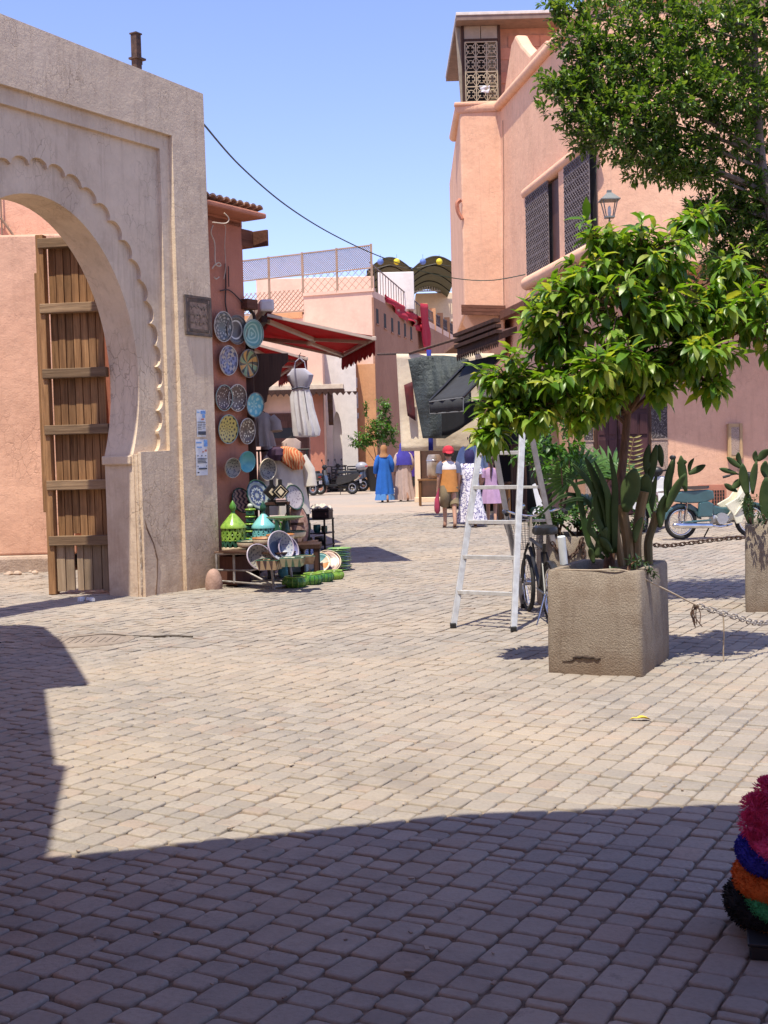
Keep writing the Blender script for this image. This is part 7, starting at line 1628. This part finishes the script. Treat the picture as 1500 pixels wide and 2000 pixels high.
# stall: black sheets for the shade under the house, counters
st = thing('covered_stall', 'market stall under the corner house, its shade put in as black sheets', 'stall', (2.7, 27, 0))
DSHADE = mat('black_shade_sheet', (.012, .012, .014), .9, bump=.2); TANC = cloth('tan_canvas', (.36, .25, .16), .1)  # near-black sheets stand in for the shaded background of the shops
for px0, px1, pyt, Y, mt in ((962, 1075, 800, 27.2, DSHADE), (930, 975, 812, 29.5, DSHADE), (868, 940, 852, 31.2, DSHADE)):
    a, b_ = W(px0, pyt, Y), W(px1, pyt, Y); m = M(); m.grid(lambda u, v: (a.x + (b_.x - a.x) * u, Y + .05 * math.sin(u * 14), a.z * (1 - v) + .02 * v), 16, 4); m.build('canvas', mt, st, world=True, smooth=True, solid=.01)
m = M(); ca_, cb_ = W(862, 800, 26.6), W(975, 770, 26.2); m.grid(lambda u, v: ca_ * (1 - u) + cb_ * u + Vector((0, .06 * math.sin(u * 11), -v * (.45 + .12 * math.sin(u * 5 + 1)))), 14, 5); m.build('shade_sheet', DSHADE, st, world=True, smooth=True, solid=.01)  # black sheet added for the dark interior under the awning
a, b_ = W(905, 800, 29.8), W(1080, 800, 26.8); m = M(); m.hexa([(a.x, a.y, a.z), (b_.x, b_.y, b_.z), (b_.x + .5, b_.y + 3, b_.z + .3), (a.x + .5, a.y + 3, a.z + .3)] + [(p[0], p[1], p[2] + .03) for p in ((a.x, a.y, a.z), (b_.x, b_.y, b_.z), (b_.x + .5, b_.y + 3, b_.z + .3), (a.x + .5, a.y + 3, a.z + .3))]); m.build('roof_canvas', DSHADE, st, world=True)
BRW = woodmat('honey_wood', (.24, .12, .05), (.15, .07, .03))
for px0, px1, py0, py1, Y, lb in ((974, 998, 945, 1010, 25.6, 'honey brown wooden counter panel behind the girl in lilac'), (1000, 1030, 870, 1000, 26.6, 'dark cabinet at the back of the covered stall')):
    a, b_ = W(px0, py0, Y), W(px1, py1, Y); t = thing('stall_counter', lb, 'counter', (a.x, Y, 0)); M().bb((0, 0, 0), (b_.x - a.x, .4, a.z)).build('body', BRW if 'honey' in lb else DARKWOOD, t, bevel=.01); M().bb((-.03, -.04, a.z), (b_.x - a.x + .03, .44, a.z + .03)).build('top', DARKWOOD, t)
a = W(1045, 935, 25.0); t = thing('white_cutout', 'curved white board leaning against the stall beside the ladder', 'board', (a.x, 25.0, .02))
m = M(); m.prism([(-.1, 0), (.16, 0), (.2, .2), (.12, .4), (.1, .6), (.0, .75), (-.06, .72), (-.02, .5), (.02, .3), (-.08, .15)], 0, .02, Matrix.Rotation(PI / 2, 4, 'X')); m.build('board', PAPER, t); M().bb((-.02, .02, .0), (.02, .25, .04)).build('prop', BLACK, t)
a = W(1075, 945, 25.2); t = thing('helmet', 'black riding helmet hanging in the stall beside the white board', 'helmet', tuple(a)); m = M(); m.lathe([(.001, .14), (.07, .12), (.12, .05), (.13, -.04), (.11, -.1)], 16); m.build('shell', BLACK, t, smooth=True); m = M(); m.box((0, -.11, .0), (.16, .03, .08)); m.build('visor', CHROME, t)
# brass urn and little tables seen under the sheet
ub = W(848, 915, 34); t = thing('brass_urn', 'pale brass urn on a wooden table under the beige sheet', 'urn', (ub.x, 34, .72)); m = M(); m.lathe([(.001, 0), (.14, 0), (.2, .1), (.2, .55), (.16, .65), (.12, .66), (.001, .66)], 20); m.build('body', mat('pale_brass', (.50, .40, .3), .3, metal=.6, bump=.1), t, smooth=True); rim_ring(.2, .5, .015, CHROME, t)
t = thing('wooden_table', 'brown wooden table carrying the brass urn below the beige sheet', 'table', (ub.x, 34, 0)); M().bb((-.45, -.3, .68), (.6, .3, .72)).build('top', BRW, t)
for x in (-.4, .55):
    for y in (-.25, .25): M().bb((x - .03, y - .03, 0), (x + .03, y + .03, .68)).build('leg', BRW, t)
dcb = W(822, 880, 36); t = thing('dark_shopfront', 'shopfront in the lane below the beige sheet, dark interior painted on a panel', 'shop', (dcb.x, 37, 0)); L_ = W(905, 880, 36).x - dcb.x
M().bb((0, 0, 0), (L_, .3, 2.3)).build('interior_panel', mat('painted_dim_interior', (.06, .035, .025), .9, col2=(.10, .05, .035), ns=3), t); M().bb((-.16, -.1, 0), (0, .35, 2.5)).build('jamb', CREAM, t); M().bb((-.2, -.15, 2.3), (L_ + .2, .4, 2.5)).build('lintel', CREAM, t); M().bb((-.2, -.6, 0), (L_ + .3, -.1, .12)).build('step', CREAM, t)  # solid slab, the shade inside the shop is put into its colour

# ------------------------------------------------------------------ people (local: y forward = the way they walk, z up, height 1.75 before scaling)
def skinmesh(verts, edges, name, mt, par, sub=2):
    me = bpy.data.meshes.new(name); me.from_pydata([v[:3] for v in verts], edges, []); me.materials.append(mt)
    o = bpy.data.objects.new(name, me); C.objects.link(o); o.parent = par
    md = o.modifiers.new('skin', 'SKIN'); md.use_smooth_shade = True
    sk = me.skin_vertices[0].data
    for i, v in enumerate(verts): r = v[3]; sk[i].radius = (r, r) if not isinstance(r, tuple) else r
    sk[0].use_root = True
    s_ = o.modifiers.new('sub', 'SUBSURF'); s_.levels = sub; s_.render_levels = sub; return o
def body(par, mt, step=.16, arms=None, hs=1.0):
    V = [(0, 0, .96, (.135, .10))]; Ed = []
    def add(p, r, prev): V.append((p[0], p[1], p[2], r)); Ed.append((prev, len(V) - 1)); return len(V) - 1
    a = add((0, .005, 1.12), (.125, .09), 0); b_ = add((0, .0, 1.30), (.15, .10), a); c_ = add((0, -.01, 1.43), (.085, .07), b_); n_ = add((0, 0, 1.51), .052, c_)
    h0 = add((0, .02, 1.58 + .0 * hs), .075 * hs, n_); h1 = add((0, .015, 1.67), (.085 * hs, .1 * hs), h0); h2 = add((0, .005, 1.735), .06 * hs, h1)
    add((0, .115 * hs, 1.64), .016, h1)
    arms = arms or ((-.23, -.06, 1.14, -.24, .03, .90), (.23, -.02, 1.14, .24, .10, .91))
    for s_, (ex, ey, ez, wx, wy, wz) in zip((-1, 1), arms):
        sh = add((.165 * s_, -.005, 1.40), .062, b_ if False else c_); el = add((ex, ey, ez), .042, sh); wr = add((wx, wy, wz), .028, el)
        d = (Vector((wx, wy, wz)) - Vector((ex, ey, ez))).normalized(); hd = Vector((wx, wy, wz)) + d * .075; hi = add(tuple(hd), (.034, .02), wr)
        for k, (ox, l) in enumerate(((-.026, .07), (-.009, .08), (.009, .075), (.024, .06))): add((hd.x, hd.y + ox, hd.z) + d * 0 if False else (hd.x + d.x * l - .012 * s_, hd.y + ox + d.y * l, hd.z + d.z * l), .0095, hi)
        add((hd.x - .02 * s_, hd.y + .045, hd.z - .015), .011, wr)
    for s_, st_ in ((-1, step), (1, -step)):
        hp_ = add((.088 * s_, 0, .90), .085, 0); kn = add((.095 * s_, st_ * .65 + .02, .50), .058, hp_); an = add((.09 * s_, st_ - (.02 if st_ > 0 else .06), .085 if st_ > 0 else .11), .038, kn)
        hl = add((.09 * s_, st_ - (.05 if st_ > 0 else .09), .045 if st_ > 0 else .075), .034, an); add((.095 * s_, st_ + .15 - (0 if st_ > 0 else .05), .028), (.042, .024), an)
    return skinmesh(V, Ed, 'body', mt, par)
def face_(par, hs, eye=BLACK):
    for s_ in (-1, 1): m = M(); m.ell((.032 * s_ * hs, .098 * hs, 1.655), (.012, .008, .007), 8, 6); m.build('eye', eye, par, smooth=True)
    m = M(); m.ell((0, .098 * hs, 1.585), (.022, .01, .007), 8, 6); m.build('mouth', mat('lips', (.3, .12, .1), .6, bump=0), par, smooth=True)
    for s_ in (-1, 1): m = M(); m.ell((.088 * s_ * hs, .0, 1.64), (.012, .02, .032), 8, 6); m.build('ear', par.children[0].data.materials[0] if False else SKIN_T[par.name], par, smooth=True)
SKIN_T = {}
SK1 = mat('tan_skin', (.36, .19, .12), .6, bump=0); SK2 = mat('light_skin', (.50, .28, .19), .6, bump=0); SK3 = mat('dark_skin', (.10, .05, .035), .55, bump=0)
HAIRB = mat('dark_brown_hair', (.05, .025, .02), .6, bump=.3, bs=90); SANDAL = mat('brown_sandal', (.10, .06, .04), .7, bump=0)
def person(label, loc, heading, h, skin, step=.16, arms=None, hs=1.0):
    t = thing('person', label, 'person', (loc[0], loc[1], 0), heading); t.scale = (h / 1.75,) * 3; SKIN_T[t.name] = skin; body(t, skin, step, arms, hs); face_(t, hs)
    for s_, st_ in ((-1, step), (1, -step)): m = M(); z = .008 if st_ > 0 else .012; m.loft([[(.092 * s_ + .046 * math.cos(a), st_ + .05 + .135 * math.sin(a) - (0 if st_ > 0 else .05), zz) for a in [2 * PI * k / 14 for k in range(14)]] for zz in (z - .008, z + .012)]); m.build('sandal', SANDAL, t)
    return t
def tubecloth(par, name, pts, rs_, mt, n=12): m = M(); m.tube(curve(pts, 4), [rs_[0] + (rs_[1] - rs_[0]) * i / (4 * (len(pts) - 1)) for i in range(4 * (len(pts) - 1) + 1)], n); return m.build(name, mt, par, smooth=True)
def sleeves(par, mt, arms, r0=.075, r1=.065, short=False):
    for s_, (ex, ey, ez, wx, wy, wz) in zip((-1, 1), arms):
        pts = [(.13 * s_, -.005, 1.41), (.185 * s_, -.01, 1.36), (ex, ey, ez)] + ([] if short else [(wx, wy, wz)])
        if short: pts = [pts[0], pts[1], tuple(Vector(pts[1]) * .35 + Vector(pts[2]) * .65)]
        tubecloth(par, 'sleeve', pts, (r0, r1), mt)
def gown(par, name, mt, zs, folds=8, amp=.07, ph=0): m = M(); m.loft(garment_rings(0, 0, zs, folds, amp, ph)); return m.build(name, mt, par, smooth=True)
def scarf(par, mt, drop=1.34, wide=.2, back=.03):
    m = M(); m.loft(garment_rings(0, 0, [(1.785, .03, .035, 0), (1.765, .075, .085, 0), (1.70, .108, .122, 0), (1.62, .11, .118, 0), (1.54, .10, .10, 0), (1.47, .14, .12, 0), (1.40, wide, .135, 0), (drop, wide * 1.06, .15, 0)], 5, .04)); 
    o = m.build('headscarf', mt, par, smooth=True); return o
A1_ = ((-.25, -.04, 1.14, -.27, .06, .92), (.25, -.02, 1.15, .22, .14, .98))
BLU = cloth('bright_blue_cloth', (.02, .13, .48), .15); BLU2 = cloth('light_blue_hem', (.10, .28, .62), .15); OCH = cloth('ochre_scarf', (.40, .20, .09), .1)
wa = G(752, 981); p = person('woman in a long bright blue dress and ochre headscarf walking away down the lane', (wa.x, wa.y), -.05, 1.66, SK1, arms=A1_)
gown(p, 'dress', BLU, [(1.45, .12, .10, 0), (1.40, .19, .125, 0), (1.25, .185, .14, 0), (1.05, .185, .15, 0), (.9, .215, .17, 0), (.5, .25, .2, 0), (.26, .275, .225, 0)], 9, .12); gown(p, 'hem_band', BLU2, [(.26, .28, .23, 0), (.15, .29, .24, 0), (.07, .295, .245, 0)], 12, .09); sleeves(p, BLU, A1_, .085, .075); scarf(p, OCH, 1.40, .15)
wb_ = G(790, 979); PNK = cloth('pinkish_beige_cloth', (.56, .42, .37), .2); IND = cloth('indigo_veil', (.06, .05, .34), .12)
p = person('woman in a pinkish long dress and wide indigo veil walking beside the blue dress', (wb_.x, wb_.y), .05, 1.72, SK1, step=.2, arms=A1_)
gown(p, 'dress', PNK, [(1.45, .12, .10, 0), (1.40, .2, .13, 0), (1.1, .20, .16, 0), (.9, .225, .18, 0), (.5, .25, .21, 0), (.2, .29, .25, .02), (.05, .30, .26, .03)], 10, .15); sleeves(p, PNK, A1_, .09, .08); m = M(); m.loft(garment_rings(0, 0, [(1.79, .03, .035, 0), (1.77, .08, .09, 0), (1.70, .115, .125, 0), (1.60, .118, .122, 0), (1.50, .15, .13, 0), (1.42, .24, .165, 0), (1.25, .29, .2, 0), (1.10, .30, .21, 0)], 6, .05)); m.build('veil', IND, p, smooth=True)
wc = G(806, 972); p = person('person in dark violet clothes half hidden beyond the woman in the indigo veil', (wc.x + .02, wc.y + .5), .0, 1.68, SK1, arms=((-.24, -.04, 1.14, -.27, .06, .92), (.27, -.02, 1.15, .33, .1, .95)))
VIO = cloth('violet_cloth', (.07, .03, .22), .1); gown(p, 'tunic', VIO, [(1.45, .12, .10, 0), (1.40, .19, .125, 0), (1.1, .2, .15, 0), (.85, .22, .16, 0), (.7, .23, .17, 0)], 5, .05); gown(p, 'skirt', cloth('black_cloth', (.02, .018, .02), .05), [(.72, .21, .16, 0), (.4, .22, .18, 0), (.12, .24, .2, 0)], 7, .08); sleeves(p, VIO, ((-.24, -.04, 1.14, -.27, .06, .92), (.27, -.02, 1.15, .33, .1, .95)), .08, .07); scarf(p, VIO, 1.38, .17)
# boy
bo = G(879, 1031); AB = ((-.23, -.03, 1.12, -.25, .02, .87), (.22, -.02, 1.13, .22, .08, .90)); p = person('boy in a red cap and orange T-shirt with white yoke carrying a pink bag', (bo.x, bo.y), .08, 1.50, SK2, step=.13, arms=AB, hs=1.12)
ORG = cloth('orange_jersey', (.66, .28, .08), .12); WHJ = cloth('white_jersey', (.76, .72, .72), .12); NAV = cloth('blue_grey_sleeve', (.14, .15, .24), .1); KHA = cloth('khaki_cotton', (.24, .185, .11), .05)
gown(p, 'shirt', ORG, [(1.30, .205, .14, 0), (1.12, .19, .145, 0), (.95, .195, .15, 0), (.80, .205, .155, 0)], 4, .03); gown(p, 'shirt_yoke', WHJ, [(1.48, .08, .075, 0), (1.43, .16, .11, 0), (1.38, .205, .135, 0), (1.295, .207, .142, 0)], 4, .01); sleeves(p, NAV, AB, .09, .085, short=True)
for s_ in (-1, 1): tubecloth(p, 'trouser_leg', [(.08 * s_, 0, .92), (.095 * s_, -.06 * s_ * -1 * .6, .7), (.105 * s_, .055 * -s_, .50)], (.125, .105), KHA, 14)
REDF = cloth('red_cap_cloth', (.50, .03, .05), .05); m = M(); m.lathe([(.127, 1.66), (.13, 1.70), (.118, 1.76), (.08, 1.805), (.03, 1.822), (.001, 1.824)], 20, sy=1.05); m.build('cap', REDF, p, smooth=True); m = M(); m.loft([[(x, -.12 - d, z) for x, d, z in ((-.09, 0, 1.675), (-.06, .06, 1.645), (0, .08, 1.635), (.06, .06, 1.645), (.09, 0, 1.675), (.0, .0, 1.69))], [(x, -.12 - d, z + .012) for x, d, z in ((-.09, 0, 1.675), (-.06, .06, 1.645), (0, .08, 1.635), (.06, .06, 1.645), (.09, 0, 1.675), (.0, .0, 1.69))]]); m.build('cap_peak', REDF, p)
m = M(); m.ell((0, -.01, 1.645), (.108, .115, .075), 14, 8); m.build('hair', HAIRB, p, smooth=True)
bg_ = G(866, 1026); t = thing('pink_bag', 'crumpled deep pink plastic bag hanging from the boy\'s left hand', 'bag', (bo.x - .235, bo.y - .03, .30)); m = M(); m.loft(garment_rings(0, 0, [(.42, .012, .012, .03), (.34, .025, .02, .015), (.25, .045, .035, 0), (.12, .055, .045, 0), (.02, .05, .04, 0), (-.02, .02, .02, 0)], 5, .12)); m.build('bag', mat('pink_plastic', (.50, .07, .13), .35, trans=.25, col2=(.36, .05, .1), bump=.4, bs=30), t, smooth=True); m = M(); m.tube([(.02, 0, .4), (.05, 0, .46)], .008, 5); m.build('handle', bpy.data.materials['pink_plastic'], t)
# woman in patterned dress
FLO = NB('blue_floral_print'); v_ = FLO.co(); d1 = FLO.vor(FLO.vmath('ADD', v_, FLO.scale(FLO.noise(v_, 9, 3, out='Color'), .15)), 11, 'DISTANCE_TO_EDGE'); n_ = FLO.noise(v_, 17, 3)
c_ = FLO.mix(FLO.math('MULTIPLY', FLO.ramp(d1, .06, .12, 1, 0), FLO.ramp(n_, .42, .55)), (.70, .67, .72), (.09, .08, .24)); c_ = FLO.mix(FLO.ramp(FLO.noise(v_, 24, 2), .60, .66), c_, (.12, .10, .28)); FLO.set(Base_Color=c_, Roughness=.9); FLO = FLO.m
NAVY = cloth('navy_headscarf', (.035, .03, .11), .05); wp2 = G(920, 1029); AP = ((-.24, -.05, 1.12, -.22, .1, .95), (.24, -.05, 1.12, .22, .1, .95)); p = person('short woman in a white and navy patterned long dress with navy headscarf', (wp2.x, wp2.y), .0, 1.44, SK1, arms=AP, hs=1.1)
gown(p, 'dress', FLO, [(1.47, .11, .10, 0), (1.41, .20, .14, 0), (1.2, .215, .16, 0), (1.0, .21, .165, 0), (.7, .245, .2, .01), (.4, .28, .24, .02), (.12, .34, .28, .03)], 9, .11); sleeves(p, FLO, AP, .09, .08, short=True); m = M(); m.loft(garment_rings(0, 0, [(1.80, .03, .035, 0), (1.775, .085, .095, 0), (1.70, .118, .132, 0), (1.60, .118, .125, 0), (1.52, .10, .10, 0), (1.47, .09, .09, 0)], 3, .02)); m.build('headscarf', NAVY, p, smooth=True)
# man
mn = G(926, 1020); AM = ((-.26, -.06, 1.13, -.25, .08, .93), (.26, -.02, 1.13, .27, .1, .92)); p = person('bald man in a loose light blue shirt walking behind the patterned dress', (mn.x, mn.y), .0, 1.82, SK3, arms=AM)
LBL = cloth('light_blue_shirt', (.44, .56, .74), .2); gown(p, 'shirt', LBL, [(1.49, .08, .08, 0), (1.45, .16, .11, 0), (1.40, .225, .14, 0), (1.2, .23, .16, 0), (1.0, .235, .165, 0), (.82, .25, .17, 0)], 6, .04); sleeves(p, LBL, AM, .095, .08); m = M(); m.tube([(.085 * math.cos(a), .075 * math.sin(a), 1.485 + .012 * math.sin(a)) for a in [2 * PI * k / 16 for k in range(16)]], .018, 6, closed=True); m.build('collar', LBL, p, smooth=True)
for s_ in (-1, 1): tubecloth(p, 'trouser_leg', [(.085 * s_, 0, .92), (.1 * s_, -.07 * s_, .5), (.1 * s_, -.15 * s_, .08)], (.115, .08), cloth('dark_trousers', (.03, .03, .045), .0), 12)
# girl
gl = G(961, 1025); AG_ = ((-.21, -.03, 1.14, -.28, .06, .98), (.22, -.02, 1.12, .25, .04, .92)); p = person('little girl in a lilac dress with a long dark ponytail', (gl.x, gl.y), -.1, 1.32, SK2, step=.12, arms=AG_, hs=1.18)
LIL = cloth('lilac_cotton', (.52, .33, .52), .2); gown(p, 'dress', LIL, [(1.47, .10, .09, 0), (1.41, .175, .12, 0), (1.25, .175, .13, 0), (1.08, .16, .125, 0), (.9, .22, .18, 0), (.7, .27, .22, .01), (.56, .30, .25, .02)], 9, .08); sleeves(p, LIL, AG_, .08, .075, short=True)
m = M(); m.ell((0, -.012, 1.685), (.118, .128, .115), 16, 10); m.build('hair', HAIRB, p, smooth=True); m = M(); m.tube(curve([(.0, -.12, 1.70), (.01, -.17, 1.62), (.01, -.165, 1.45), (.0, -.15, 1.28), (.0, -.145, 1.2)]), [.04 - .0012 * i for i in range(25)], 10); m.build('ponytail', HAIRB, p, smooth=True); m = M(); m.ell((0, -.135, 1.70), (.035, .025, .035), 8, 6); m.build('hair_tie', mat('pale_hair_tie', (.6, .5, .52), .7, bump=0), p, smooth=True)

# ------------------------------------------------------------------ pile of pompom hats on a black box at the right edge
bx_ = G(1478, 1895); BX, BYY = 1.12, 3.55
t = thing('black_box', 'black box at the bottom right carrying the pile of pompom hats', 'box', (BX, BYY, 0), -.25)
M().bb((-.10, -.12, 0), (.32, .30, .04)).build('body', BLACK, t, bevel=.006); M().bb((-.105, -.125, .04), (.325, .305, .05)).build('lid', BLACK, t, bevel=.004); M().bb((-.02, -.128, .02), (.06, -.12, .027)).build('stripe', SILV, t)
def fluffy(par, name, path, r_, mt, dens=900, ln=.02):
    """woolly roll: many short yarn ends standing off a core"""
    path = [Vector(p) for p in path]; m = M(); m.tube(path, r_ * .98, 10); core = m.build(name + '_core', mt, par, smooth=True); m = M()
    n = len(path)
    for i in range(dens):
        k = rnd.random() * (n - 1.001); a = int(k); p = path[a] * (1 - k + a) + path[a + 1] * (k - a); tn = (path[a + 1] - path[a]).normalized(); d = rdir(); d = (d - tn * d.dot(tn) * .6)
        if d.length < .1: continue
        d.normalize(); s0 = p + d * r_ * .8; e_ = p + d * (r_ + ln * (.4 + .6 * rnd.random())) + rdir() * ln * .5; m.tube([s0, (s0 + e_) / 2 + rdir() * .002, e_], [.0015, .0015, .001], 3, cap=False)
    tag(m.build(name, mt, par), kind='stuff')
wool = lambda n, c: mat(n, c, .95, col2=dk(c, .6), trans=.2, bump=0, ns=60)
def hat(label, c, R_, mt, arc=(100, 290), rr=.035, tilt=.1):
    t = thing('pompom_hat', label, 'hat', tuple(c), 0, 'woolly pompom hats piled on the black box')
    pts = [(R_ * math.cos(math.radians(a)), R_ * .9 * math.sin(math.radians(a)), tilt * .1 * math.sin(math.radians(a * 3)) - .03 * math.cos(math.radians(a)) * tilt) for a in range(0, 361, 12)]
    fluffy(t, 'pompom_fringe', pts, rr, mt, 9000, .006)
    m = M(); m.lathe([(R_ * .95, -.01), (R_ * .8, .03), (R_ * .4, .05), (.001, .055)], 20); m.build('crown', mt, t, smooth=True); return t
HX, HYY = 1.20, 3.66
wool = lambda n, c: mat(n, c, .95, col2=dk(c, .7), trans=.25, bump=0, ns=60)
BLW = wool('black_wool', (.014, .014, .016)); GRW = wool('green_wool', (.08, .45, .18)); ORW = wool('orange_wool', (.78, .17, .03)); BUW = wool('blue_wool', (.04, .04, .42)); PKW = wool('pink_wool', (.92, .10, .32))
hat('black woolly hat with orange tipped rim, lowest of the pile', (HX - .02, HYY, .085), .15, BLW, rr=.05)
t = thing('pompom_braid', 'thin orange and yellow yarn braid sagging under the black hat', 'braid', (HX, HYY, .06)); fluffy(t, 'yarn', [(-.195, .0, .03), (-.18, -.06, -.0), (-.12, -.14, -.01), (.0, -.18, -.01), (.1, -.18, -.0)], .011, wool('rust_wool', (.45, .2, .05)), 900, .01)
hat('bright green fringed hat, second from the bottom of the pile', (HX - .0, HYY - .06, .112), .155, GRW, rr=.022)
hat('orange fringed hat in the middle of the pile', (HX + .0, HYY, .155), .145, ORW, rr=.046)
hat('deep blue fringed hat, second from the top of the pile', (HX + .0, HYY, .235), .145, BUW, rr=.036)
hat('large pink pompom hat on top of the pile', (HX + .035, HYY - .03, .275), .14, PKW, rr=.045)
t = thing('pompom_wreath', 'pink pompom wreath standing upright on top of the hat pile', 'wreath', (HX - .03, HYY - .05, .275))
for i in range(11):
    a = 2 * PI * i / 11; c0 = Vector((.115 * math.cos(a), .02 * math.sin(a * 2), .09 + .105 * math.sin(a))); fluffy(t, 'pompom', [c0 + Vector((-.012, 0, 0)), c0, c0 + Vector((.012, 0, 0))], .04, PKW, 1500, .006)

# ------------------------------------------------------------------ house and awning behind the camera, left neighbour: they cast the long shadows on the square
hb_ = thing('photographers_house', 'pink house front with a brown door behind the viewer', 'house', (0, -1.6, 0))
M().bb((-7, -3, -.1), (8, 0, 6.2)).build('wall', PINK, hb_)
def ground_to(z, x, y): k = z * LT; return (x - DX * k, y - DY * k)
M().bb((-1, .001, 0), (.6, .06, 2.4)).build('door', BROWNWOOD, hb_)
nb = thing('left_neighbour_house', 'flat roofed pink shop building just outside the left edge of the square', 'house', (-5, 5, 0))
NZ = 4.6
shp = [(-3.25, 11.2), (-3.02, 11.0), (-2.6, 10.0), (-1.95, 8.12), (-2.2, 7.98), (-1.60, 5.94), (-1.54, 5.91), (-1.248, 4.45), (-1.2, 3.0)]
pol = [ground_to(NZ, *p) for p in shp]; pol += [(-8, pol[-1][1] - .5), (-8, pol[0][1] - .3)]
M().prism([(x + 5, y - 5) for x, y in pol], NZ - .14, NZ).build('roof', PINK, nb)
M().prism([(x + 5, y - 5) for x, y in [(-7.9, pol[0][1] - .3), (-4.3, pol[0][1] - .4), (-2.75, 5.0), (-2.3, 2.5), (-7.9, 2.0)][::-1]], -.1, NZ - .145).build('wall', PINK, nb)
sh = thing('unseen_canopy', 'unseen brown canvas canopy on wooden poles above the viewer, shaped for the foreground shade', 'canopy', (0, 2.6, 0)); AWZ = 4.3  # added out of view, cut narrow so sky light reaches the foreground shade
edge = [(-1.9, 4.5), (-1.25, 4.54), (-.33, 4.79), (.275, 4.95), (1.2, 4.99), (2.2, 4.97), (4.2, 4.9)]
top_ = [ground_to(AWZ, *p) for p in edge]; m = M(); n = len(top_)
m.v = [(x, y - 2.6, AWZ) for x, y in top_] + [(x, y - 2.6 - 2.7, AWZ + .05) for x, y in top_]; m.f = [(i, i + 1, n + i + 1, n + i) for i in range(n - 1)]
m.build('canvas', mat('brown_canvas', (.25, .16, .11), .9), sh, solid=.02)
for i in (0, n - 1):
    for dy in (.04, 2.6): M().bar((top_[i][0], top_[i][1] - 2.6 - dy, 0), (top_[i][0], top_[i][1] - 2.6 - dy, AWZ - .02), .07, .07).build('pole', DARKWOOD, sh)
